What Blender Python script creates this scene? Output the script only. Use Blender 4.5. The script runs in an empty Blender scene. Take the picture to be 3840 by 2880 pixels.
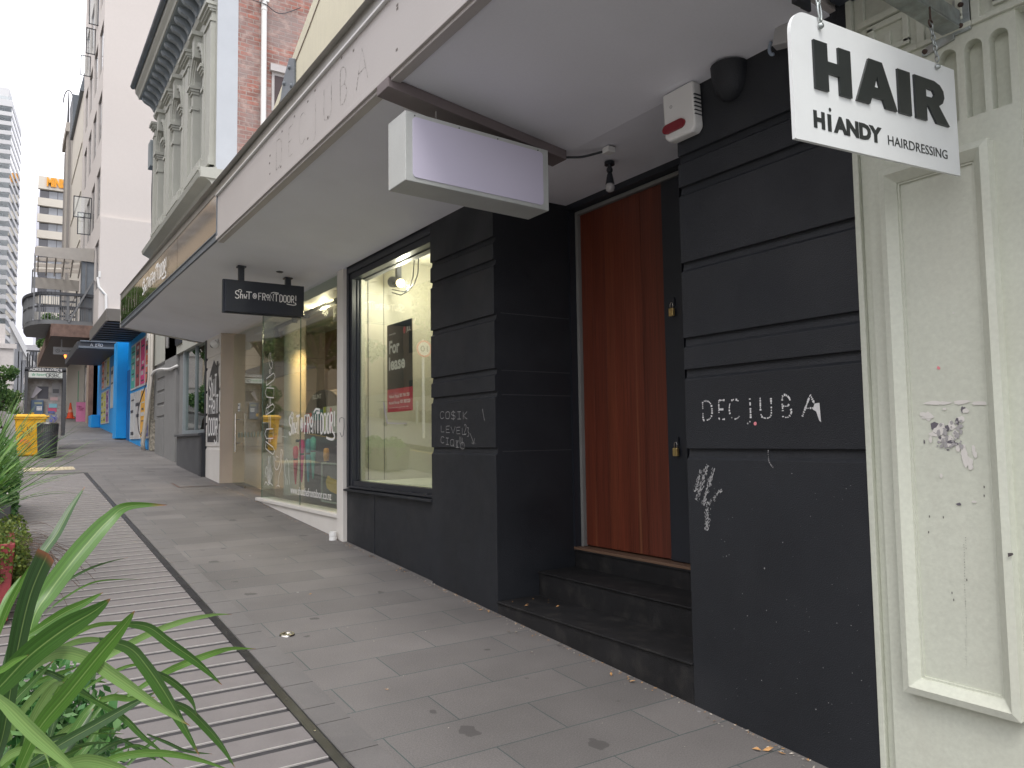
import bpy, bmesh, math, random
import numpy as np
from mathutils import Vector, Matrix
random.seed(7)
SC = bpy.context.scene
COL = SC.collection
PI = math.pi
R_ = math.radians
V = Vector

# ------------------------------------------------------------ camera
# world: +Y runs up the street along the shop fronts, +X towards the shops, Z up, camera at the origin
yaw, pit, rol = R_(33.42), R_(4.0), R_(-0.85)
fw = V((math.sin(yaw)*math.cos(pit), math.cos(yaw)*math.cos(pit), math.sin(pit)))
r0 = V((math.cos(yaw), -math.sin(yaw), 0)); u0 = r0.cross(fw)
rt = math.cos(rol)*r0 + math.sin(rol)*u0
up = -math.sin(rol)*r0 + math.cos(rol)*u0
cam = bpy.data.cameras.new('camera'); camo = bpy.data.objects.new('camera', cam); COL.objects.link(camo)
m = Matrix((rt, up, -fw)).transposed().to_4x4(); camo.matrix_world = m
cam.lens = 27.0; cam.sensor_width = 36.0; cam.clip_start = 0.05; cam.clip_end = 3000
SC.camera = camo

# ------------------------------------------------------------ world, sun, exposure
SUN_EL, SUN_ROT = 58, 215
world = bpy.data.worlds.new('World'); SC.world = world; world.use_nodes = True
nt = world.node_tree; N = nt.nodes; Lk = nt.links
bg = N['Background']; bg.inputs['Strength'].default_value = 0.1
sky = N.new('ShaderNodeTexSky'); sky.sky_type = 'NISHITA'; sky.sun_disc = False
sky.sun_elevation = R_(SUN_EL); sky.sun_rotation = R_(SUN_ROT)
tc = N.new('ShaderNodeTexCoord')
mp = N.new('ShaderNodeMapping'); mp.inputs['Scale'].default_value = (1, 1, 2.2); mp.inputs['Location'].default_value = (0.35, 0.1, 0.2)
nz = N.new('ShaderNodeTexNoise'); nz.inputs['Scale'].default_value = 2.6; nz.inputs['Detail'].default_value = 5; nz.inputs['Roughness'].default_value = .5
cr = N.new('ShaderNodeValToRGB')
cr.color_ramp.elements[0].position = .40; cr.color_ramp.elements[0].color = (.43, .43, .465, 1)
cr.color_ramp.elements[1].position = .60; cr.color_ramp.elements[1].color = (1, 1, 1, 1)
mul = N.new('ShaderNodeMix'); mul.data_type = 'RGBA'; mul.blend_type = 'MULTIPLY'; mul.inputs[0].default_value = 1
mul.inputs[7].default_value = (12.6, 12.4, 12.8, 1)
mx = N.new('ShaderNodeMix'); mx.data_type = 'RGBA'; mx.inputs[0].default_value = .93
Lk.new(tc.outputs['Generated'], mp.inputs[0]); Lk.new(mp.outputs[0], nz.inputs['Vector']); Lk.new(nz.outputs['Fac'], cr.inputs[0])
Lk.new(cr.outputs[0], mul.inputs[6]); Lk.new(sky.outputs[0], mx.inputs[6]); Lk.new(mul.outputs[2], mx.inputs[7])
Lk.new(mx.outputs[2], bg.inputs['Color'])
sl = bpy.data.lights.new('sun', 'SUN'); sl.energy = 0.9; sl.angle = R_(25); sl.color = (1, .96, .9)
so = bpy.data.objects.new('sun', sl); COL.objects.link(so)
# light travels from azimuth given by the sky's rotation (measured from +Y clockwise)
saz = R_(SUN_ROT); sel = R_(SUN_EL)
sd = V((math.sin(saz)*math.cos(sel), math.cos(saz)*math.cos(sel), math.sin(sel)))
so.rotation_euler = sd.to_track_quat('Z', 'Y').to_euler()
SC.view_settings.view_transform = 'Standard'; SC.view_settings.look = 'None'
SC.view_settings.exposure = 1.02; SC.view_settings.gamma = 1
SC.render.engine = 'CYCLES'
SC.cycles.max_bounces = 8; SC.cycles.transparent_max_bounces = 16

# ------------------------------------------------------------ measured-point helpers
F = 2880.0
def ray(p): return rt*(p[0]-1920) + up*(1440-p[1]) + fw*F
def onx(p, x): d = ray(p); return d*(x/d.x)          # where a sight line meets the wall plane x
def at(p, dist): d = ray(p); return d*(dist/F)       # a point at a forward distance
SL = .0665
def gz(y): return -1.58 + SL*min(y, 110)
def zm(x0, y0, s): return lambda x, y: (x0+x/s, y0+y/s)

# ------------------------------------------------------------ object helpers
WL = {}
def empty(name, loc, label, cat, group=None):
    o = bpy.data.objects.new(name, None); COL.objects.link(o); o.location = loc; o.empty_display_size = .2
    o['label'] = label; o['category'] = cat
    if group: o['group'] = group
    WL[o.name] = V(loc); return o
def tag(o, label=None, cat=None, group=None, kind=None):
    if label: o['label'] = label
    if cat: o['category'] = cat
    if group: o['group'] = group
    if kind: o['kind'] = kind
    return o
def struct(o): o['kind'] = 'structure'; return o
def copy_tree(o, parent=None):
    c = o.copy(); COL.objects.link(c)
    if parent: c.parent = parent
    for ch in list(o.children): copy_tree(ch, c)
    return c

class MB:
    def __init__(s): s.v = []; s.f = []; s.m = []
    def add(s, vs, fs, mi=0):
        b = len(s.v); s.v += [tuple(v) for v in vs]; s.f += [tuple(b+i for i in f) for f in fs]; s.m += [mi]*len(fs); return s
    def box(s, x0, x1, y0, y1, z0, z1, mi=0):
        vs = [(x, y, z) for x in (x0, x1) for y in (y0, y1) for z in (z0, z1)]
        return s.add(vs, [(0,1,3,2),(4,6,7,5),(0,4,5,1),(2,3,7,6),(0,2,6,4),(1,5,7,3)], mi)
    def obox(s, c, X, Y, Z, mi=0):          # oriented box: centre + half vectors
        c, X, Y, Z = V(c), V(X), V(Y), V(Z)
        vs = [c+a*X+b*Y+d*Z for a in (-1,1) for b in (-1,1) for d in (-1,1)]
        return s.add(vs, [(0,1,3,2),(4,6,7,5),(0,4,5,1),(2,3,7,6),(0,2,6,4),(1,5,7,3)], mi)
    def bar(s, a, b, w, h=None, mi=0):
        a, b = V(a), V(b); h = h or w; d = (b-a); L = d.length; d.normalize()
        t = V((0,0,1)) if abs(d.z) < .95 else V((1,0,0))
        X = d.cross(t).normalized(); Z = X.cross(d).normalized()
        return s.obox((a+b)/2, X*w/2, d*L/2, Z*h/2, mi)
    def prism(s, poly, O, A, B, C, mi=0):   # polygon (a,b) in plane O+aA+bB, extruded by vector C
        O, A, B, C = V(O), V(A), V(B), V(C); n = len(poly)
        vs = [O+a*A+b*B for a, b in poly] + [O+a*A+b*B+C for a, b in poly]
        fs = [tuple(range(n)), tuple(range(2*n-1, n-1, -1))] + [(i, (i+1) % n+0, (i+1) % n+n, i+n) for i in range(n)]
        return s.add(vs, fs, mi)
    def cyl(s, a, b, ra, rb=None, n=16, mi=0, cap=True):
        a, b = V(a), V(b); rb = ra if rb is None else rb; d = (b-a).normalized()
        t = V((0,0,1)) if abs(d.z) < .95 else V((1,0,0)); X = d.cross(t).normalized(); Y = d.cross(X)
        vs = [a+ra*(X*math.cos(2*PI*i/n)+Y*math.sin(2*PI*i/n)) for i in range(n)] + [b+rb*(X*math.cos(2*PI*i/n)+Y*math.sin(2*PI*i/n)) for i in range(n)]
        fs = [(i, (i+1) % n, (i+1) % n+n, i+n) for i in range(n)]
        if cap: fs += [tuple(range(n-1, -1, -1)), tuple(range(n, 2*n))]
        return s.add(vs, fs, mi)
    def lathe(s, c, prof, n=24, mi=0, ax=(0,0,1)):
        c = V(c); ax = V(ax).normalized(); t = V((1,0,0)) if abs(ax.x) < .9 else V((0,1,0)); X = ax.cross(t).normalized(); Y = ax.cross(X)
        vs = []; fs = []
        for r, h in prof:
            vs += [c+ax*h+r*(X*math.cos(2*PI*i/n)+Y*math.sin(2*PI*i/n)) for i in range(n)]
        for k in range(len(prof)-1):
            fs += [(k*n+i, k*n+(i+1) % n, (k+1)*n+(i+1) % n, (k+1)*n+i) for i in range(n)]
        return s.add(vs, fs, mi)
    def tube(s, pts, r, n=8, mi=0, rads=None):
        pts = [V(p) for p in pts]; k = len(pts); vs = []; fs = []
        pv = None
        for i, p in enumerate(pts):
            d = (pts[min(i+1, k-1)]-pts[max(i-1, 0)]).normalized()
            if pv is None:
                t = V((0,0,1)) if abs(d.z) < .9 else V((1,0,0)); X = d.cross(t).normalized()
            else: X = (pv - d*pv.dot(d)).normalized()
            pv = X; Y = d.cross(X); rr = rads[i] if rads else r
            vs += [p+rr*(X*math.cos(2*PI*j/n)+Y*math.sin(2*PI*j/n)) for j in range(n)]
        for i in range(k-1):
            fs += [(i*n+j, i*n+(j+1) % n, (i+1)*n+(j+1) % n, (i+1)*n+j) for j in range(n)]
        fs += [tuple(range(n-1, -1, -1)), tuple(range((k-1)*n, k*n))]
        return s.add(vs, fs, mi)
    def quad(s, a, b, c, d, mi=0): return s.add([a, b, c, d], [(0,1,2,3)], mi)
    def mesh(s, me, f, mi=0):               # a template mesh through a map function
        return s.add([f(v) for v in me[0]], me[1], mi)
    def build(s, name, mats, parent=None, smooth=False, bevel=0, normals=True):
        off = V((0,0,0)); p = parent
        if parent is not None: off = WL[parent.name]
        me = bpy.data.meshes.new(name)
        me.from_pydata([tuple(V(v)-off) for v in s.v], [], s.f)
        for mm in (mats if isinstance(mats, (list, tuple)) else [mats]): me.materials.append(mm)
        for i, pl in enumerate(me.polygons): pl.material_index = s.m[i]
        if normals:
            bm = bmesh.new(); bm.from_mesh(me); bmesh.ops.recalc_face_normals(bm, faces=bm.faces); bm.to_mesh(me); bm.free()
        if smooth:
            for pl in me.polygons: pl.use_smooth = True
            if smooth == 'auto':
                me.set_sharp_from_angle(angle=R_(35))
        o = bpy.data.objects.new(name, me); COL.objects.link(o)
        if parent is not None: o.parent = parent; WL[o.name] = off
        else: WL[o.name] = V((0,0,0))
        if bevel:
            b = o.modifiers.new('bevel', 'BEVEL'); b.width = bevel; b.segments = 2; b.limit_method = 'ANGLE'; b.angle_limit = R_(40)
        return o

def spline_mesh(loops, ext=0.0):            # filled outlines with holes -> (verts, faces) in local x,y (z = thickness, front at z=ext)
    cu = bpy.data.curves.new('outline', 'CURVE'); cu.dimensions = '2D'; cu.fill_mode = 'BOTH'; cu.extrude = ext/2
    for lp in loops:
        sp = cu.splines.new('POLY'); sp.points.add(len(lp)-1)
        for i, (a, b) in enumerate(lp): sp.points[i].co = (a, b, 0, 1)
        sp.use_cyclic_u = True
    o = bpy.data.objects.new('outline', cu); me = bpy.data.meshes.new_from_object(o)
    r = ([tuple(v.co) for v in me.vertices], [tuple(p.vertices) for p in me.polygons])
    bpy.data.objects.remove(o); bpy.data.meshes.remove(me); bpy.data.curves.remove(cu)
    return r
def text_mesh(txt, w, h, ext=.002, bold=0, align='L', space=1.0):
    cu = bpy.data.curves.new('text', 'FONT'); cu.body = txt; cu.size = 1; cu.extrude = .001; cu.offset = bold; cu.resolution_u = 3
    cu.space_character = space; cu.fill_mode = 'BOTH'
    o = bpy.data.objects.new('text', cu); me = bpy.data.meshes.new_from_object(o)
    vs = [tuple(v.co) for v in me.vertices]; fs = [tuple(p.vertices) for p in me.polygons]
    bpy.data.objects.remove(o); bpy.data.meshes.remove(me); bpy.data.curves.remove(cu)
    x0 = min(v[0] for v in vs); x1 = max(v[0] for v in vs); y0 = min(v[1] for v in vs); y1 = max(v[1] for v in vs)
    return ([((v[0]-x0)/(x1-x0)*w, (v[1]-y0)/(y1-y0)*h, (v[2]/.001)*ext/2) for v in vs], fs)
def frame(O, Rv, Uv=(0,0,1)):
    O, Rv, Uv = V(O), V(Rv).normalized(), V(Uv).normalized(); Nv = Rv.cross(Uv)
    return lambda p: O + Rv*p[0] + Uv*p[1] + Nv*(p[2] if len(p) > 2 else 0)
STREET = (0,-1,0)   # reading direction of anything on the shop fronts (seen from the street)
NEAR = (1,0,0)      # reading direction of anything facing back down the street (towards the camera)

# stroke lettering for hand-drawn writing (unit box letters)
STK = {
'S':[[(.9,.85),(.6,1),(.25,.95),(.1,.75),(.3,.55),(.7,.45),(.9,.25),(.7,.03),(.3,0),(.05,.15)]],
'h':[[(.1,1.1),(.1,0)],[(.1,.5),(.4,.68),(.75,.6),(.8,0)]], 'U':[[(.1,1),(.1,.2),(.3,0),(.7,0),(.9,.2),(.9,1)]],
'u':[[(.1,.7),(.12,.3),(.4,.22),(.8,.32),(.82,.7)],[(.1,.05),(.85,.05)]],
'T':[[(0,1),(1,1)],[(.5,1),(.5,0)]], 'F':[[(.15,0),(.15,1),(.95,1)],[(.15,.55),(.75,.55)]], 'R':[[(.12,0),(.12,1)],[(.12,1),(.6,1),(.86,.88),(.86,.62),(.6,.5),(.12,.5)],[(.5,.5),(.92,0)]],
'o':[[(.5,.95),(.15,.8),(.15,.5),(.5,.35),(.85,.5),(.85,.8),(.5,.95)],[(.3,.08),(.7,.08)]],
'O':[[(.5,1),(.15,.88),(.08,.5),(.15,.12),(.5,0),(.85,.12),(.92,.5),(.85,.88),(.5,1)]],
'N':[[(.1,0),(.1,1),(.9,0),(.9,1)]], 'D':[[(.12,0),(.12,1)],[(.12,1),(.55,1),(.9,.78),(.9,.22),(.55,0),(.12,0)]], '!':[[(.5,1),(.5,.3)],[(.5,.06),(.5,0)]],
'C':[[(.9,.85),(.6,1),(.25,.92),(.08,.5),(.25,.08),(.6,0),(.9,.15)]], 'E':[[(.9,1),(.12,1),(.12,0),(.9,0)],[(.12,.52),(.75,.52)]],
'L':[[(.12,1),(.12,0),(.85,0)]], 'V':[[(0,1),(.5,0),(1,1)]], 'I':[[(.15,1),(.85,1)],[(.5,1),(.5,0)],[(.15,0),(.85,0)]], 'K':[[(.12,0),(.12,1)],[(.9,1),(.12,.45),(.9,0)]],
'$':[[(.9,.85),(.6,1),(.25,.95),(.1,.75),(.3,.55),(.7,.45),(.9,.25),(.7,.03),(.3,0),(.05,.15)],[(.5,1.2),(.5,-.2)]],
'Q':[[(.5,1),(.15,.88),(.08,.5),(.15,.12),(.5,0),(.85,.12),(.92,.5),(.85,.88),(.5,1)],[(.6,.3),(.95,-.15)]],
'J':[[(.75,1),(.75,.0),(.55,-.22),(.35,-.25)]], 'B':[[(.12,0),(.12,1),(.6,1),(.8,.78),(.6,.54),(.12,.54)],[(.6,.54),(.9,.28),(.6,0),(.12,0)]], 'A':[[(0,0),(.5,1),(1,0)],[(.2,.38),(.8,.38)]],
'2':[[(.1,.8),(.4,1),(.85,.85),(.8,.6),(.1,0),(.95,0)]], '3':[[(.1,.95),(.8,.95),(.45,.6),(.9,.35),(.6,0),(.1,.05)]], 'M':[[(.05,0),(.1,1),(.5,.3),(.9,1),(.95,0)]],
'W':[[(0,1),(.25,0),(.5,.8),(.75,0),(1,1)]],'Y':[[(0,1),(.5,.5),(1,1)],[(.5,.5),(.4,0)]],'P':[[(.12,0),(.12,1),(.7,1),(.85,.7),(.6,.5),(.12,.5)]],'*':[[(.2,.2),(.8,.8)],[(.8,.2),(.2,.8)],[(.5,0),(.5,1)]],
'X':[[(0,0),(1,1)],[(0,1),(1,0)]],'r':[[(.1,0),(.1,.7)],[(.1,.5),(.5,.72)]],
}
def smooth_path(pts, n=4):
    if len(pts) < 3: return pts
    out = []
    P = [pts[0]]+list(pts)+[pts[-1]]
    for i in range(1, len(P)-2):
        p0, p1, p2, p3 = P[i-1:i+3]
        for k in range(n):
            t = k/n
            out.append(tuple(.5*((2*p1[j])+(-p0[j]+p2[j])*t+(2*p0[j]-5*p1[j]+4*p2[j]-p3[j])*t*t+(-p0[j]+3*p1[j]-3*p2[j]+p3[j])*t**3) for j in range(len(p1))))
    out.append(tuple(pts[-1])); return out
def stroke(mb, pts, w, fr, thick=.002, mi=0, taper=False):
    n = len(pts)
    if n < 2: return
    L = []; Rr = []
    for i, p in enumerate(pts):
        a = pts[max(i-1, 0)]; b = pts[min(i+1, n-1)]; dx, dy = b[0]-a[0], b[1]-a[1]; d = math.hypot(dx, dy) or 1
        ww = w/2*(1 if not taper else (.35+.65*math.sin(PI*(i+.5)/n)))
        L.append((p[0]-dy/d*ww, p[1]+dx/d*ww)); Rr.append((p[0]+dy/d*ww, p[1]-dx/d*ww))
    vs = [fr((a[0], a[1], thick)) for a in L] + [fr((a[0], a[1], thick)) for a in Rr]
    mb.add(vs, [(i, i+1, n+i+1, n+i) for i in range(n-1)], mi)
def write(mb, items, fr, w, thick=.002, mi=0, dash=None, jitter=0, rnd=None, sm=True, keep=.62):
    # items: (char, x, y, width, height)
    k = 0
    for ch, x, y, cw, h in items:
        for s in STK.get(ch, []):
            pts = [(x+a*cw, y+b*h) for a, b in s]
            if sm and ch in 'SChuoOUDRBJ$Q23P': pts = smooth_path(pts, 3)
            if jitter: pts = [(a+rnd.uniform(-1, 1)*jitter, b+rnd.uniform(-1, 1)*jitter) for a, b in pts]
            if dash:
                dense = []
                for i in range(len(pts)-1):
                    d = math.hypot(pts[i+1][0]-pts[i][0], pts[i+1][1]-pts[i][1]); q = max(1, int(d/dash))
                    for j in range(q):
                        if rnd.random() < keep:
                            t0, t1 = j/q, (j+rnd.uniform(.4, .95))/q
                            A = tuple(pts[i][c]+(pts[i+1][c]-pts[i][c])*t0 for c in (0,1)); B = tuple(pts[i][c]+(pts[i+1][c]-pts[i][c])*t1 for c in (0,1))
                            stroke(mb, [A, B], w*rnd.uniform(.5, 1.3), fr, thick, mi)
            else: stroke(mb, pts, w, fr, thick+.0002*(k % 5), mi)
            k += 1
def shopname(mb, W, H, fr, lw, thick=.003, mi=0):   # the hand-drawn "Shut the Front Door!" line in a W x H box
    S = [('S',0,0,.07,.95),('h',.08,0,.05,.8),('u',.137,.08,.055,.75),('T',.175,0,.09,.92),
         ('F',.365,0,.055,.9),('R',.43,0,.055,.9),('o',.497,.06,.05,.78),('N',.548,0,.07,.92),('T',.625,0,.07,.98),
         ('D',.71,0,.055,.9),('O',.775,0,.055,.9),('O',.84,0,.055,.9),('R',.905,-.02,.052,.92),('!',.97,-.02,.03,1)]
    write(mb, [(c, x*W, y*H, w*W, h*H) for c, x, y, w, h in S], fr, lw, thick, mi)
    e = [(.31*W+.028*W*math.cos(2*PI*i/16), .47*H+.33*H*math.sin(2*PI*i/16)) for i in range(17)]
    stroke(mb, e, lw*.8, fr, thick+.0004, mi)
    write(mb, [('T',.292*W,.28*H,.012*W,.38*H),('h',.305*W,.28*H,.012*W,.38*H),('E',.32*W,.28*H,.012*W,.38*H)], fr, lw*.45, thick+.0004, mi)
    stroke(mb, smooth_path([(.965*W,.02*H),(.99*W,-.18*H),(.95*W,-.3*H),(.88*W,-.27*H),(.83*W,-.2*H)], 4), lw*.9, fr, thick+.0006, mi)
    stroke(mb, smooth_path([(.57*W,1.0*H),(.62*W,1.16*H),(.70*W,1.1*H)], 4), lw*.9, fr, thick+.0006, mi)
    stroke(mb, smooth_path([(.05*W,1.0*H),(.07*W,1.13*H),(.1*W,1.05*H),(.1*W,.8*H)], 4), lw*.8, fr, thick+.0006, mi)

# ------------------------------------------------------------ materials
MATS = {}
def ramp(n, stops):
    r = n.new('ShaderNodeValToRGB')
    while len(r.color_ramp.elements) < len(stops): r.color_ramp.elements.new(.5)
    for e, (p, c) in zip(r.color_ramp.elements, stops):
        e.position = p; e.color = (c[0], c[1], c[2], 1) if hasattr(c, '__len__') else (c, c, c, 1)
    return r
def mat(name, col, rough=.6, var=.12, scale=3, grain=.06, gscale=90, bump=.0, bscale=120, metal=0, spec=.5, dirt=0, dcol=None, dscale=1.5, emit=None, es=1, streak=0):
    m = bpy.data.materials.new(name); m.use_nodes = True; n = m.node_tree.nodes; l = m.node_tree.links
    b = n['Principled BSDF']; b.inputs['Roughness'].default_value = rough; b.inputs['Metallic'].default_value = metal
    b.inputs['Specular IOR Level'].default_value = spec
    g = n.new('ShaderNodeNewGeometry')
    def noise(s, det=4, stretch=None):
        t = n.new('ShaderNodeTexNoise'); t.inputs['Scale'].default_value = s; t.inputs['Detail'].default_value = det
        if stretch:
            mp = n.new('ShaderNodeMapping'); mp.inputs['Scale'].default_value = stretch; l.new(g.outputs['Position'], mp.inputs[0]); l.new(mp.outputs[0], t.inputs['Vector'])
        else: l.new(g.outputs['Position'], t.inputs['Vector'])
        return t
    def mix(a, bb, fac, mode='MIX'):
        x = n.new('ShaderNodeMix'); x.data_type = 'RGBA'; x.blend_type = mode
        for i, q in ((0, fac), (6, a), (7, bb)):
            if hasattr(q, 'links') or hasattr(q, 'is_linked'): l.new(q, x.inputs[i])
            elif i == 0: x.inputs[0].default_value = q
            else: x.inputs[i].default_value = (q[0], q[1], q[2], 1)
        return x.outputs[2]
    c = tuple(col)
    lo = tuple(x*(1-var) for x in c); hi = tuple(min(1, x*(1+var)) for x in c)
    t1 = noise(scale); rp = ramp(n, [(.3, lo), (.7, hi)]); l.new(t1.outputs['Fac'], rp.inputs[0]); out = rp.outputs[0]
    if grain:
        t2 = noise(gscale, 2); r2 = ramp(n, [(.25, 1-grain*1.6), (.75, 1+0*grain)]); l.new(t2.outputs['Fac'], r2.inputs[0]); out = mix(out, r2.outputs[0], 1.0, 'MULTIPLY')
    if dirt:
        t3 = noise(dscale, 8); r3 = ramp(n, [(.5, 0), (.72, dirt)]); l.new(t3.outputs['Fac'], r3.inputs[0])
        out = mix(out, dcol or tuple(x*.4 for x in c), r3.outputs[0])
    if streak:
        t4 = noise(6, 5, (6, 6, .35)); r4 = ramp(n, [(.5, 0), (.75, streak)]); l.new(t4.outputs['Fac'], r4.inputs[0])
        out = mix(out, dcol or tuple(x*.45 for x in c), r4.outputs[0])
    l.new(out, b.inputs['Base Color'])
    if bump:
        t5 = noise(bscale, 3); bp = n.new('ShaderNodeBump'); bp.inputs['Strength'].default_value = bump; bp.inputs['Distance'].default_value = .01
        l.new(t5.outputs['Fac'], bp.inputs['Height']); l.new(bp.outputs[0], b.inputs['Normal'])
    if emit: b.inputs['Emission Color'].default_value = (*emit, 1); b.inputs['Emission Strength'].default_value = es
    MATS[name] = m; return m
def glass(name, tint=(.9, .95, .92), base=.045, rough=0.0, gain=1.0, gcol=(1,1,1)):
    m = bpy.data.materials.new(name); m.use_nodes = True; n = m.node_tree.nodes; l = m.node_tree.links; n.remove(n['Principled BSDF'])
    tr = n.new('ShaderNodeBsdfTransparent'); tr.inputs[0].default_value = (*tint, 1)
    gl = n.new('ShaderNodeBsdfGlossy'); gl.inputs['Roughness'].default_value = rough; gl.inputs['Color'].default_value = (*gcol, 1)
    lw = n.new('ShaderNodeLayerWeight'); lw.inputs[0].default_value = .5
    p = n.new('ShaderNodeMath'); p.operation = 'POWER'; p.inputs[1].default_value = 4.2; l.new(lw.outputs['Facing'], p.inputs[0])
    q = n.new('ShaderNodeMath'); q.operation = 'MULTIPLY_ADD'; q.inputs[1].default_value = gain; q.inputs[2].default_value = base; q.use_clamp = True; l.new(p.outputs[0], q.inputs[0])
    mx = n.new('ShaderNodeMixShader'); l.new(q.outputs[0], mx.inputs[0]); l.new(tr.outputs[0], mx.inputs[1]); l.new(gl.outputs[0], mx.inputs[2])
    l.new(mx.outputs[0], n['Material Output'].inputs[0]); return m
def brickmat(name, c1, c2, mortar, bw, rh, msize, axes='xy', rough=.75, stain=0, extra=None, offset=.5, bump=.3, squash=1):
    m = bpy.data.materials.new(name); m.use_nodes = True; n = m.node_tree.nodes; l = m.node_tree.links; b = n['Principled BSDF']; b.inputs['Roughness'].default_value = rough
    g = n.new('ShaderNodeNewGeometry'); sp = n.new('ShaderNodeSeparateXYZ'); cb = n.new('ShaderNodeCombineXYZ'); l.new(g.outputs['Position'], sp.inputs[0])
    ax = {'x': 0, 'y': 1, 'z': 2}; l.new(sp.outputs[ax[axes[0]]], cb.inputs[0]); l.new(sp.outputs[ax[axes[1]]], cb.inputs[1])
    if extra:
        ad = n.new('ShaderNodeVectorMath'); ad.operation = 'ADD'; ad.inputs[1].default_value = extra; l.new(cb.outputs[0], ad.inputs[0]); vec = ad.outputs[0]
    else: vec = cb.outputs[0]
    # slight wobble of the joints
    wn = n.new('ShaderNodeTexNoise'); wn.inputs['Scale'].default_value = 3; l.new(vec, wn.inputs['Vector'])
    wm = n.new('ShaderNodeVectorMath'); wm.operation = 'SCALE'; wm.inputs['Scale'].default_value = .012 if bw > .5 else .02; l.new(wn.outputs['Color'], wm.inputs[0])
    wa = n.new('ShaderNodeVectorMath'); wa.operation = 'ADD'; l.new(vec, wa.inputs[0]); l.new(wm.outputs[0], wa.inputs[1]); vec2 = wa.outputs[0]
    bt = n.new('ShaderNodeTexBrick'); bt.inputs['Scale'].default_value = 1; bt.inputs['Brick Width'].default_value = bw; bt.inputs['Row Height'].default_value = rh
    bt.inputs['Mortar Size'].default_value = msize; bt.inputs['Mortar Smooth'].default_value = .3; bt.inputs['Bias'].default_value = 0
    bt.offset = offset; bt.squash = squash
    bt.inputs['Color1'].default_value = (*c1, 1); bt.inputs['Color2'].default_value = (*c2, 1); bt.inputs['Mortar'].default_value = (*mortar, 1)
    l.new(vec2, bt.inputs['Vector'])
    out = bt.outputs['Color']
    def mixc(a, bb, fac, mode='MIX'):
        x = n.new('ShaderNodeMix'); x.data_type = 'RGBA'; x.blend_type = mode
        if isinstance(fac, (int, float)): x.inputs[0].default_value = fac
        else: l.new(fac, x.inputs[0])
        for i, q in ((6, a), (7, bb)):
            if isinstance(q, tuple): x.inputs[i].default_value = (*q, 1)
            else: l.new(q, x.inputs[i])
        return x.outputs[2]
    def nz(s, d=4):
        t = n.new('ShaderNodeTexNoise'); t.inputs['Scale'].default_value = s; t.inputs['Detail'].default_value = d; l.new(vec, t.inputs['Vector']); return t.outputs['Fac']
    r = ramp(n, [(.3, .78), (.7, 1.12)]); l.new(nz(1.1, 8), r.inputs[0]); out = mixc(out, r.outputs[0], 1.0, 'MULTIPLY')
    r = ramp(n, [(.3, .8), (.7, 1.15)]); l.new(nz(140, 2), r.inputs[0]); out = mixc(out, r.outputs[0], 1.0, 'MULTIPLY')
    if stain:
        vo = n.new('ShaderNodeTexVoronoi'); vo.inputs['Scale'].default_value = 4.4
        mp = n.new('ShaderNodeMapping'); mp.inputs['Scale'].default_value = (1, .8, 1); l.new(vec2, mp.inputs[0])
        wn2 = n.new('ShaderNodeTexNoise'); wn2.inputs['Scale'].default_value = 9; l.new(vec, wn2.inputs['Vector'])
        s2 = n.new('ShaderNodeVectorMath'); s2.operation = 'SCALE'; s2.inputs['Scale'].default_value = .12; l.new(wn2.outputs['Color'], s2.inputs[0])
        a2 = n.new('ShaderNodeVectorMath'); a2.operation = 'ADD'; l.new(mp.outputs[0], a2.inputs[0]); l.new(s2.outputs[0], a2.inputs[1]); l.new(a2.outputs[0], vo.inputs['Vector'])
        # blot size varies from cell to cell; most cells have none
        sc = n.new('ShaderNodeSeparateColor'); l.new(vo.outputs['Color'], sc.inputs[0])
        th = n.new('ShaderNodeMath'); th.operation = 'MULTIPLY_ADD'; th.inputs[1].default_value = .50; th.inputs[2].default_value = -.25; l.new(sc.outputs[0], th.inputs[0])
        df = n.new('ShaderNodeMath'); df.operation = 'SUBTRACT'; l.new(th.outputs[0], df.inputs[0]); l.new(vo.outputs['Distance'], df.inputs[1])
        rr = ramp(n, [(0.0, 0), (.03, stain)]); l.new(df.outputs[0], rr.inputs[0]); out = mixc(out, tuple(c*.35 for c in c1), rr.outputs[0])
        vo2 = n.new('ShaderNodeTexVoronoi'); vo2.inputs['Scale'].default_value = 5.3; l.new(vec2, vo2.inputs['Vector'])
        sc2 = n.new('ShaderNodeSeparateColor'); l.new(vo2.outputs['Color'], sc2.inputs[0])
        th2 = n.new('ShaderNodeMath'); th2.operation = 'MULTIPLY_ADD'; th2.inputs[1].default_value = .3; th2.inputs[2].default_value = -.225; l.new(sc2.outputs[1], th2.inputs[0])
        df2 = n.new('ShaderNodeMath'); df2.operation = 'SUBTRACT'; l.new(th2.outputs[0], df2.inputs[0]); l.new(vo2.outputs['Distance'], df2.inputs[1])
        rr2 = ramp(n, [(0.0, 0), (.015, .45)]); l.new(df2.outputs[0], rr2.inputs[0]); out = mixc(out, (.42, .42, .41), rr2.outputs[0])
    l.new(out, b.inputs['Base Color'])
    bp = n.new('ShaderNodeBump'); bp.inputs['Strength'].default_value = bump; bp.inputs['Distance'].default_value = .006
    iv = n.new('ShaderNodeMath'); iv.operation = 'MULTIPLY_ADD'; iv.inputs[1].default_value = -1; l.new(bt.outputs['Fac'], iv.inputs[0]); l.new(nz(160, 3), iv.inputs[2])
    l.new(iv.outputs[0], bp.inputs['Height']); l.new(bp.outputs[0], b.inputs['Normal'])
    MATS[name] = m; return m, mixc, nz, out, b, l, n
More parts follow.
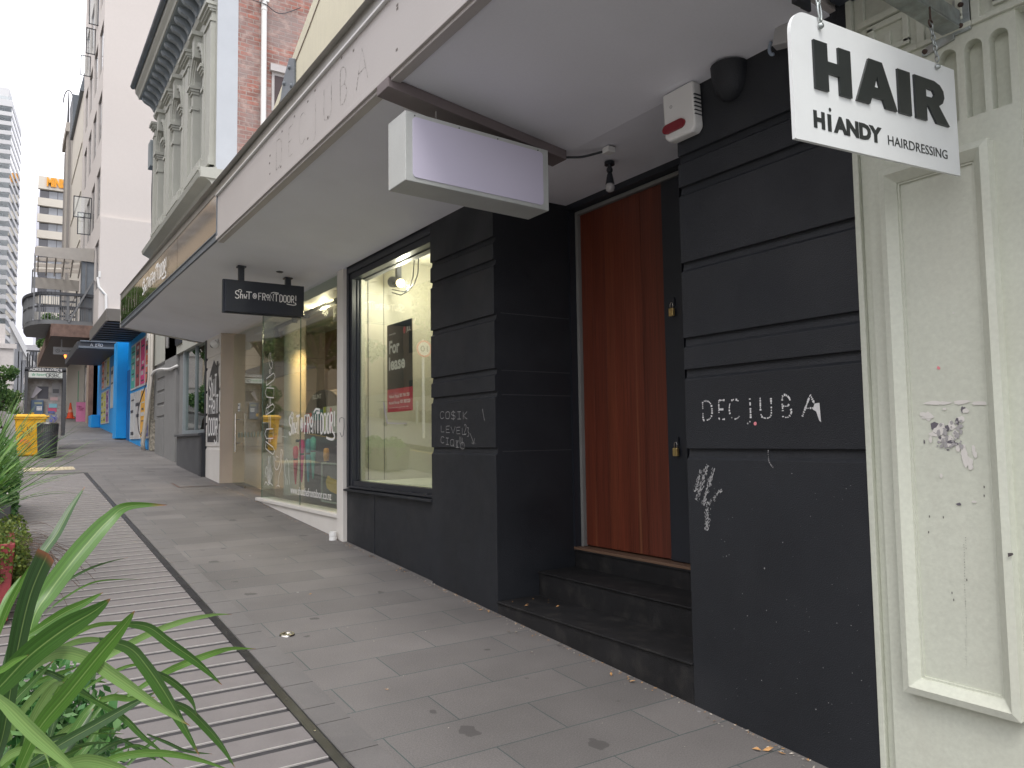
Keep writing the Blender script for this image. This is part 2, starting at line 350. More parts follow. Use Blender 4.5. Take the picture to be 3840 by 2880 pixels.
def leafmat(name, cols, rough=.45, trans=.35, vein=False):
    m = bpy.data.materials.new(name); m.use_nodes = True; n = m.node_tree.nodes; l = m.node_tree.links; b = n['Principled BSDF']; b.inputs['Roughness'].default_value = rough
    g = n.new('ShaderNodeNewGeometry'); st = [(i/(len(cols)-1), c) for i, c in enumerate(cols)]
    r = ramp(n, st); l.new(g.outputs['Random Per Island'], r.inputs[0]); out = r.outputs[0]
    if vein:
        uv = n.new('ShaderNodeUVMap'); sp = n.new('ShaderNodeSeparateXYZ'); l.new(uv.outputs[0], sp.inputs[0])
        mp = n.new('ShaderNodeMapping'); mp.inputs['Scale'].default_value = (26, .5, 1); l.new(uv.outputs[0], mp.inputs[0])
        t = n.new('ShaderNodeTexNoise'); t.inputs['Scale'].default_value = 1; t.inputs['Detail'].default_value = 2; l.new(mp.outputs[0], t.inputs['Vector'])
        rr = ramp(n, [(.3, .68), (.7, 1.25)]); l.new(t.outputs['Fac'], rr.inputs[0])
        x = n.new('ShaderNodeMix'); x.data_type = 'RGBA'; x.blend_type = 'MULTIPLY'; x.inputs[0].default_value = 1; l.new(out, x.inputs[6]); l.new(rr.outputs[0], x.inputs[7]); out = x.outputs[2]
        # pale midrib
        ab = n.new('ShaderNodeMath'); ab.operation = 'SUBTRACT'; ab.inputs[1].default_value = .5; l.new(sp.outputs[0], ab.inputs[0])
        a2 = n.new('ShaderNodeMath'); a2.operation = 'ABSOLUTE'; l.new(ab.outputs[0], a2.inputs[0])
        rv = ramp(n, [(.0, .7), (.035, 0)]); l.new(a2.outputs[0], rv.inputs[0])
        x = n.new('ShaderNodeMix'); x.data_type = 'RGBA'; l.new(rv.outputs[0], x.inputs[0]); l.new(out, x.inputs[6]); x.inputs[7].default_value = (.34, .46, .16, 1); out = x.outputs[2]
        # dry brown tip
        rt_ = ramp(n, [(.93, 0), (.99, 1)]); l.new(sp.outputs[1], rt_.inputs[0])
        x = n.new('ShaderNodeMix'); x.data_type = 'RGBA'; l.new(rt_.outputs[0], x.inputs[0]); l.new(out, x.inputs[6]); x.inputs[7].default_value = (.3, .12, .06, 1); out = x.outputs[2]
    l.new(out, b.inputs['Base Color'])
    tl = n.new('ShaderNodeBsdfTranslucent'); l.new(out, tl.inputs[0]); mx = n.new('ShaderNodeMixShader'); mx.inputs[0].default_value = trans
    l.new(b.outputs[0], mx.inputs[1]); l.new(tl.outputs[0], mx.inputs[2]); l.new(mx.outputs[0], n['Material Output'].inputs[0]); return m

blk = mat('black_paint', (.0175, .020, .0245), rough=.5, var=.15, scale=1.2, grain=.12, gscale=160, bump=.35, bscale=170, dirt=.2, dcol=(.045, .046, .05), dscale=2.2, spec=.38)
_n = blk.node_tree.nodes; _l = blk.node_tree.links; _t = _n.new('ShaderNodeTexNoise'); _t.inputs['Scale'].default_value = 2.7; _t.inputs['Detail'].default_value = 7
_g = _n.new('ShaderNodeNewGeometry'); _l.new(_g.outputs['Position'], _t.inputs['Vector']); _r = ramp(_n, [(.32, .40), (.68, .68)]); _l.new(_t.outputs['Fac'], _r.inputs[0]); _l.new(_r.outputs[0], _n['Principled BSDF'].inputs['Roughness'])
blk2 = mat('black_frame_paint', (.016, .019, .026), rough=.4, var=.1, grain=.03)
stepm = mat('black_step', (.016, .016, .017), rough=.7, var=.3, scale=6, grain=.3, gscale=220, bump=.4, bscale=250, dirt=.5, dcol=(.045, .042, .038), dscale=9, spec=.3)
cream = mat('cream_green_render', (.60, .625, .53), rough=.6, var=.05, scale=1.5, grain=.06, gscale=60, bump=.22, bscale=24, dirt=.22, dcol=(.50, .49, .41), dscale=2.5, streak=.12)
creamw = mat('cream_plaster', (.66, .62, .47), rough=.7, var=.06, scale=1, grain=.05, bump=.15, bscale=30, streak=.2, dcol=(.4, .38, .3))
soffm = mat('canopy_soffit_paint', (.80, .81, .86), rough=.6, var=.04, scale=.8, grain=.02, bump=.03, bscale=40, dirt=.1, dcol=(.42, .41, .4), dscale=1.3)
fascm = mat('fascia_paint', (.47, .44, .42), rough=.5, var=.04, scale=1.5, grain=.03, dirt=.12, dcol=(.45, .43, .41), dscale=3, streak=.12)
flashm = mat('grey_metal_flashing', (.40, .385, .355), rough=.35, var=.1, metal=.4, streak=.2)
whitep = mat('white_paint', (.72, .69, .64), rough=.5, var=.03, grain=.03, bump=.1, bscale=60, dirt=.12, dcol=(.55, .5, .43), dscale=4)
whiteg = mat('white_plastic', (.72, .72, .70), rough=.35, var=.02, grain=0)
beigew = mat('beige_wall_lines', (.44, .375, .31), rough=.6, var=.04, grain=.03)
ornm = mat('pale_green_grey_paint', (.40, .405, .36), rough=.6, var=.04, grain=.04, streak=.15, bump=.1, bscale=50)
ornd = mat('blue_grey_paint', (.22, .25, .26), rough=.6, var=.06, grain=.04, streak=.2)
orns = mat('pale_blue_render', (.46, .49, .52), rough=.7, var=.03, grain=.02)
greyr = mat('grey_render', (.20, .20, .195), rough=.7, var=.06, grain=.06, streak=.15, bump=.15, bscale=60)
greyd = mat('dark_grey_render', (.085, .088, .092), rough=.6, var=.08, grain=.08, dirt=.2, dcol=(.13, .13, .13), dscale=3)
pinkb = mat('beige_pink_render', (.57, .53, .495), rough=.8, var=.03, scale=.25, grain=.02, gscale=12, dirt=.18, dcol=(.54, .49, .45), dscale=.35, streak=.1)
creamb = mat('pale_cream_render', (.66, .62, .54), rough=.8, var=.03, scale=.5)
slatem = mat('slate_metal', (.16, .18, .20), rough=.5, var=.1, metal=.2)
darkw = mat('dark_window_glass', (.05, .05, .062), rough=.12, var=.3, scale=.7, grain=0, spec=.8)
midw = mat('pale_window_glass', (.22, .235, .26), rough=.12, var=.25, scale=.3, grain=0, spec=.8)
conc = mat('concrete', (.42, .41, .39), rough=.8, var=.08, bump=.2)
towerm = mat('white_concrete', (.62, .63, .64), rough=.7, var=.03, scale=.2)
towers = mat('tower_shaded_glass', (.33, .35, .37), rough=.6, var=.2, scale=.3, grain=0)
blue = mat('bright_blue_paint', (.0, .33, .80), rough=.45, var=.05, grain=.03, dirt=.15, dcol=(.01, .22, .55), dscale=4)
woodr = mat('weathered_brown_board', (.19, .12, .095), rough=.7, var=.3, scale=4, grain=.15, streak=.3)
darkm = mat('charcoal_metal', (.055, .058, .065), rough=.5, var=.1, grain=.04)
balm = mat('balcony_grey_metal', (.16, .165, .17), rough=.5, var=.08)
galv = mat('galvanised_steel', (.42, .46, .45), rough=.42, var=.3, scale=14, metal=.75, dirt=.5, dcol=(.3, .26, .22), dscale=22)
rusty = mat('rusted_steel', (.07, .045, .035), rough=.8, var=.4, scale=30, metal=.2, bump=.4)
steel = mat('brushed_steel', (.5, .48, .45), rough=.25, metal=1, var=.05, grain=0)
brass = mat('brass', (.62, .46, .2), rough=.35, metal=.85, var=.15, scale=60, grain=0)
signw = mat('white_sign_board', (.78, .81, .80), rough=.3, var=.02, grain=.01, dirt=.12, dcol=(.6, .6, .58), dscale=9)
inkb = mat('black_letter_plastic', (.022, .026, .026), rough=.35, var=.1, grain=0)
lbox = mat('lightbox_frame_paint', (.50, .52, .50), rough=.4, var=.06, grain=.04, dirt=.2, dcol=(.4, .38, .33), dscale=7)
lface = mat('lightbox_acrylic', (.64, .61, .74), rough=.25, var=.015, scale=2, grain=0, spec=.4)
redl = mat('red_lens', (.20, .012, .02), rough=.2, var=.1, grain=0)
navy = mat('navy_sign_board', (.028, .032, .042), rough=.4, var=.04, grain=.02)
vinyl = mat('white_vinyl', (.85, .84, .82), rough=.4, var=.01, grain=0)
vinyld = mat('white_vinyl_worn', (.72, .72, .72), rough=.5, var=.05, grain=.1)
ghost = mat('glue_residue', (.20, .18, .165), rough=.8, var=.3, scale=40)
postb = mat('poster_black_green', (.03, .045, .048), rough=.35, var=.05)
postr = mat('poster_red', (.62, .06, .10), rough=.4, var=.03)
paper = mat('off_white_paper', (.62, .62, .60), rough=.6, var=.03)
yel = mat('yellow_bin_plastic', (.80, .43, .01), rough=.4, var=.05, scale=6, dirt=.12, dcol=(.5, .25, .02), dscale=9)
orange = mat('orange_cone_plastic', (.85, .09, .02), rough=.5, var=.04)
pinkp = mat('pink_board_paint', (.62, .20, .36), rough=.6, var=.05)
redpl = mat('red_planter_paint', (.30, .045, .05), rough=.5, var=.1, scale=5, dirt=.3, dcol=(.16, .03, .03), dscale=8, streak=.2)
deckm = mat('grey_deck_board', (.190, .175, .169), rough=.75, var=.07, scale=5, grain=.1, gscale=200, bump=.15, bscale=160, dirt=.2, dcol=(.19, .165, .16), dscale=2)
deckb = mat('deck_black_insert', (.042, .040, .042), rough=.8, var=.2, scale=30)
deckl = mat('deck_pale_edge', (.42, .40, .38), rough=.6, var=.1, scale=20)
strip = mat('black_cover_strip', (.02, .02, .022), rough=.38, var=.3, scale=4, metal=.3, dirt=.3, dcol=(.1, .1, .1), dscale=12)
kerbm = mat('basalt_kerb', (.155, .147, .141), rough=.75, var=.1, scale=2, grain=.12, gscale=150, bump=.2, bscale=150, dirt=.2, dcol=(.1, .1, .1), dscale=9)
asph = mat('asphalt', (.075, .075, .076), rough=.9, var=.15, scale=1.3, grain=.2, gscale=120)
roadw = mat('road_white_paint', (.7, .7, .68), rough=.7, var=.05)
roady = mat('road_yellow_paint', (.66, .45, .1), rough=.7, var=.06)
tactm = mat('cream_tactile_tile', (.50, .43, .29), rough=.7, var=.1)
timb = mat('brown_timber', (.13, .085, .065), rough=.7, var=.3, scale=8)
bark = mat('bark', (.10, .075, .055), rough=.9, var=.3, scale=9, bump=.4, bscale=30)
dryleaf = mat('dry_leaf', (.50, .27, .10), rough=.7, var=.35, scale=60)
soil = mat('soil', (.04, .03, .022), rough=.95, var=.3, scale=30)
warmint = mat('shop_interior_olive', (.30, .19, .115), rough=.7, var=.08, scale=.6)
intw = mat('shop_interior_white', (.60, .57, .52), rough=.6, var=.02)
intf = mat('shop_floor', (.11, .10, .095), rough=.35, var=.1)
displ = mat('display_cream', (.64, .62, .52), rough=.6, var=.04, scale=1)
displf = mat('display_floor', (.70, .74, .62), rough=.5, var=.03)
copperm = mat('bronze_mirror', (.62, .56, .47), rough=.06, metal=1, var=.02, grain=0)
lampe = mat('lit_lamp', (1, .85, .6), emit=(1, .80, .48), es=14, var=0, grain=0)
neon = mat('lit_orange_sign', (1, .3, .05), emit=(1, .22, .03), es=1.6, var=0, grain=0)
neony = mat('lit_yellow_sign', (1, .7, .1), emit=(1, .62, .05), es=1.6, var=0, grain=0)
bulbg = glass('bulb_glass', (.9, .9, .92), base=.12)
gshop = glass('shop_window_glass', (.86, .91, .87), base=.06, gain=.8)
gdisp = glass('display_window_glass', (.93, .95, .90), base=.05, gain=1.1)
ggreen = glass('green_tint_glass', (.45, .62, .55), base=.10, gain=1.0)
gbal = glass('clear_glass_pane', (.93, .95, .95), base=.04)
mcol = {}
def flat(name, c, rough=.5):
    if name not in mcol: mcol[name] = mat(name, c, rough=rough, var=.06, scale=5, grain=.02)
    return mcol[name]

# paving: long basalt slabs in courses across the footpath
pavem = brickmat('basalt_paving', (.172, .161, .153), (.138, .130, .124), (.055, .08, .078), .80, .335, .0032, 'xy', rough=.72, stain=.7, extra=(.12, .0, 0), bump=.25)[0]
# painted-over old brick with washed patches
bm_, mixc, nz_, out_, b_, l_, n_ = brickmat('old_red_brick', (.42, .15, .105), (.24, .13, .11), (.34, .28, .25), .235, .082, .011, 'xz', rough=.9, bump=.5)
rw = ramp(n_, [(.42, 0), (.60, .75)]); l_.new(nz_(1.6, 6), rw.inputs[0]); o2 = mixc(out_, (.30, .25, .235), rw.outputs[0])
rw2 = ramp(n_, [(.5, 0), (.7, .8)]); l_.new(nz_(6.5, 5), rw2.inputs[0]); o3 = mixc(o2, (.44, .33, .29), rw2.outputs[0]); l_.new(o3, b_.inputs['Base Color'])
brickm = bm_
# timber door: reddish boards with straight dark figure and pale sapwood streaks
def doormat():
    m = bpy.data.materials.new('red_hardwood_boards'); m.use_nodes = True; n = m.node_tree.nodes; l = m.node_tree.links; b = n['Principled BSDF']
    b.inputs['Roughness'].default_value = .38
    g = n.new('ShaderNodeNewGeometry')
    r0 = ramp(n, [(0, (.095, .022, .012)), (.35, (.140, .032, .015)), (.7, (.115, .027, .014)), (1, (.175, .045, .019))]); l.new(g.outputs['Random Per Island'], r0.inputs[0])
    def nn(sc, s, d=5):
        mp = n.new('ShaderNodeMapping'); mp.inputs['Scale'].default_value = sc; t = n.new('ShaderNodeTexNoise'); t.inputs['Scale'].default_value = s; t.inputs['Detail'].default_value = d
        t.inputs['Distortion'].default_value = .15
        l.new(g.outputs['Position'], mp.inputs[0]); l.new(mp.outputs[0], t.inputs['Vector']); return t.outputs['Fac']
    def mixx(a, bb, f, mode):
        x = n.new('ShaderNodeMix'); x.data_type = 'RGBA'; x.blend_type = mode
        if isinstance(f, float): x.inputs[0].default_value = f
        else: l.new(f, x.inputs[0])
        for i, q in ((6, a), (7, bb)):
            if isinstance(q, tuple): x.inputs[i].default_value = (*q, 1)
            else: l.new(q, x.inputs[i])
        return x.outputs[2]
    r1 = ramp(n, [(.3, .80), (.7, 1.16)]); l.new(nn((0, 7, .35), 1.4), r1.inputs[0]); o = mixx(r0.outputs[0], r1.outputs[0], 1.0, 'MULTIPLY')
    r2 = ramp(n, [(.28, .66), (.72, 1.25)]); l.new(nn((0, 95, 1.6), 1.2, 5), r2.inputs[0]); o = mixx(o, r2.outputs[0], 1.0, 'MULTIPLY')
    r3 = ramp(n, [(.64, 0), (.69, .55)]); l.new(nn((0, 11, .06), 1.1, 2), r3.inputs[0]); o = mixx(o, (.24, .10, .045), r3.outputs[0], 'MIX')
    l.new(o, b.inputs['Base Color'])
    bp = n.new('ShaderNodeBump'); bp.inputs['Strength'].default_value = .1; l.new(nn((0, 120, 2.5), 1.2, 3), bp.inputs['Height']); l.new(bp.outputs[0], b.inputs['Normal'])
    return m
doorm = doormat()
flaxm = leafmat('flax_leaf', [(.05, .13, .025), (.09, .22, .03), (.16, .32, .05), (.075, .17, .04), (.22, .38, .10)], rough=.38, trans=.3, vein=True)
vinem = leafmat('wire_vine_leaf', [(.05, .10, .02), (.13, .20, .035), (.24, .30, .06), (.09, .14, .03)], rough=.5)
shrubm = leafmat('glossy_shrub_leaf', [(.03, .10, .03), (.06, .19, .05), (.12, .28, .08), (.2, .36, .14)], rough=.3, trans=.25)
treem = leafmat('tree_leaf', [(.03, .07, .02), (.055, .12, .03), (.09, .17, .04), (.13, .21, .06)], rough=.6)
palmm = leafmat('palm_leaf', [(.05, .10, .03), (.10, .17, .04), (.16, .22, .07)], rough=.5)

# ============================================================ GROUND
def sheet(name, x0, x1, ys, dz, m, side=None):
    mb = MB(); 
    for a, b in zip(ys[:-1], ys[1:]): mb.quad((x0,a,gz(a)+dz), (x1,a,gz(a)+dz), (x1,b,gz(b)+dz), (x0,b,gz(b)+dz))
    if side is not None:
        for a, b in zip(ys[:-1], ys[1:]): mb.quad((side,a,gz(a)+dz), (side,b,gz(b)+dz), (side,b,gz(b)+dz-.14), (side,a,gz(a)+dz-.14))
    return struct(mb.build(name, m))
sheet('ground', -400, 400, [-120, 110, 1500], -.16, asph)
sheet('road', -4.2, -1.0, [-60, 110], -.150, asph)
PV = -.75           # street edge of the footpath
sheet('footpath', 1.235, 3.4, [-30, 15.92], 0, pavem)
sheet('footpath', PV, 3.4, [15.92, 90], 0, pavem, side=PV)
sheet('footpath', PV, 1.235, [-30, -4], 0, pavem, side=PV)
sheet('far_footpath', -13.5, -4.2, [-60, 100], 0, pavem, side=-4.2)
# kerb line beside the deck: single slabs, set 4 mm proud
mb = MB(); y = -6.0; k = 0
Ls = [.335, .335, .335, .17, .335, .335, .335, .335, .335, .2, .335]
while y < 15.9:
    L = Ls[k % len(Ls)]; k += 1
    a, b = y+.004, min(y+L-.004, 15.9)
    mb.add([(1.262,a,gz(a)+.006),(1.425,a,gz(a)+.006),(1.425,b,gz(b)+.006),(1.262,b,gz(b)+.006),(1.25,a,gz(a)-.02),(1.43,a,gz(a)-.02),(1.43,b,gz(b)-.02),(1.25,b,gz(b)-.02)],
           [(0,1,2,3),(0,4,5,1),(1,5,6,2),(2,6,7,3),(3,7,4,0)])
    y += L
struct(mb.build('kerb_strip', kerbm))
# deck: boards laid across, black insert with a pale edge line between boards
mb = MB(); y = -4.0; P = .1972
while y < 15.85:
    def zz(yy, d): return gz(yy)+d
    def slab(a, b, d, mi):
        mb.add([(PV,a,zz(a,d)),(1.198,a,zz(a,d)),(1.198,b,zz(b,d)),(PV,b,zz(b,d)),(PV,a,zz(a,-.03)),(1.198,a,zz(a,-.03)),(1.198,b,zz(b,-.03)),(PV,b,zz(b,-.03))],
               [(0,1,2,3),(0,4,5,1),(1,5,6,2),(2,6,7,3),(3,7,4,0)], mi)
    slab(y+.007, y+.150, .004, 0)
    slab(y+.152, y+.193, -.001, 1)
    slab(y+.1935, y+.2005, .005, 2)
    y += P
mb.quad((PV,-4,gz(-4)-.03),(1.198,-4,gz(-4)-.03),(1.198,15.9,gz(15.9)-.03),(PV,15.9,gz(15.9)-.03),1)
mb.quad((PV,-4,gz(-4)-.03),(PV,15.9,gz(15.9)-.03),(PV,15.9,gz(15.9)-.15),(PV,-4,gz(-4)-.15),1)
struct(mb.build('deck', [deckm, deckb, deckl]))
cs = MB()
cs.add([(1.199,-4,gz(-4)+.012),(1.243,-4,gz(-4)+.012),(1.243,15.85,gz(15.85)+.012),(1.199,15.85,gz(15.85)+.012),(1.199,-4,gz(-4)-.02),(1.26,-4,gz(-4)+.0),(1.26,15.85,gz(15.85)+.0),(1.199,15.85,gz(15.85)-.02)],
       [(0,1,2,3),(0,4,5,1),(1,5,6,2),(2,6,7,3),(3,7,4,0)])
cs.add([(PV,15.85,gz(15.85)+.01),(1.243,15.85,gz(15.85)+.01),(1.243,15.91,gz(15.91)+.01),(PV,15.91,gz(15.91)+.01)],[(0,1,2,3)])
cso = struct(cs.build('cover_strip', strip))
sc_ = MB(); y = .6
while y < 15.6: sc_.cyl((1.222,y,gz(y)+.010),(1.222,y,gz(y)+.0165),.006, n=8); y += .42
sc_.build('screw', steel, cso)
# tactile paving
mb = MB(); mb.add([(.30,16.45,gz(16.45)+.004),(1.12,16.6,gz(16.6)+.004),(1.12,17.2,gz(17.2)+.004),(.30,17.2,gz(17.2)+.004)],[(0,1,2,3)])
for i in range(12):
    for j in range(8):
        cx, cy = .35+i*.065, 16.68+j*.066; mb.cyl((cx,cy,gz(cy)+.004),(cx,cy,gz(cy)+.010),.018,.012, n=8)
tag(mb.build('tactile_paving', tactm), 'cream tactile paving tiles set in the footpath at the deck end', 'tactile paving')
# road paint opposite
mb = MB()
for a, b in ((4, 7), (12, 15), (20, 23), (28, 31)): mb.quad((-2.55,a,gz(a)-.142),(-2.45,a,gz(a)-.142),(-2.45,b,gz(b)-.142),(-2.55,b,gz(b)-.142))
mb.quad((-1.12,-8,gz(-8)-.142),(-1.02,-8,gz(-8)-.142),(-1.02,16,gz(16)-.142),(-1.12,16,gz(16)-.142))
mb.quad((-4.02,2,gz(2)-.142),(-3.92,2,gz(2)-.142),(-3.92,30,gz(30)-.142),(-4.02,30,gz(30)-.142),1)
struct(mb.build('road_markings', [roadw, roady]))
# small round steel cover in the paving and a recessed service cover
dr = MB(); dr.lathe((1.55,5.02,gz(5.02)+.002), [(.0,.004),(.028,.004),(.030,.008),(.045,.008),(.05,0)], n=20, ax=(0,-SL,1))
tag(dr.build('drain_cap', steel, smooth='auto'), 'small round steel cap set in the footpath near the deck', 'drain cap')
sv = MB()
for a,b,c,d,mi in ((2.30,2.92,13.1,13.72,0),(2.33,2.89,13.13,13.69,1)):
    h=.003+.003*mi; sv.quad((a,c,gz(c)+h),(b,c,gz(c)+h),(b,d,gz(d)+h),(a,d,gz(d)+h),mi)
tag(sv.build('service_cover', [flat('rust_brown_edge',(.13,.08,.065)), pavem]), 'square service cover with a rusty rim by the white pillar', 'manhole cover')
# litter leaves along the wall foot
mb = MB(); rn = random.Random(3)
def leaflet(mb, x, y, z, s, rn, mi=0):
    a = rn.uniform(0, 2*PI); dx, dy = math.cos(a)*s, math.sin(a)*s; px, py = -dy*.38, dx*.38
    mb.add([(x-dx,y-dy,z+.003),(x+px,y+py,z+.003+rn.random()*s*.5),(x+dx,y+dy,z+.004+rn.random()*s*.6),(x-px,y-py,z+.003+rn.random()*s*.3)],[(0,1,2),(0,2,3)],mi)
for i in range(900):
    y = rn.uniform(1.4, 13); x = 2.985-abs(rn.gauss(0, .03)); leaflet(mb, x, y, gz(y)+.002, rn.uniform(.002, .011), rn, rn.randint(0,1))
for (x,y,s) in ((2.9,2.35,.026),(2.86,2.38,.022),(2.93,2.3,.018),(2.9,3.42,.02),(2.93,3.28,.022),(2.82,4.36,.018),(2.86,4.33,.014),(2.72,3.95,.013),(2.0,5.9,.012),(2.93,4.9,.016),(2.96,4.84,.014),(1.72,3.85,.014),(2.2,7.2,.014)):
    leaflet(mb, x, y, gz(y)+.003, s, rn, 0); leaflet(mb, x+.01, y+.01, gz(y)+.004, s*.6, rn, 1)
for i in range(7): leaflet(mb, rn.uniform(3.03,3.3), rn.uniform(4.3,4.76), -1.17, rn.uniform(.006,.016), rn, 0)
for i in range(60):
    y = rn.uniform(2, 12); x = rn.uniform(1.3, 2.9); leaflet(mb, x, y, gz(y)+.001, rn.uniform(.002,.005), rn, 1)
tag(mb.build('fallen_leaves', [dryleaf, flat('pale_litter',(.55,.50,.42))], normals=False), 'dry brown leaves and pale crumbs along the foot of the shop walls', 'fallen leaves', kind='stuff')

# ============================================================ BLACK SHOPFRONT
XW = 3.0
GRV = [(1.5,1.456),(1.328,1.28),(.916,.869),(.513,.463),(.345,.296),(-.072,-.122)]
def groove_profile(ztop, zbot, xf, xb, gd=.02):
    p = [(xb, zbot), (xf, zbot)]
    for a, b in sorted(GRV, key=lambda g: g[1]):
        if zbot < b and a < ztop: p += [(xf, b-.004), (xf+gd*.75, b+.010), (xf+gd, a-.004), (xf+gd, a), (xf-.001, a+.0015)]
    return p + [(xf, ztop), (xb, ztop)]
bs = empty('black_shop_building', (3.0, 4.9, gz(4.9)), 'black rusticated ground-floor shopfront with a stepped doorway, display window and cream upper wall', 'building')
def grooved(y0, y1, zb, zt, xb, name, lab=None):
    mb = MB(); pf = groove_profile(zt, zb, XW, xb)
    mb.prism(pf, (0,y0,0), (1,0,0), (0,0,1), (0,y1-y0,0))
    o = mb.build(name, blk, bs, bevel=.0025)
    if lab: o['label'] = lab
    return o
pier = grooved(1.872, 2.885, gz(1.87)-.05, 2.9, 3.95, 'pier', 'wide black grooved pier right of the doorway with worn lettering')
pil = grooved(4.775, 5.79, gz(4.7)-.05, 2.2, 3.95, 'pillar', 'black grooved pillar between window and doorway with pale marker scrawl')
# faint course lines on the doorway side of the pillar
for z in (.93, .50, .32, -.10): mb = MB(); mb.box(3.06, 3.70, 4.7735, 4.775, z-.003, z+.003); mb.build('course_line', flat('dark_grey_line',(.05,.052,.058)), bs)
# wall behind the doorway, lintel
mb = MB()
mb.box(3.69, 3.86, 2.885, 4.775, 1.795, 1.95); mb.box(3.86, 4.1, 2.885, 4.775, -1.5, 1.95)
mb.box(3.705, 3.86, 4.755, 4.775, -.85, 1.795)
mb.build('doorway_wall', blk2, bs)
# steps
mb = MB()
for x0, x1, z in ((3.0,3.38,-1.175),(3.365,3.73,-1.0),(3.71,3.95,-.868)):
    mb.box(x0, x1-.002*(z>-1.1), 2.887, 4.773, -1.75, z-.012); mb.box(x0-.012, x1, 2.886, 4.774, z-.012, z)
st = mb.build('steps', stepm, bs, bevel=.004)
mb = MB(); mb.box(3.70, 3.86, 2.89, 4.77, -.867, -.848)
mb.build('sill', flat('worn_brown_sill',(.16,.095,.06),.6), bs, bevel=.003)
# door
mb = MB(); mb.box(3.76,3.80,4.722,4.752,-.847,1.79); mb.box(3.76,3.80,2.9,4.722,1.762,1.79)
mb.build('door_frame', flat('pale_grey_jamb',(.22,.22,.21),.5), bs, bevel=.002)
dj = MB(); bl = [4.715,4.585,4.43,4.33,4.215,4.03,3.80]
for a, b in zip(bl[:-1], bl[1:]): dj.box(3.785, 3.82, b+.0017, a-.0017, -.835, 1.758)
door = dj.build('door', doorm, bs, bevel=.0015)
door['label'] = 'tall red-brown timber board door'
mb = MB(); mb.box(3.772,3.82,3.625,3.798,-.84,1.757)
mb.build('door_stile', blk2, door, bevel=.002)
for z0 in (.857, -.087):
    h = MB(); h.box(3.760,3.772,3.69,3.715,z0+.02,z0+.075); h.build('hasp', blk2, door)
    pl = empty('padlock', (3.752,3.70,z0-.04), ('upper' if z0 > 0 else 'lower')+' brass padlock hanging from the black door edge', 'padlock', 'brass padlocks on the timber door')
    b = MB(); b.box(3.738,3.758,3.682,3.724,z0-.052,z0+.002); b.build('body', brass, pl, bevel=.003)
    s = MB(); s.tube([(3.748,3.69,z0),(3.748,3.69,z0+.028),(3.748,3.697,z0+.04),(3.748,3.709,z0+.04),(3.748,3.716,z0+.028),(3.748,3.716,z0)],.0032, n=8); s.build('shackle', steel, pl, smooth=True)
# wall below the display window, sill ledge and window
mb = MB(); mb.box(3.03, 3.3, 5.79, 7.785, gz(5.7)-.05, -.535)
lw_ = mb.build('wall', blk, bs)
mb = MB(); mb.box(3.026, 3.031, 7.06, 7.064, -1.2, -.54); mb.build('wall_seam', blk2, bs)
mb = MB(); mb.prism([(2.985,-.53),(2.985,-.512),(3.10,-.498),(3.10,-.535)], (0,5.79,0), (1,0,0), (0,0,1), (0,1.99,0))
mb.build('sill_ledge', blk, bs, bevel=.003)
win = MB()
win.box(3.035,3.12,7.66,7.775,-.498,1.86); win.box(3.035,3.12,5.79,7.66,1.705,1.86); win.box(3.045,3.12,5.79,7.66,-.498,-.425)
win.box(3.02,3.035,7.72,7.775,-.497,1.86); win.box(3.02,3.035,5.79,7.72,1.77,1.86); win.box(3.02,3.045,5.79,7.72,-.497,-.475)
win.box(3.09,3.125,7.645,7.66,-.42,1.70)
wf = win.build('window', blk2, bs, bevel=.003); wf['label'] = 'black-framed display window'
for yy in (5.95,6.25,6.55,6.85,7.15,7.45): r = MB(); r.cyl((3.03,yy,-.474),(3.03,yy,-.466),.008, n=8); r.build('rivet', darkm, wf)
g_ = MB(); g_.box(3.108,3.114,5.79,7.66,-.425,1.705); g_.build('pane', gdisp, wf)
di = MB()
di.box(3.125,4.1,5.0,7.66,-.47,-.428,1); di.box(3.125,4.1,7.665,7.72,-.428,2.0,0); di.box(4.0,4.05,5.0,7.665,-.428,2.0,0)
di.box(3.125,4.1,5.0,7.665,1.95,2.0,0); di.box(3.125,4.1,4.95,5.0,-.428,2.0,0)
di.box(3.125,3.165,7.62,7.664,-.428,1.95,0); di.box(3.215,3.222,7.659,7.665,-.428,1.95,2); di.box(3.40,3.404,7.661,7.665,-.428,1.95,2)
di.box(3.14,3.2,5.0,7.66,1.70,1.80,2)
di.build('display_box', [displ, displf, darkm], bs)
# upper cream wall with raked top
pts = [onx(p, 3.0) for p in ((1132,100),(972,534))]
mb = MB(); cw = [(1.9,1.85),(14.0,1.85),(14.0,3.2),(11.3,4.30),(9.25,5.23),(4.0,7.6),(1.9,8.4)]
mb.prism(cw, (3.02,0,0), (0,1,0), (0,0,1), (.3,0,0))
uw = mb.build('upper_wall', creamw, bs)
mb = MB(); c0, c1 = V((3.018,11.45,4.10)), V((3.018,9.0,5.12)); 
for a, b in (((13.2,3.42),(9.0,5.12)),((9.0,5.12),(4.0,7.42))): mb.bar((3.015,a[0],a[1]),(3.015,b[0],b[1]),.012,.012)
mb.bar((3.014,9.6,4.2),(3.014,6.6,4.55),.004,.006); mb.bar((3.014,8.9,4.32),(3.014,8.7,4.5),.006,.01)
mb.build('crack', flat('brown_crack',(.25,.2,.16)), uw)
mb = MB(); mb.prism([(9.98,4.83),(10.15,4.52),(9.86,4.20),(9.53,4.52),(9.53,4.93),(9.72,5.02)], (2.985,0,0), (0,1,0), (0,0,1), (.03,0,0))
bp_ = mb.build('tie_plate', slatem, uw, bevel=.004)
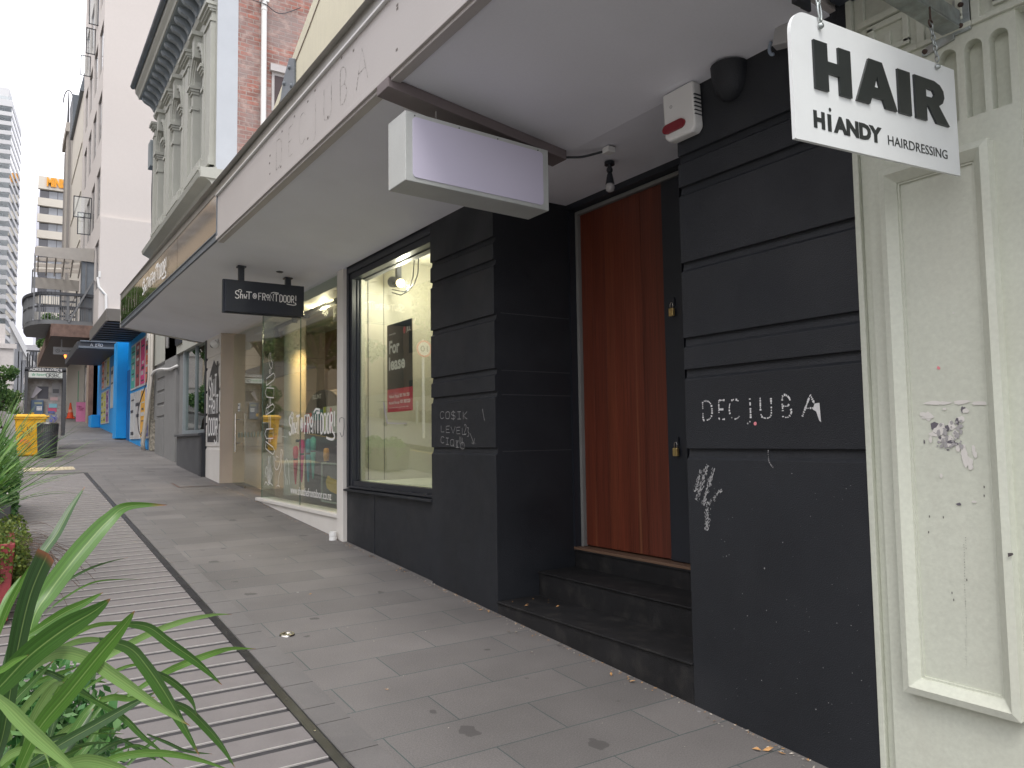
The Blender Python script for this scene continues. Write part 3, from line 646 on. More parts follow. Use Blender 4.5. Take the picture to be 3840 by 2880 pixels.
for yy, z in ((9.92,4.75),(9.70,4.88),(9.88,4.40),(9.62,4.60)): mb = MB(); mb.cyl((2.985,yy,z),(2.96,yy,z),.03,.024, n=10); mb.build('bolt', slatem, bp_)
for yy in (6.15, 7.6):   # little wedge vents above the canopy
    mb = MB(); mb.prism([(0,0),(-.16,0),(-.16,.07),(0,.30)], (3.02,yy,2.92), (1,0,0), (0,0,1), (0,.34,0)); mb.box(2.855,2.862,yy+.03,yy+.31,2.925,2.98,1)
    mb.build('vent', [creamw, slatem], uw)

# worn lettering and marks on the black walls
rn = random.Random(11)
mb = MB(); fr = frame((2.9985, 2.772, .076), STREET)
LT = 'DECJUBA'; xs = [0,.11,.175,.27,.365,.49,.60]; ws = [.075,.05,.08,.055,.075,.06,.09]
write(mb, [(c, x, 0, w, .096) for c, x, w in zip(LT, xs, ws)], fr, .0085, .0, 0, dash=.009, jitter=.0006, rnd=rn, keep=.84)
mb.add([fr(p) for p in ((.665,.055,.0005),(.69,.058,.0005),(.694,-.028,.0005),(.685,-.02,.0005),(.672,.02,.0005),(.655,.03,.0005))],[(0,1,2,3,4,5)])
mb.build('worn_lettering', vinyld, pier)
mb = MB()
zq = zm(2500,900,1.651)
def chalk(mb, a, b, w, n, rn, X=2.9975):
    A, B = onx(a, X), onx(b, X)
    for i in range(n):
        t = rn.random(); s = rn.uniform(.02, .22); o = rn.gauss(0, w/2); off_ = V((-.00001*i,0,0))
        p0 = A+(B-A)*t+off_; p1 = A+(B-A)*min(1, t+s*.3)+off_
        d = (B-A).normalized(); q = V((1,0,0)).cross(d)
        p0 = p0+q*o; p1 = p1+q*o; ww = rn.uniform(.0006, .0034)
        mb.add([p0+q*ww, p1+q*ww*.6, p1-q*ww*.6, p0-q*ww],[(0,1,2,3)])
chalk(mb, zq(255,1390), zq(185,1610), .014, 130, rn); chalk(mb, zq(295,1410), zq(225,1640), .013, 150, rn); chalk(mb, zq(215,1420), zq(175,1560), .012, 90, rn); chalk(mb, zq(340,1540), zq(260,1640), .010, 60, rn)
chalk(mb, zm(2600,1800,1.536)(85,120), zm(2600,1800,1.536)(75,290), .015, 130, rn); chalk(mb, zq(628,1300), zq(632,1370), .002, 20, rn); chalk(mb, zq(630,1370), zq(660,1412), .003, 30, rn)
for i in range(110):
    y = rn.uniform(1.9, 2.86); z = rn.uniform(-1.3, -.15); s = abs(rn.gauss(0,.0011))+.0004
    mb.add([(2.998,y-s,z),(2.998,y,z+s*rn.uniform(.6,2)),(2.998,y+s,z),(2.998,y,z-s)],[(0,1,2,3)])
mb.build('paint_scuff', flat('chalky_scuff',(.40,.40,.40)), pier, normals=False)
mb = MB(); mb.lathe(onx(zq(548,1137),2.997), [(0,.001),(.008,.001),(.009,0)], n=10, ax=(-1,0,0)); mb.build('sticker', flat('pink_sticker',(.75,.25,.28)), pier)
# marker scrawl on the pillar
mb = MB(); w6 = zm(900,1000,1.382)
p0 = onx(w6(1035,735), 2.998)
fr = frame((2.9985, p0.y, p0.z), STREET)
def line(txt, x, y, ch, cw, sl):
    out = []
    for i, c in enumerate(txt): out.append((c, x+i*cw*1.22, y+i*sl, cw, ch))
    return out
rn = random.Random(5)
write(mb, line('CO$IK', 0, -.085, .058, .078, -.004), fr, .0034, 0, jitter=.0012, rnd=rn)
write(mb, line('LEVEL', .012, -.195, .052, .072, -.006), fr, .0034, 0, jitter=.0012, rnd=rn)
write(mb, line('CIQIO', .008, -.285, .052, .068, -.012), fr, .0034, 0, jitter=.0012, rnd=rn)
write(mb, [('C',.275,-.318,.022,.04),('!',.325,-.32,.012,.085),('!',.345,-.322,.012,.085),('!',.365,-.325,.012,.08),('2',.40,-.215,.038,.075),('3',.445,-.235,.034,.07)], fr, .0034, 0, jitter=.001, rnd=rn)
for pts in ([(.49,-.21),(.55,-.29)],[(.56,-.25),(.55,-.295),(.515,-.285)],[(.575,-.29),(.578,-.294)],[(.58,-.32),(.583,-.324)],[(.68,-.03),(.71,-.12)]): stroke(mb, pts, .003, fr, 0)
mb.build('marker_scrawl', flat('grey_marker',(.40,.40,.39)), pil, normals=False)

# lease poster on the inside of the glass
pr = empty('lease_poster', (3.12,6.947,.264), 'black and red For lease poster behind the display window glass', 'poster')
P0 = (3.118,6.947,.264); PW, PH = .56, .855
fr = frame(P0, STREET)
def rect(mb, fr, x, y, w, h, t=0.0, mi=0): mb.add([fr((x,y,t)), fr((x+w,y,t)), fr((x+w,y+h,t)), fr((x,y+h,t))],[(0,1,2,3)],mi)
def solid(mb, fr, x, y, w, h, t0, t1, mi=0):
    vs = [fr((a,b,c)) for a in (x,x+w) for b in (y,y+h) for c in (t0,t1)]
    mb.add(vs, [(0,1,3,2),(4,6,7,5),(0,4,5,1),(2,3,7,6),(0,2,6,4),(1,5,7,3)], mi)
mb = MB(); solid(mb, fr, 0, .222, PW, PH-.222, -.003, 0); mb.build('sheet', postb, pr)
mb = MB(); solid(mb, fr, 0, 0, PW, .222, -.003, 0); mb.build('red_band', postr, pr)
mb = MB()
def put(mb, txt, x, y, w, h, fr, bold=0, t=.001, mi=0, ext=.0006): me = text_mesh(txt, w, h, ext, bold); mb.mesh(me, lambda v: fr((v[0]+x, v[1]+y, v[2]+t)), mi)
put(mb, 'For', .05, .565, .235, .13, fr, .03); put(mb, 'lease', .045, .405, .36, .13, fr, .03); put(mb, 'JLL', .44, .735, .085, .055, fr, .02)
put(mb, 'property.jll.nz', .045, .745, .16, .022, fr)
put(mb, 'Nilesh Patel', .045, .135, .22, .03, fr); put(mb, '021 761 733', .285, .138, .21, .032, fr, .03)
put(mb, 'Ranesh Parmar', .045, .075, .24, .03, fr); put(mb, '021 502 223', .30, .078, .21, .032, fr, .03)
put(mb, 'Jones Lang LaSalle licensed REAA 2008', .05, .035, .42, .012, fr)
mb.build('lettering', vinyl, pr)
mb = MB(); me = ([(.395+.028*math.cos(i*PI/8), .765+.034*math.sin(i*PI/8), .001) for i in range(16)], [tuple(range(16))]); mb.mesh(me, fr)
mb.build('round_logo', postr, pr)
# lamp fitting in the window
lm = empty('spotlight_fitting', (3.45,6.9,1.95), 'lit lamp with two spot heads and loose cables at the top of the display window', 'spotlight')
L1 = onx(zm(1300,900,3.456)(700,560), 3.42)
mb = MB(); mb.lathe(L1, [(.0,.045),(.022,.040),(.040,.015),(.042,-.01),(.028,-.035),(.0,-.045)], n=16, ax=(.2,-.9,-.3)); mb.build('bulb', lampe, lm, smooth=True)
mb = MB(); L2 = L1+V((.0,.20,.05)); mb.cyl(L1+V((0,.03,.01)), L2, .045, .06, n=18); mb.cyl(onx(zm(1300,900,3.456)(430,510),3.5), onx(zm(1300,900,3.456)(560,660),3.5), .06, .055, n=18); mb.build('spot_head', darkm, lm, smooth='auto')
mb = MB(); mb.box(3.38,3.52,5.6,7.1,1.86,1.88); mb.bar(L1+V((.02,.10,.0)), L1+V((.02,.10,.2)), .05); mb.bar((3.5,6.5,1.55),(3.4,5.7,1.56),.06); mb.build('track_bar', darkm, lm)
mb = MB(); W = zm(1300,900,3.456)
mb.tube([onx(W(*p),3.45) for p in ((590,640),(680,660),(760,670),(820,600),(860,480),(870,350),(875,260))], .006, n=6)
mb.tube([onx(W(*p),3.45) for p in ((590,680),(700,715),(800,660),(880,560),(925,430),(930,240))], .006, n=6); mb.build('cable', blk2, lm, smooth=True)
pl_ = bpy.data.lights.new('display_lamp', 'POINT'); pl_.energy = 16; pl_.color = (1,.94,.82); pl_.shadow_soft_size = .04
po = bpy.data.objects.new('display_lamp', pl_); COL.objects.link(po); po.parent = lm; po.location = (L1+V((0,-.08,-.03)))-V((3.45,6.9,1.95))

# ============================================================ CANOPY
def xf(y): return 1.75-(y-2.2)*.0045 if y < 7.9 else 1.7244-(y-7.9)*.012
def sz(x): return 1.84+.145*(3-x) if x < 3 else 1.84
cn = empty('canopy', (3.0,8.5,1.84), 'long shallow white canopy over the footpath with bronze mirror panels at its far end', 'canopy')
Y0, Y1, YM = 1.95, 14.9, 7.95
mb = MB()
ys = [Y0, YM, Y1]
for a, b in ((Y0,YM),(YM,Y1)):
    mb.add([(xf(a)+.02,a,sz(xf(a))),(3.0,a,1.84),(3.0,b,1.84),(xf(b)+.02,b,sz(xf(b))),(xf(a)+.02,a,sz(xf(a))+.05),(3.0,a,1.89),(3.0,b,1.89),(xf(b)+.02,b,sz(xf(b))+.05)],
           [(0,1,2,3),(4,7,6,5),(0,4,5,1),(2,6,7,3)])
mb.box(3.0,3.9,2.886,4.774,1.8402,1.8898); mb.box(3.0,3.3,7.78,Y1-.1,1.838,1.88)
mb.build('soffit', soffm, cn)
mb = MB()
mb.add([(xf(Y0)-.05,Y0,2.55),(3.02,Y0,2.55),(3.02,Y1,2.55),(xf(Y1)-.03,Y1,2.60)],[(0,1,2,3)]); mb.build('deck', flashm, cn)
def fpanel(mb, a, b, z0, z1, off, th, mi=0):
    mb.add([(xf(a)+off,a,z0),(xf(b)+off,b,z0),(xf(b)+off,b,z1),(xf(a)+off,a,z1),(xf(a)+off+th,a,z0),(xf(b)+off+th,b,z0),(xf(b)+off+th,b,z1),(xf(a)+off+th,a,z1)],
           [(0,1,2,3),(4,7,6,5),(0,4,5,1),(2,6,7,3),(1,5,6,2),(0,3,7,4)],mi)
mb = MB(); fpanel(mb, Y0, YM, 2.045, 2.47, 0, .02); fas = mb.build('fascia', fascm, cn, bevel=.002); fas['label'] = 'plain off-white fascia with the ghost of removed lettering'
mb = MB(); fpanel(mb, Y0, YM, 2.02, 2.055, -.012, .05); fpanel(mb, Y0, YM, 2.0, 2.022, .005, .06); mb.build('fascia_trim', fascm, cn, bevel=.003)
mb = MB(); fpanel(mb, Y0, YM, 2.475, 2.56, -.015, .03); fpanel(mb, YM, Y1, 2.50, 2.60, -.012, .03); mb.build('top_flashing', flashm, cn, bevel=.003)
mb = MB(); fpanel(mb, Y0, YM, 2.468, 2.482, -.022, .03); mb.build('edge_bead', whiteg, cn)
mb = MB(); xs_ = [YM+.012, 9.93, 12.05, Y1]
for a, b in zip(xs_[:-1], xs_[1:]): fpanel(mb, a+.006, b-.006, 2.10, 2.505, -.005, .015)
mirr = mb.build('mirror_panel', copperm, cn)
mb = MB(); fpanel(mb, YM, Y1, 2.03, 2.10, .0, .05); fpanel(mb, YM-.012, YM+.012, 2.03, 2.52, -.008, .03); fpanel(mb, YM, Y1, 2.092, 2.102, -.012, .02); mb.build('dark_trim', slatem, cn)
mb = MB(); mb.prism([(xf(Y1)-.01,2.02),(xf(Y1)-.01,2.60),(3.0,2.56),(3.0,1.83),(2.9,1.83),(xf(Y1)+.04,2.02)],(0,Y1,0),(1,0,0),(0,0,1),(0,.03,0)); mb.build('end_cap', flashm, cn)
mb = MB(); mb.prism([(xf(Y0)-.01,2.0),(xf(Y0)-.01,2.56),(3.0,2.56),(3.0,1.85),(2.9,1.86)],(0,Y0-.03,0),(1,0,0),(0,0,1),(0,.03,0)); mb.build('end_cap', fascm, cn)
mb = MB(); 
for i in range(14):   # curled flashing at the near end
    a = i/13; mb.box(2.0+a*.75, 2.0+(i+1)/13*.75, Y0-.06-.02*math.sin(i*1.3), Y0-.03, 1.90-.10*a+.02*math.sin(i*.9), 1.99-.06*a)
mb.build('curled_flashing', darkm, cn)
mb = MB(); mb.lathe((2.556,8.58,sz(2.556)-.002),[(0,0),(.045,0),(.055,.006)],n=18,ax=(0,0,1)); mb.build('downlight', darkm, cn)
# ghost lettering on the fascia
mb = MB(); rn = random.Random(21)
for ch, y, w in zip('DECJUBA', (5.98,5.66,5.42,5.12,4.90,4.60,4.32), (.17,.12,.17,.09,.17,.14,.18)):
    fr = frame((xf(y)-.0015, y, 2.135), (0.0045,-1,0))
    write(mb, [(ch,0,0,w,.225)], fr, .004, 0, dash=.03, jitter=.0008, rnd=rn)
    write(mb, [(ch,.004,.003,w,.225)], fr, .0015, 0, jitter=.0015, rnd=rn)
for y, z in ((6.12,2.30),(6.13,2.24),(6.12,2.15),(5.8,2.39),(5.83,2.12),(5.5,2.40),(5.2,2.40),(5.2,2.13),(4.8,2.14),(5.05,2.42),(4.55,2.44),(4.35,2.40),(3.72,2.38),(3.73,2.13),(3.72,2.36)):
    mb.box(xf(y)-.002, xf(y)-.0004, y, y+.022, z, z+.013)
mb.build('ghost_lettering', ghost, fas, normals=False)
mb = MB(); fr = frame((xf(12.45)-.02, 12.45, 2.20), (.012,-1,0)); shopname(mb, 1.9, .19, fr, .03, 0); mb.build('lettering', vinyl, mirr, normals=False)
rn = random.Random(9); mb = MB(); fr = frame((xf(14.8)-.018, 14.8, 2.13), (.012,-1,0))
for i in range(7):
    x = i*.3+.05; stroke(mb, smooth_path([(x+rn.uniform(-.1,.1), rn.uniform(0,.35)) for _ in range(4)], 4), .03, fr, 0)
mb.build('spray_mark', flat('grey_spray',(.16,.14,.12)), mirr, normals=False)

# beam under the soffit and the light box hung from it
bm = empty('timber_beam', (2.35,3.9,1.85), 'weathered brown timber beam fixed under the canopy above the light box', 'beam')
mb = MB(); mb.add([(x,y,sz(x)-d) for x in (1.73,2.975) for y in (3.83,3.985) for d in (-.0,.062)],[(0,1,3,2),(4,6,7,5),(0,4,5,1),(2,3,7,6),(0,2,6,4),(1,5,7,3)])
mb.build('board', flat('painted_brown_beam',(.17,.14,.14),.6), bm, bevel=.004)
mb = MB(); cb = zm(2100,500,2.765)
mb.tube(smooth_path([tuple(p) for p in (V((2.97,3.9,1.815)), V((3.0,3.84,1.805)), V((3.06,3.78,1.80)), V((3.12,3.71,1.812)), V((3.16,3.66,1.82)))],4),.008,n=8); mb.build('cable', blk2, bm, smooth=True)
mb = MB(); mb.box(3.13,3.19,3.60,3.66,1.795,1.832); mb.build('junction_box', whiteg, bm, bevel=.003)
lb = empty('light_box_sign', (2.28,3.87,1.6), 'blank white rectangular light box hanging under the timber beam', 'light box')
ang = R_(0)
LA, LB_ = V((1.795,3.75,0)), V((2.768,3.75,0))
def lbp(u, v, w):    # u 0..1 along, v 0 bottom..1 top, w depth
    zb = 1.418+(1.393-1.418)*u; zt = 1.812+(1.775-1.812)*u
    return V((LA.x+(LB_.x-LA.x)*u, 3.75+w, zb+(zt-zb)*v))
mb = MB(); vs = [lbp(u,v,w) for u in (0,1) for v in (0,1) for w in (0,.225)]
mb.add(vs,[(0,1,3,2),(4,6,7,5),(0,4,5,1),(2,3,7,6),(0,2,6,4),(1,5,7,3)]); mb.build('housing', lbox, lb, bevel=.004)
pts = []
for cx, cz, a0 in ((.93,.88,0),(.07,.88,90),(.07,.12,180),(.93,.12,270)):
    for k in range(5):
        a = R_(a0+k*22.5); pts.append((cx-.0+ .025*math.cos(a)*1.0, cz+.055*math.sin(a)))
me = spline_mesh([[(a*.973,b*.39) for a,b in pts]], .004)
mb = MB(); mb.mesh(me, lambda v: lbp(v[0]/.973, v[1]/.39, -.003-v[2])); mb.build('acrylic_panel', lface, lb)
for u in (.06,.35,.62,.92): mb = MB(); mb.cyl(lbp(u,.955,-.003), lbp(u,.955,.01), .004, n=8); mb.build('screw', darkm, lb)
mb = MB(); 
for u in (.25,.85): mb.cyl(lbp(u,.98,.1), lbp(u,.98,.1)+V((0,0,.10)), .006, n=8)
mb.build('hanging_rod', steel, lb)

# bulb holder under the canopy
bh = empty('bare_bulb_light', (3.334,3.827,1.83), 'black bulb holder with an unlit clear bulb under the canopy before the door', 'light fitting')
c = V((3.334,3.827,1.833))
mb = MB(); mb.cyl(c, c-V((0,0,.022)), .034, .034, n=20); mb.cyl(c-V((0,0,.022)), c-V((0,0,.04)), .016, .012, n=12); mb.lathe(c-V((0,0,.055)), [(0,-.02),(.018,-.015),(.022,0),(.018,.015),(0,.02)], n=14)
mb.lathe(c, [(.012,-.07),(.018,-.085),(.030,-.15),(.030,-.152)], n=16); mb.build('holder', blk2, bh, smooth='auto')
mb = MB(); mb.lathe(c, [(.026,-.15),(.031,-.165),(.032,-.178),(.026,-.196),(.012,-.205),(0,-.207)], n=16); mb.build('bulb', flat('frosted_bulb',(.45,.44,.44),.15), bh, smooth=True)

# alarm box on the pier
al = empty('alarm_box', (2.97,2.80,1.72), 'white alarm siren box with a red lens on the black pier under the canopy', 'alarm box')
mb = MB(); mb.prism([(2.915,1.595),(2.925,1.842),(2.705,1.842),(2.695,1.60),(2.72,1.572),(2.885,1.572)],(2.935,0,0),(0,1,0),(0,0,1),(.065,0,0)); mb.build('case', whiteg, al, bevel=.012)
me = spline_mesh([[(.035*math.cos(a)+(.045 if math.cos(a) > 0 else -.045), .026*math.sin(a)) for a in [i*PI/12 for i in range(24)]]], .02)
mb = MB(); fr = frame((2.934,2.84,1.64), STREET); mb.mesh(me, lambda v: fr((v[0], v[1], v[2]))); mb.build('lens', redl, al, bevel=.003)
for k in range(6): mb = MB(); mb.box(2.94,2.99,2.694,2.7065,1.66+k*.021,1.665+k*.021); mb.build('slot', blk2, al)
mb = MB(); mb.tube([frame((2.9335,2.86,1.755), STREET)((.008*math.cos(a),.008*math.sin(a),0)) for a in [i*PI/10 for i in range(21)]], .0012, n=5); mb.build('emblem', flat('grey_print',(.4,.4,.4)), al)
# black bowl-shaped cover, pale floodlight and clip high on the pier
bc = MB(); fy = onx((2730,215), 2.96)
bc.lathe((2.985,2.50,1.84), [(.095,.0),(.092,-.05),(.075,-.12),(.045,-.165),(.0,-.175)], n=24); tag(bc.build('bowl_cover', blk, smooth=True), 'black bowl-shaped cover on the pier where it meets the canopy', 'light cover')
fl = empty('floodlight', (2.95,2.24,1.83), 'small pale floodlight with a blue clip behind the top of the hair sign', 'floodlight')
mb = MB(); q0 = onx(zm(2400,0,1.536)(830,210), 2.93); mb.obox(q0, (.03,.01,.0), (0,.045,.01), (0,-.012,.042)); mb.build('case', flat('pale_grey_casting',(.42,.42,.42),.5), fl, bevel=.006)
mb = MB(); q1 = onx(zm(2400,0,1.536)(765,275), 2.96); mb.tube([q1+V((0,.02*math.cos(a)-.0,.032*math.sin(a))) for a in [R_(-100+i*22) for i in range(9)]], .008, n=8); mb.build('clip', flat('grey_blue_clip',(.30,.36,.45),.5), fl, smooth=True)

# ============================================================ HANGING SHOP SIGN (navy)
ss = empty('hanging_shop_sign', (2.42,8.7,1.62), 'navy hanging sign with white Shut the Front Door lettering under the canopy', 'sign')
mb = MB(); mb.box(1.985,2.862,8.70,8.745,1.437,1.792); mb.box(1.965,2.84,8.745,8.79,1.425,1.80); mb.build('board', navy, ss, bevel=.003)
mb = MB(); mb.box(2.13,2.19,8.72,8.77,1.79,sz(2.16)-.003); mb.box(2.655,2.715,8.72,8.77,1.79,sz(2.685)-.003); mb.box(2.115,2.205,8.70,8.79,sz(2.16)-.018,sz(2.16)-.002); mb.box(2.64,2.73,8.70,8.79,sz(2.69)-.018,sz(2.69)-.002); mb.build('post', navy, ss)
mb = MB(); fr = frame((2.085,8.699,1.588), NEAR); shopname(mb, .69, .088, fr, .0095, 0); mb.build('lettering', vinyl, ss, normals=False)

# ============================================================ GIFT SHOP (white)
gs = empty('gift_shop_building', (3.0,10.5,gz(10.5)), 'white gift shop with large glass window, recessed glass door and white pillar', 'building')
mb = MB(); mb.box(2.985,3.16,7.79,7.965,gz(7.8)-.04,1.84); mb.build('corner_post', whitep, gs, bevel=.004)
mb = MB(); mb.prism([(7.965,gz(7.9)-.05),(11.16,gz(11.16)-.05),(11.16,-.835),(7.965,-.835)],(3.01,0,0),(0,1,0),(0,0,1),(.2,0,0)); mb.box(2.985,3.22,7.965,11.18,-.834,-.79); mb.build('plinth', whitep, gs, bevel=.006)
gw = MB(); gw.box(3.045,3.053,7.965,9.39,-.79,1.84); gw.box(3.045,3.053,9.40,11.06,-.79,1.84); gw.box(3.053,3.22,11.052,11.06,-.79,1.84)
gwo = gw.build('window_glass', gshop, gs)
mb = MB(); mb.box(3.045,3.055,9.390,9.400,-.79,1.84); mb.box(3.038,3.044,11.052,11.064,-.79,1.84); mb.build('glass_edge', flat('green_glass_edge',(.05,.12,.09),.2), gwo)
gd = MB(); gd.box(3.20,3.21,11.10,13.40,-.70,1.80)
gdo = gd.build('glass_door', gshop, gs)
mb = MB()
mb.cyl((3.13,12.95,-.16),(3.13,12.95,.46),.017, n=14); mb.cyl((3.13,12.95,-.02),(3.2,12.95,-.02),.01); mb.cyl((3.13,12.95,.36),(3.2,12.95,.36),.01); mb.box(3.19,3.22,12.62,13.38,-.77,-.70)
mb.build('door_handle', steel, gdo, smooth='auto')
mb = MB(); mb.box(3.193,3.197,12.92,13.05,.50,.63); mb.build('notice', paper, gdo)
mb = MB(); mb.box(3.188,3.192,12.95,13.02,.585,.61); mb.box(3.188,3.192,12.93,13.04,.52,.535); mb.build('notice_print', greyd, gdo)
mb = MB()
for i in range(9): mb.lathe((3.195,12.98-i*.19,.11),[(0,.001),(.045,.001),(.046,0)],n=16,ax=(-1,0,0))
mb.build('dot_decal', flat('frosted_green_dot',(.20,.24,.20)), gdo)
mb = MB(); pf = [(3.5,gz(13.4)-.1)]
wp = MB(); wp.prism(groove_profile(1.84, gz(13.4)-.08, 3.0, 3.3, .018), (0,13.45,0),(1,0,0),(0,0,1),(0,1.07,0)); pil2 = wp.build('pillar', whitep, gs, bevel=.003); pil2['label'] = 'white banded pillar beyond the shop door with a black house decal'
mb = MB(); mb.box(3.3,7.0,13.45,13.6,-1.0,1.95)
for z in (1.478,1.305,.892,.488,.32,-.087): mb.box(3.0,7.0,13.444,13.449,z-.004,z+.004,1)
mb.build('side_wall', [beigew, flat('brown_joint',(.24,.2,.17))], gs)
mb = MB(); mb.box(2.999,3.3,13.438,13.444,gz(13.4),1.84); mb.build('pillar_return', beigew, gs)
# house-shaped decal, with its writing
mb = MB(); hy = [(14.36,.0),(13.53,.0),(13.53,1.03),(13.60,1.18),(13.60,1.38),(13.70,1.38),(13.70,1.28),(13.92,1.42),(14.12,1.27),(14.36,1.06)]
mb.prism(hy,(2.993,0,0),(0,1,0),(0,0,1),(.004,0,0)); dec = mb.build('house_decal', flat('black_decal',(.03,.03,.032),.35), pil2)
mb = MB(); fr = frame((2.992,14.33,.07), STREET)
for rows in ([('S',.04,.70,.18,.36),('h',.22,.70,.15,.36),('U',.37,.74,.16,.28),('T',.5,.70,.16,.38)],[('F',.04,.42,.18,.26),('R',.22,.42,.17,.26),('o',.38,.42,.14,.24),('N',.52,.42,.16,.26),('T',.64,.42,.14,.3)],[('D',.04,.06,.18,.28),('O',.23,.06,.15,.28),('O',.40,.06,.15,.28),('R',.57,.04,.15,.28),('!',.7,.06,.06,.28)]):
    write(mb, rows, fr, .042, 0)
stroke(mb, smooth_path([(.7,.04),(.72,-.04),(.62,-.09),(.5,-.03)],4), .04, fr, .0004)
mb.build('lettering', vinyl, dec, normals=False)
# window lettering and line drawings
mb = MB(); fr = frame((3.043,9.83,.085), STREET); shopname(mb, 1.66, .245, fr, .030, 0)
put(mb, 'www.shutthefrontdoor.co.nz', .08, -.75, 1.46, .10, fr, .0); mb.build('window_lettering', vinyl, gwo, normals=False)
mb = MB(); G = lambda y, z: (10.95-y, z)   # local: x from y=10.95 towards the camera
fr = frame((3.043,10.95,0), STREET); w_ = .014
post = [[(x,a),(x,b)] for x in (.22,.29) for a,b in ((1.0,.93),(.78,.74),(.61,.50),(.36,.17),(.035,-.01),(-.2,-.42))]
for s in post: stroke(mb, s, w_, fr, 0)
def sgn(y0,y1,z0,z1,tip,sl):   # arrow boards
    h = z1-z0; b = [(y0,z0),(y1,z0+sl),(y1+(.08 if tip>0 else 0),z0+h/2+sl),(y1,z1+sl),(y0,z1),(y0-(.08 if tip<0 else 0),z0+h/2),(y0,z0)]
    stroke(mb, b, w_, fr, .0005)
sgn(.08,.42,.78,.88,1,.05); sgn(.10,.44,.62,.75,-1,-.03); sgn(.07,.40,.37,.46,1,.05); sgn(.10,.42,.04,.17,-1,0); sgn(.07,.42,-.10,.0,1,-.08)
for x, y, t, sl in ((.16,.83,'GIFTS',.06),(.14,.655,'GIFTS FOR KIDS',-.03),(.13,.40,'GIFTS FOR HER',.06),(.14,.085,'GIFTS FOR HIM',0),(.13,-.075,'NEW ZEALAND MADE',-.08)):
    me = text_mesh(t, .24, .035, .0006); mb.mesh(me, lambda v: fr((v[0]+x, v[1]+y+v[0]*sl*2.2, .0012)))
for k in range(9):
    a = -.6+k*.15; stroke(mb, [(.25+a*.05,-.58),(.25+a*.28,-.22-.05*abs(k-4))], .010, fr, 0, taper=True)
stroke(mb, smooth_path([(.03,-.6),(.1,-.56),(.2,-.6),(.3,-.57),(.42,-.6)],3), .012, fr, 0); stroke(mb, smooth_path([(.05,-.5),(.08,-.38),(.16,-.36),(.2,-.5)],3), .01, fr, 0)
stroke(mb, smooth_path([(.27,1.02),(.2,1.10),(.2,1.2),(.27,1.22),(.3,1.12),(.37,1.07),(.33,1.0),(.27,1.02)],3), .010, fr, 0)
stroke(mb, smooth_path([(.46,-.20),(.5,-.34),(.62,-.38),(.74,-.28),(.78,-.12),(.84,-.14),(.80,-.22),(.80,-.34),(.70,-.46),(.66,-.6)],4), .010, fr, 0)
stroke(mb, [(.60,-.6),(.66,-.58),(.74,-.6)], .008, fr, 0); stroke(mb, smooth_path([(.5,-.22),(.55,-.26),(.58,-.2),(.66,-.22)],3), .008, fr, 0)
stroke(mb, smooth_path([(1.02,-.5),(.95,-.40),(.96,-.28),(1.03,-.23),(1.11,-.30),(1.12,-.42),(1.16,-.55)],4), .009, fr, 0); stroke(mb, [(1.0,-.5),(1.0,-.56)], .009, fr, 0); stroke(mb, [(1.06,-.5),(1.06,-.56)], .009, fr, 0)
stroke(mb, smooth_path([(.14,.52),(.1,.46),(.16,.40),(.2,.46),(.14,.52)],3), .009, fr, 0)
mb.build('line_drawing', vinyl, gwo, normals=False)
mb = MB()
mb.tube([onx(zm(960,1500,3.456)(*p),2.983) for p in ((1085,290),(1085,240),(1110,225),(1140,240),(1143,340),(1130,460),(1110,480),(1088,420))], .0025, n=5)
mb.build('marker_scribble', greyd, gs)
# interior
mb = MB(); mb.box(3.06,8,7.97,13.45,-1.0,-.82,0); mb.box(3.20,8,7.97,13.45,1.95,2.05,1); mb.box(7.0,7.1,7.97,13.45,-.8,1.95,2); mb.box(3.8,7,7.97,8.05,-.8,1.95,1)
for k in range(5): mb.box(3.30+k*.24,3.38+k*.24,7.97,13.4,1.86-.02*(k%2),1.95,1)
mb.box(3.06,3.30,7.97,11.06,1.72,1.95,1); mb.box(4.8,4.86,8.05,13.4,.9,1.95,2)
mb.build('interior', [intf, intw, warmint], gs)
mb = MB(); mb.cyl((3.72,11.72,-.82),(3.72,11.72,1.95),.165, n=32); mb.build('column', intw, gs, smooth='auto')
disp = empty('umbrella_display', (3.7,9.9,-.82), 'black wave-topped umbrella display lettered BLUNT inside the gift shop window', 'display stand')
wv = [(9.0,-.82),(11.35,-.82),(11.35,.35)]+[(10.62+.72*math.cos(a),.30+.42*math.sin(a)) for a in [R_(10+i*12) for i in range(13)]]+[(9.85,.50),(9.75,.52),(9.6,.56),(9.4,.58),(9.2,.55),(9.0,.48)]
mb = MB(); mb.prism(wv,(3.75,0,0),(0,1,0),(0,0,1),(.05,0,0)); mb.build('panel', flat('black_display_panel',(.02,.022,.026),.3), disp)
mb = MB(); fr = frame((3.747,10.98,.60), STREET); put(mb, 'BLUNT', 0, 0, .36, .065, fr, .01); mb.build('lettering', vinyl, disp)
mb = MB()
for y,z,c in ((11.0,.33,0),(10.75,.36,1),(10.5,.36,1),(11.2,.2,2),(10.15,.28,3)): mb.box(3.68,3.74,y-.1,y+.07,z-.07,z+.07,c)
mb.box(3.66,3.74,9.75,10.30,.1,.46,4); mb.box(3.65,3.655,10.18,10.25,.1,.46,5); mb.box(3.65,3.655,9.95,10.0,.12,.44,2); mb.box(3.6,3.75,9.1,11.3,-.02,.02,6)
mb.build('boxed_goods', [flat('coral_box',(.7,.15,.08)), flat('teal_box',(.05,.25,.25)), flat('pink_box',(.65,.07,.2)), flat('green_box',(.1,.3,.1)), flat('pale_card',(.5,.5,.48)), flat('lime_strip',(.45,.5,.05)), greyd], disp)
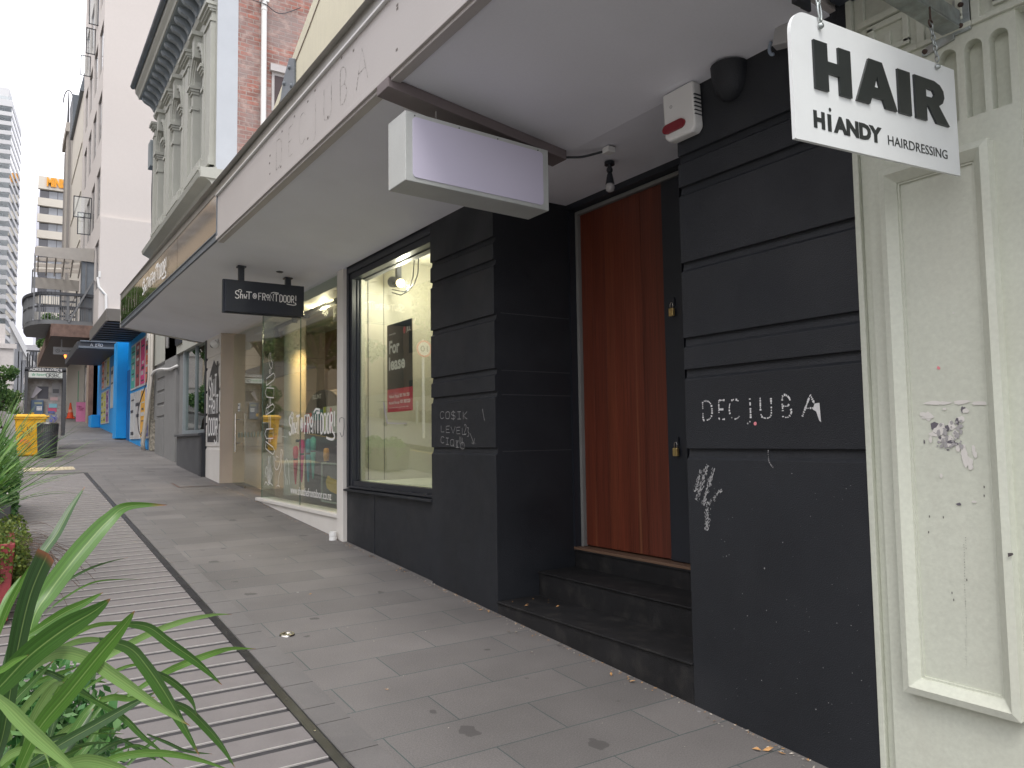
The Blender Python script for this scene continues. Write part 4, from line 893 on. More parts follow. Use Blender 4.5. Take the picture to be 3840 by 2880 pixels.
UC = [((.75,.05,.09),'coral',520,600,1090),((.70,.03,.22),'pink',600,515,1065),((.07,.34,.42),'blue',685,505,1060),((.12,.48,.42),'mint',748,480,1020),((.75,.36,.07),'orange',918,625,1150)]
S2 = zm(960,1500,3.456)
for c, nm, px, t, b in UC:
    T = onx(S2(px,t), 3.5); B = onx(S2(px-8,b), 3.5); T = V((3.5,T.y,T.z)); B = V((3.5,T.y+.02,max(B.z,-.78)))
    u = empty('closed_umbrella', B, 'closed %s umbrella standing in the gift shop window display' % nm, 'umbrella', 'closed umbrellas in the gift shop window')
    um = flat('umbrella_'+nm, c); mb = MB(); H = (T-B).length
    mb.lathe(B, [(.008,0),(.016,H*.12),(.028,H*.45),(.036,H*.62),(.028,H*.635)], n=12); mb.build('folded_canopy', um, u, smooth='auto')
    mb = MB(); mb.lathe(B, [(.028,H*.63),(.031,H*.66),(.028,H*.68)], n=12); mb.build('strap', navy, u)
    mb = MB(); mb.lathe(B, [(.03,H*.68),(.040,H*.80),(.038,H*.95),(.022,H),(0,H*1.01)], n=12); mb.build('handle', um, u, smooth='auto')
fp = empty('framed_picture', (3.45,9.2,-.8), 'framed picture of a yellow shape leaning in the gift shop window', 'picture')
mb = MB()
for a,b,c,d in ((8.78,8.80,-.78,-.28),(9.62,9.64,-.78,-.28),(8.80,9.62,-.30,-.28),(8.80,9.62,-.78,-.76)): mb.box(3.40,3.43,a,b,c,d)
mb.build('frame', flat('pale_frame',(.42,.45,.40)), fp)
mb = MB(); mb.box(3.42,3.428,8.80,9.62,-.76,-.30); mb.build('backing', flat('dark_olive_print',(.07,.075,.06)), fp)
mb = MB(); mb.prism([(9.5,-.52),(9.45,-.60),(9.3,-.64),(9.1,-.66),(8.95,-.62),(8.9,-.50),(9.1,-.49),(9.3,-.47),(9.42,-.44)],(3.412,0,0),(0,1,0),(0,0,1),(.006,0,0)); mb.build('yellow_shape', flat('mustard_print',(.62,.40,.05)), fp)
tl = empty('track_lights', (3.4,9.0,1.8), 'row of black track spotlights under the gift shop ceiling, one lit', 'track light')
mb = MB(); mb.box(3.36,3.42,8.1,12.2,1.70,1.73); mb.build('track', darkm, tl)
sp_ = zm(960,1080,3.456)
for p, d, lit in (((1040,130),(.05,-.02,-.14),0),((860,200),(.02,-.02,-.13),1),((725,260),(.03,.05,-.13),0),((655,320),(.02,.05,-.12),0),((500,390),(.0,.02,-.12),0),((265,590),(.05,-.05,-.2),0)):
    c = onx(sp_(*p), 3.39); d = V(d).normalized(); mb = MB(); mb.cyl(c-d*.07, c+d*.07, .042, n=18); mb.bar(c-d*.05, (3.39,c.y,1.72), .02)
    h = mb.build('spot_head', blk2, tl, smooth='auto')
    if lit:
        mb = MB(); mb.cyl(c+d*.071, c+d*.073, .036, n=18); mb.build('lens', lampe, h)
        q = bpy.data.lights.new('spot_lamp','POINT'); q.energy = 30; q.color = (1,.82,.55); q.shadow_soft_size = .04
        qo = bpy.data.objects.new('spot_lamp', q); COL.objects.link(qo); qo.parent = tl; qo.location = c+d*.12-V((3.4,9.0,1.8))
q = bpy.data.lights.new('column_lamp','SPOT'); q.energy = 90; q.color = (1,.62,.25); q.spot_size = R_(50); q.spot_blend = 1
qo = bpy.data.objects.new('column_lamp', q); COL.objects.link(qo); qo.parent = tl; qo.location = V((4.0,11.0,1.75))-V((3.4,9.0,1.8)); qo.rotation_euler = (V((4.0,11.0,1.75))-V((3.72,11.7,.75))).to_track_quat('Z','Y').to_euler()
q = bpy.data.lights.new('ceiling_lamp','POINT'); q.energy = 120; q.color = (1,.82,.6); q.shadow_soft_size = .2
qo = bpy.data.objects.new('ceiling_lamp', q); COL.objects.link(qo); qo.parent = tl; qo.location = V((5.6,10.5,1.6))-V((3.4,9.0,1.8))
cc = empty('security_camera', (2.96,13.6,1.66), 'white dome security camera on the white pillar under the canopy', 'camera')
mb = MB(); mb.lathe((2.93,13.6,1.66),[(.0,.06),(.05,.055),(.07,.02),(.07,-.03),(.05,-.05)],n=18,ax=(.6,-.5,.6)); mb.bar((2.95,13.6,1.68),(3.0,13.65,1.75),.04); mb.build('housing', whiteg, cc, smooth='auto')
mb = MB(); mb.lathe((2.93,13.6,1.66),[(.05,-.05),(.03,-.07),(0,-.08)],n=14,ax=(.6,-.5,.6)); mb.build('dome_lens', blk2, cc, smooth=True)
wc = MB(); wc.lathe((2.93,7.93,gz(7.9)),[(0,.09),(.035,.09),(.04,.075),(.04,.04),(.036,.035),(.04,.03),(.042,0)],n=16); tag(wc.build('pipe_end_cap', whiteg, smooth='auto'), 'short white pipe stub at the foot of the white corner post', 'pipe')

# ============================================================ HAIR SALON BUILDING (cream green)
hs = empty('hair_salon_building', (3.0, .8, gz(.8)), 'cream-green rendered wall with raised panel, arched flutes and a key-pattern band', 'building')
def arch(y, z0, z1, w, n=10):
    r = w/2; return [(y+r, z0)] + [(y+r*math.cos(a), z1-r+r*math.sin(a)) for a in [PI*i/n for i in range(n+1)]] + [(y-r, z0)]
# pilaster face with cut flutes, in (y,z); front at x=2.985
loops = [[(1.213,gz(1.2)-.1),(1.80,gz(1.2)-.1),(1.80,1.508),(1.213,1.508)]]
FL = [1.272,1.361,1.455,1.548,1.641,1.73]
for y in FL: loops.append(arch(y, 1.171, 1.463, .066))
me = spline_mesh(loops, .05)
mb = MB(); mb.mesh(me, lambda v: (3.01-v[2], v[0], v[1])); hp = mb.build('pilaster', cream, hs)
mb = MB(); mb.box(3.031,3.6,1.213,1.871,-1.8,1.9); mb.box(3.012,3.031,1.80,1.845,-1.8,1.9); mb.box(2.992,3.031,1.845,1.871,-1.8,1.9); mb.box(3.12,3.6,.95,1.213,-1.8,2.6)
mb.build('wall', cream, hs, bevel=.004)
mb = MB(); mb.box(2.985,3.031,.2,1.80,1.508,1.72); mb.box(2.96,3.031,.2,1.80,1.695,1.72); mb.build('frieze', cream, hs)
# key pattern
mb = MB()
def kb(a, b, c, d): mb.box(2.970, 2.986, a, b, c, d)
for k in range(7):
    y0 = 1.765-k*.205
    kb(y0-.03, y0, 1.53, 1.68); kb(y0-.175, y0, 1.665, 1.69); kb(y0-.175, y0-.15, 1.56, 1.672); kb(y0-.175, y0-.075, 1.55, 1.575); kb(y0-.10, y0-.075, 1.56, 1.635)
    kb(y0-.205,y0+.0,1.512,1.532)
mb.build('key_pattern', cream, hs, bevel=.003)
# raised panel frame
ot = [(1.726,-1.005),(1.726,1.058),(1.31,1.058),(1.31,-1.005)]
def inset(p, d): return [(p[0][0]-d,p[0][1]+d),(p[1][0]-d,p[1][1]-d),(p[2][0]+d,p[2][1]-d),(p[3][0]+d,p[3][1]+d)]
i1 = inset(ot, .026); i2 = inset(ot, .060); i3 = inset(ot, .068)
def ring(mb, a, xa, b, xb):
    vs = [(xa,y,z) for y,z in a]+[(xb,y,z) for y,z in b]
    mb.add(vs,[(i,(i+1)%4,(i+1)%4+4,i+4) for i in range(4)])
mb = MB(); X0 = 2.984; ring(mb, ot, X0+.01, ot, X0-.045); ring(mb, ot, X0-.045, i1, X0-.052); ring(mb, i1, X0-.052, i2, X0-.022); ring(mb, i2, X0-.022, i2, X0-.016); ring(mb, i2, X0-.016, i3, X0-.016); ring(mb, i3, X0-.016, i3, X0-.008)
mb.add([(X0-.008,y,z) for y,z in i3],[(0,1,2,3)])
pn = mb.build('panel', cream, hs, bevel=.003)
# wear on the panel: torn paper, tape ghost, cracks and chips
zq = zm(2500,900,1.651); rn = random.Random(31); PX = X0-.0095
def chips(name, m, items, px=0):
    mb = MB(); px0 = px
    for k_, (px_, py_, s, asp, n) in enumerate(items):
        px = px0-.00006*k_; c = onx(zq(px_, py_), px); s = s*1.45
        pts = [(c.y+s*math.cos(2*PI*i/n)*rn.uniform(.5,1.1), c.z+s*asp*math.sin(2*PI*i/n)*rn.uniform(.5,1.1)) for i in range(n)]
        mb.add([(px, y, z) for y, z in pts],[tuple(range(n))])
    return mb.build(name, m, pn, normals=False)
chips('torn_paper', flat('torn_white_paper',(.66,.64,.60),.7), [(1610,1090,.020,.7,10),(1690,1160,.018,.8,11),(1660,1200,.020,.5,10),(1730,1230,.024,.5,11),(1790,1200,.012,1.2,9),(1760,1150,.014,1.1,9),(1820,1110,.011,1.0,9),(1840,1310,.010,2.0,9),(1870,1370,.013,1.2,9),(1800,1290,.008,1.5,8),(1900,1300,.006,2.6,8),(1720,1010,.028,.2,9),(1820,1005,.030,.2,9),(1590,1080,.014,.5,8),(1625,1095,.018,.4,9),(1680,1180,.022,.45,9),(1700,1190,.014,.8,8),(1745,1270,.012,.7,8),(1850,1060,.010,.8,7),(1650,1010,.030,.22,9),(1940,1010,.030,.22,9),(1635,1235,.007,1.6,7),(1850,1350,.010,2.4,8),(1880,1400,.008,1.5,7),(1910,1330,.005,2.8,7),(1700,1460,.005,1.4,6),(1900,1620,.008,.5,6),(1720,1045,.008,.6,6),(1775,452,.004,.9,6)], PX-.0004)
chips('glue_mark', flat('dark_glue',(.13,.12,.14),.8), [(1655,1150,.014,.8,7),(1660,1180,.008,1.2,6),(1735,1170,.008,1.5,6),(1800,1120,.006,2,6),(1830,1050,.004,2.5,6),(1760,1250,.016,.4,8),(1785,1262,.012,.35,8),(1740,1300,.006,.4,6),(1690,1225,.005,1,6),(1595,1250,.003,2.5,6),(1810,1635,.008,.6,6),(1840,1040,.006,.6,6)], PX-.0007)
chips('glue_mark', flat('grey_glue',(.36,.35,.35),.8), [(1745+rn.uniform(-70,80),1200+rn.uniform(-80,80),rn.uniform(.002,.007),rn.uniform(.4,1.6),6) for _ in range(60)], PX-.0002)
chips('sticker', flat('pink_sticker',(.75,.25,.28)), [(1682,792,.006,1,6)], PX-.0006)
mb = MB(); zw = zm(2600,1800,1.536)
for p in [(1568,330),(1558,370),(1560,440),(1562,520),(1562,600),(1566,680),(1570,760),(1570,840),(1568,920),(1570,1000)]:
    c = onx(zw(*p), PX); 
    for k in range(5): zz_ = c.z-.008*k*1.2; mb.box(PX-.0004, PX, c.y-.0007+rn.uniform(-.0005,.0005), c.y+.0007, zz_-.004*rn.uniform(.3,1), zz_)
for (a,b) in (((1680,1290),(1962,1290)),): pass
for p in ((1500,690),(1440,215),(1360,210),(1355,300),(1675,40),(1675,90),(1790,130),(1490,650),(1575,575)):
    c = onx(zw(*p), PX); mb.box(PX-.0004, PX, c.y-.0015, c.y+.0015, c.z-.004, c.z+.004)
mb.build('crack', flat('dark_crack',(.09,.08,.08)), pn)
mb = MB(); c = onx(zw(1828,432), X0-.0535); mb.add([(X0-.0545,c.y+a,c.z+b) for a,b in ((.009,.006),(-.008,.008),(-.009,.002),(-.002,-.003),(.008,-.008))],[(0,1,2,3,4)]); mb.build('chip', flat('dark_crack',(.09,.08,.08)), pn, normals=False)
# darker soffit above the frieze and dark shopfront further right
mb = MB(); mb.box(2.2,3.6,.3,1.95,1.93,2.05); mb.box(2.93,3.6,.3,1.9,1.86,1.93); mb.build('overhang', flat('dark_navy_underside',(.05,.06,.075),.6), hs)
mb = MB(); mb.box(3.2,3.3,-6,.95,-1.8,2.6,0); mb.box(3.13,3.2,-1.2,.95,-.9,1.09,1); mb.box(3.02,3.2,-6,-1.2,-1.9,2.6,0); mb.build('shopfront', [cream, darkw], hs)
# steel arm, plate, chains and the hair sign
ha = empty('sign_bracket', (2.6,1.39,1.56), 'peeling galvanised steel arm bolted to the cream wall above the hair sign', 'bracket')
mb = MB()
A = V((2.99,1.392,1.555)); B = V((1.9,1.392,1.60))
# angle section: vertical leg and bottom leg
d = (B-A).normalized()
mb.add([A+V((0,0,-.03)),B+V((0,0,-.03)),B+V((0,0,.03)),A+V((0,0,.03)),A+V((0,.006,-.03)),B+V((0,.006,-.03)),B+V((0,.006,.03)),A+V((0,.006,.03))],[(0,1,2,3),(4,7,6,5),(0,4,5,1),(3,2,6,7),(0,3,7,4),(1,5,6,2)])
mb.add([A+V((0,.0,-.032)),B+V((0,.0,-.032)),B+V((0,.07,-.032)),A+V((0,.07,-.032)),A+V((0,.0,-.038)),B+V((0,.0,-.038)),B+V((0,.07,-.038)),A+V((0,.07,-.038))],[(0,3,2,1),(4,5,6,7),(0,1,5,4),(2,3,7,6),(0,4,7,3),(1,2,6,5)])
mb.build('arm', galv, ha, bevel=.001)
mb = MB(); mb.box(2.973,2.983,1.36,1.42,1.50,1.635); mb.prism([(1.42,1.52),(1.52,1.505),(1.545,1.49),(1.545,1.475),(1.53,1.468),(1.42,1.488)],(2.973,0,0),(0,1,0),(0,0,1),(.01,0,0)); mb.build('wall_plate', galv, ha, bevel=.002)
for p in ((1.388,1.605),(1.392,1.525),(1.53,1.485)):
    mb = MB(); mb.lathe((2.973,p[0],p[1]),[(.0,.012),(.008,.010),(.010,0)],n=12,ax=(-1,0,0)); mb.build('bolt', rusty, ha, smooth=True)
hr = empty('hair_sign', (2.43,1.39,1.1), 'white hanging sign with raised black HAIR letters on chains', 'sign')
zh = zm(2840,0,2.37)
def hy(p): d = ray(zh(*p)); return d*(1.39/d.y)
BL, BR, TRr, TL = hy((342,1228)), hy((1806,1563)), hy((1748,622)), hy((322,175))
UZ = V((0,0,1)); XR = (BR-BL).normalized(); SW = (BR-BL).length
TLz = hy((330,205)).z; SH = TRr.z-BR.z+.004
fr = lambda p: BL + XR*p[0] + (UZ+V((-.012,0,0)))*p[1] + V((0,-1,0))*(p[2] if len(p) > 2 else 0)
rad = .075
loop = [(0,0),(SW,0),(SW,SH-.004)] + [(rad+rad*math.cos(a), SH-rad+rad*math.sin(a)) for a in [R_(90+i*11.25) for i in range(9)]]
me = spline_mesh([loop], .012); mb = MB(); mb.mesh(me, lambda v: fr((v[0],v[1],v[2]-.006))); hb = mb.build('board', signw, hr, bevel=.0012)
def inv(p): q = hy(p)-BL; b = q.z-q.x*0; u = q.dot(XR); return (u, q.z-XR.z*u)
mb = MB()
HX = {'H':[[(0,0),(.36,0),(.36,.38),(.66,.38),(.66,0),(1,0),(1,1),(.66,1),(.66,.63),(.36,.63),(.36,1),(0,1)]],
      'I':[[(0,0),(1,0),(1,1),(0,1)]],
      'A':[[(0,0),(.325,0),(.39,.17),(.66,.17),(.72,0),(1.03,0),(.68,1),(.34,1)],[(.46,.40),(.60,.40),(.535,.66)]],
      'R':[[(0,0),(.34,0),(.34,.36),(.40,.36),(.63,0),(1.05,0),(.73,.43),(.86,.52),(.92,.66),(.90,.82),(.80,.94),(.62,1),(0,1)],[(.34,.57),(.54,.58),(.61,.67),(.56,.76),(.34,.77)]]}
box = {'H':((480,785),(808,455),(825,850)),'A':((862,885),(1210,510),(1210,975)),'I':((1250,1000),(1330,620),(1350,1015)),'R':((1395,1040),(1640,700),(1670,1115))}
base = inv((470,785)); hh = inv((462,350))[1]-inv((480,785))[1]
xs = {'H':(inv((477,560))[0], inv((822,860))[0]), 'A':(inv((862,885))[0], inv((1213,970))[0]), 'I':(inv((1243,995))[0], inv((1352,1010))[0]), 'R':(inv((1392,1040))[0], inv((1676,1115))[0])}
zb = {'H':inv((480,785))[1],'A':inv((862,885))[1],'I':inv((1250,1000))[1],'R':inv((1395,1040))[1]}
for ch in 'HAIR':
    x0, x1 = xs[ch]; me = spline_mesh([[(a*(x1-x0), b*hh) for a, b in lp] for lp in HX[ch]], .007)
    mb = MB(); mb.mesh(me, lambda v: fr((x0+v[0]-.004, zb['H']+v[1]+.002, v[2]+.0036))); mb.build('letter', inkb, hr, bevel=.0008)
mb = MB(); a = inv((498,1130)); b = inv((1100,1265))
def putf(txt, p, q, hgt, bold): 
    x0 = inv(p)[0]; x1 = inv(q)[0]; y0 = inv(p)[1]; me = text_mesh(txt, x1-x0, hgt, .001, bold); mb.mesh(me, lambda v: fr((x0+v[0], y0+v[1], v[2]+.0010)))
h1 = inv((495,975))[1]-inv((498,1130))[1]
putf('H', (498,1130), (598,1150), h1, .055); putf('ANDY', (675,1175), (1105,1265), h1, .055); putf('I', (624,1165), (656,1168), h1, .03)
c = inv((633,973)); mb.add([fr((c[0]+.0065*math.cos(i*PI/10), c[1]+.0065*math.sin(i*PI/10), .0014)) for i in range(20)],[tuple(range(20))])
putf('HAIRDRESSING', (1158,1285), (1686,1415), inv((1155,1200))[1]-inv((1158,1285))[1], 0)
mb.build('lettering', inkb, hr, normals=False)
def chain(mb, a, b, n, r=.0032, L=.03):
    a, b = V(a), V(b); d = (b-a).normalized(); step = (b-a).length/n
    for i in range(n):
        c = a+d*step*(i+.5); s = V((1,0,0)) if i % 2 else V((.3,1,0)).normalized()
        hl = step*.62; w = r*2.3
        pts = [c+d*(hl*math.cos(t))*1.0+s*(w*math.sin(t)) for t in [2*PI*k/12 for k in range(13)]]
        mb.tube(pts, r, n=6)
hk0 = hy((1535,170)); c1 = hy((1585,600)); c1t = hy((1540,215))
e0 = hy((545,240)); e0t = V((e0.x-.03, e0.y, 1.575))
mb = MB(); chain(mb, c1t+V((0,0,.0)), c1+V((0,-.008,.02)), 7, .0030); mb.build('chain', galv, hr, smooth=True)
mb = MB(); chain(mb, e0t, e0+V((0,-.008,.02)), 6, .0034); mb.build('chain', galv, hr, smooth=True)
for q, nm in ((c1,0),(e0,1)):
    mb = MB(); mb.lathe(q+V((0,-.006,0)), [(0,.010),(.008,.008),(.010,0)], n=12, ax=(0,-1,0)); mb.build('bolt', galv, hr, smooth=True)
mb = MB(); mb.tube([c1t+V((.012*math.sin(t),0,.012*math.cos(t)+.004)) for t in [2*PI*k/14 for k in range(15)]], .0034, n=6); mb.cyl(c1t+V((0,0,.018)), (c1t.x,c1t.y,1.53), .0035); mb.build('eye_bolt', rusty, ha, smooth='auto')

# ============================================================ ORNATE BUILDING
ob = empty('ornate_building', (3.0,17.3,gz(17)), 'grey-green Victorian facade with arched windows, pilasters and a bracketed cornice, red brick side', 'building')
OY0, OY1 = 14.0, 20.62
# side wall: render return and brick
mb = MB(); mb.box(3.0,3.36,13.985,14.0,1.86,13); mb.build('side_return', orns, ob)
mb = MB(); mb.box(3.36,11,13.99,14.02,1.86,14); br = mb.build('brick_side', brickm, ob)
def multi(name, m, boxes, parent, **k):
    for bx in boxes:
        mb = MB(); mb.box(*bx); mb.build(name, m, parent, **k)
mb = MB(); mb.box(3.97,4.36,13.97,13.99,6.12,6.86,0); mb.box(4.02,4.30,13.96,13.97,6.15,6.80,1); bw = mb.build('window', [flat('worn_lintel',(.45,.43,.42)), flat('dark_opening',(.05,.03,.03))], ob)
mb = MB(); mb.box(3.93,4.45,13.90,13.99,6.86,6.99); mb.build('lintel', flat('worn_lintel',(.45,.43,.42)), bw)
dp = MB(); dp.cyl((3.80,13.90,3.5),(3.80,13.90,8.15),.05,n=16); dp.lathe((3.80,13.90,7.95),[(.05,0),(.056,.005),(.056,.05),(.05,.055)],n=16); dp.box(3.73,3.88,13.85,13.98,8.12,8.22)
dpo = dp.build('downpipe', whiteg, ob, smooth='auto')
mb = MB(); mb.tube(smooth_path([(3.36,13.95,8.3),(3.55,13.93,8.12),(3.8,13.84,8.05),(4.1,13.93,8.0),(4.5,13.95,8.25)],4),.008,n=6); mb.build('wire', darkm, ob, smooth=True)
WC = [15.42,17.50,19.58]; PILY = [14.42,16.46,18.54,20.50]
# facade wall with arched openings
loops = [[(14.0,4.3),(OY1,4.3),(OY1,8.25),(14.0,8.25)]]
for y in WC: loops.append(arch(y, 5.2, 7.52, .86, 14))
me = spline_mesh(loops, .42)
mb = MB(); mb.mesh(me, lambda v: (3.21-v[2], v[0], v[1])); mb.build('facade', ornm, ob)
mb = MB(); mb.box(3.50,3.8,14.02,OY1,1.86,12); mb.box(3.0,3.5,14.02,OY1,1.87,4.3); mb.box(3.0,3.5,14.02,OY1,8.25,9.0); mb.build('wall', ornm, ob)
for y in WC:
    w = MB(); w.box(3.37,3.39,y-.43,y+.43,5.2,7.5); wo = w.build('window', darkw, ob)
    f = MB(); f.box(3.34,3.37,y-.43,y-.38,5.2,7.3); f.box(3.12,3.15,y+.38,y+.43,5.2,7.3); f.box(3.34,3.37,y-.38,y+.38,6.28,6.34); f.box(3.34,3.37,y-.38,y+.38,5.2,5.27); f.build('sash', ornd, wo)
    # splayed reveal pilasters with capitals
    for s in (-1,1):
        a = y+s*.43; b = y+s*.60
        p = MB(); p.box(2.95,3.0,min(a,b),max(a,b),5.25,6.92)
        for k,(d0,z0,z1) in enumerate(((.03,6.60,6.66),(.03,6.92,6.97),(.055,6.97,7.02),(.085,7.02,7.08),(.02,5.25,5.33))): p.box(2.95-d0,3.06,min(a,b)-d0*.7,max(a,b)+d0*.7,z0,z1)
        p.build('window_pilaster', [ornm, ornd], ob)
    # archivolt: three stepped rings
    for k,(ri,ro,dx) in enumerate(((.43,.50,.03),(.50,.56,.06),(.56,.63,.09))):
        lp = [[(y+ro*math.cos(t), 7.09+ro*math.sin(t)) for t in [PI*i/16 for i in range(17)]]+[(y+ri*math.cos(t), 7.09+ri*math.sin(t)) for t in [PI*(16-i)/16 for i in range(17)]]]
        me = spline_mesh(lp, dx); mb = MB(); mb.mesh(me, lambda v: (3.0-dx/2-v[2], v[0], v[1])); mb.build('arch_moulding', ornm, ob)
    mb = MB(); mb.prism([(y-.07,7.45),(y-.11,7.86),(y+.11,7.86),(y+.07,7.45)],(2.86,0,0),(0,1,0),(0,0,1),(.14,0,0)); mb.box(2.80,3.0,y-.16,y+.16,7.86,7.94); mb.build('keystone', ornm, ob)
    mb = MB(); mb.box(2.84,3.0,y-.68,y+.68,5.02,5.10); mb.box(2.90,3.0,y-.63,y+.63,4.93,5.02); mb.box(2.84,2.9,y-.60,y-.46,4.84,4.95); mb.box(2.84,2.9,y+.46,y+.60,4.84,4.95); mb.box(2.88,3.0,y-.64,y+.64,5.10,5.25); mb.build('window_sill', ornm, ob, bevel=.006)
    mb = MB(); mb.box(2.97,3.0,y-.64,y-.60,7.9,7.96); mb.build('band', ornm, ob)
for y in PILY:
    h = .28 if y < 20 else .12
    p = MB(); p.box(2.93,3.0,y-h,y+h,4.95,7.80); p.box(2.915,2.93,y-h,y-h+.09,5.1,7.6); p.box(2.915,2.93,y+h-.09,y+h,5.1,7.6)
    for d0,z0,z1 in ((.03,7.62,7.66),(.04,7.80,7.84),(.07,7.84,7.90),(.11,7.90,7.96)): p.box(2.93-d0,3.0,y-h-d0*.6,y+h+d0*.6,z0,z1)
    p.box(2.89,3.0,y-h-.03,y+h+.03,4.95,5.10); p.build('pilaster', ornm, ob)
# cornice, brackets, string course
mb = MB(); mb.prism([(3.0,8.10),(2.93,8.14),(2.90,8.22),(3.0,8.24)],(0,14.0,0),(1,0,0),(0,0,1),(0,OY1-14,0)); mb.prism([(3.0,8.60),(2.58,8.60),(2.56,8.66),(2.50,8.74),(2.49,8.84),(2.52,8.95),(3.0,9.0)],(0,13.9,0),(1,0,0),(0,0,1),(0,OY1-13.8,0)); mb.build('cornice', ornm, ob)
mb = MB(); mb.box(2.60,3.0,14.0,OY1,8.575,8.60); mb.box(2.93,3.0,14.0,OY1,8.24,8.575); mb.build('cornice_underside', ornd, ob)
mb = MB(); mb.cyl((2.45,13.85,8.90),(2.45,OY1+.1,8.90),.07,n=14); mb.build('gutter', slatem, ob, smooth='auto')
y = 14.12
while y < OY1:
    mb = MB(); mb.prism([(2.93,8.28),(2.90,8.28),(2.87,8.34),(2.82,8.40),(2.74,8.44),(2.68,8.47),(2.64,8.52),(2.63,8.574),(2.93,8.574)],(0,y,0),(1,0,0),(0,0,1),(0,.12,0)); mb.build('bracket', flat('blue_grey_bracket',(.25,.28,.30),.6), ob); y += .395
mb = MB(); mb.prism([(3.0,4.50),(2.92,4.52),(2.88,4.58),(2.80,4.62),(2.72,4.66),(2.70,4.74),(2.74,4.80),(3.0,4.84)],(0,13.9,0),(1,0,0),(0,0,1),(0,OY1-13.85,0)); mb.prism([(3.0,4.2),(2.93,4.22),(2.93,4.5),(3.0,4.5)],(0,13.98,0),(1,0,0),(0,0,1),(0,OY1-13.98,0)); mb.box(2.72,3.36,13.86,13.985,4.62,4.80); mb.build('string_course', ornm, ob)
mb = MB(); mb.box(2.86,2.98,20.68,21.05,6.95,7.62); mb.build('cabinet', ornd, ob, bevel=.01)
mb = MB()
for dx in (0,.06,.12): mb.tube(smooth_path([(2.95,20.75+dx,6.95),(2.93,20.72+dx,6.3),(2.96,20.8+dx,5.2),(2.95,20.75,3.1)],4),.010,n=6)
mb.build('cable', darkm, ob, smooth=True)
# ground floor
mb = MB(); mb.box(3.0,3.3,14.56,14.69,gz(14.5)-.05,1.84); mb.box(2.93,3.0,14.53,14.70,gz(14.5)-.05,.17); mb.build('black_pier', blk2, ob)
mb = MB(); mb.box(2.93,3.2,14.70,16.9,gz(14.7)-.05,.12); mb.box(2.88,3.2,14.60,16.95,.12,.165); mb.build('low_wall', greyd, ob, bevel=.004)
w = MB(); w.box(3.08,3.09,14.75,16.85,.24,2.4); wo = w.build('window', ggreen, ob); wo['label'] = 'tall green-tinted shop window'
f = MB(); f.box(3.03,3.12,14.70,14.76,.165,2.5); f.box(3.03,3.12,16.83,16.9,.165,2.5); f.box(3.03,3.12,14.76,16.83,.165,.24); f.box(3.05,3.10,15.75,15.79,.24,2.5); f.build('window_frame', ornd, wo)
for y,z,s in ((15.3,.85,.10),(15.3,1.15,.10),(15.0,1.5,.06)):
    mb = MB(); mb.box(3.10,3.11,y-s,y+s,z-.1,z+.1); mb.build('window_notice', flat('blue_notice',(.12,.28,.6)) if z<1.4 else paper, wo)
mb = MB(); mb.box(3.09,3.10,14.95,15.2,.95,2.1); mb.build('window_notice', paper, wo)
mb = MB(); mb.box(3.6,3.7,14.7,20.6,-.5,2.6); mb.build('shop_interior', flat('grey_green_interior',(.14,.18,.16)), ob)
mb = MB(); mb.box(3.06,3.35,16.95,17.45,gz(17)-.05,2.6); mb.build('door_reveal', greyr, ob)
mb = MB(); mb.box(3.0,3.35,17.5,18.9,gz(17.5)-.05,4.3); mb.build('grey_wall', greyr, ob)
mb = MB(); mb.box(2.96,3.3,16.86,17.45,2.05,2.75); mb.build('shop_sign_panel', navy, ob, bevel=.01)
mb = MB(); mb.box(2.95,2.96,17.1,17.2,2.2,2.33); mb.box(2.95,2.96,17.1,17.2,2.45,2.5); mb.build('sign_mark', flat('pink_sign_mark',(.7,.35,.5)), ob)
q = MB(); q.box(2.99,3.3,18.97,20.08,gz(19)-.05,.57); q.build('quoin_base', greyr, ob, bevel=.01)
zs = [.58,.88,1.18,1.48,1.79,2.40,3.0,3.6]
for a, b in zip(zs[:-1], zs[1:]):
    q = MB(); q.prism([(3.3,a+.03),(3.04,a+.03),(3.01,a+.055),(3.01,b-.025),(3.04,b),(3.3,b)],(0,19.0,0),(1,0,0),(0,0,1),(0,1.03,0)); q.build('quoin', greyr, ob)
q = MB(); q.box(3.035,3.3,19.0,20.6,.57,4.2); q.build('quoin_backing', greyr, ob)
mb = MB()
for y0,dx in ((20.3,0),(20.42,.03),(20.55,-.02)):
    mb.tube([(2.93+dx,y0,4.2),(2.93+dx,y0,1.6),(2.9,y0+.2,.9),(2.88,y0+.75,.0),(2.9,y0+.78,gz(21)+.02)],.035,n=8)
mb.build('cable_duct', flat('dirty_cream_pipe',(.50,.47,.42)), ob, smooth=True)
mb = MB(); mb.tube(smooth_path([(2.93,20.4,1.62),(2.93,19.9,1.70),(2.93,19.0,1.68),(2.95,18.0,1.60),(3.0,17.4,1.62)],4),.03,n=8); mb.cyl((2.96,18.35,2.1),(2.96,18.35,4.0),.035); mb.build('pipe', whiteg, ob, smooth=True)
mb = MB(); mb.tube(smooth_path([(2.9,20.75,2.6),(2.9,20.8,1.6),(2.86,21.9,.9),(2.86,21.7,.3),(2.9,21.0,.15)],5),.012,n=6); mb.build('loose_cable', blk2, ob, smooth=True)
mb = MB(); mb.box(2.88,3.0,20.75,21.0,2.55,2.95); mb.build('fuse_box', whiteg, ob)
mb = MB(); mb.prism([(20.72,gz(21)),(21.0,gz(21)),(21.05,.9),(20.98,1.6),(21.0,2.7),(20.70,2.7)],(2.99,0,0),(0,1,0),(0,0,1),(.2,0,0)); mb.build('worn_edge', mat('flaking_plaster',(.36,.33,.27),rough=.9,var=.5,scale=14,grain=.3,gscale=40), ob)

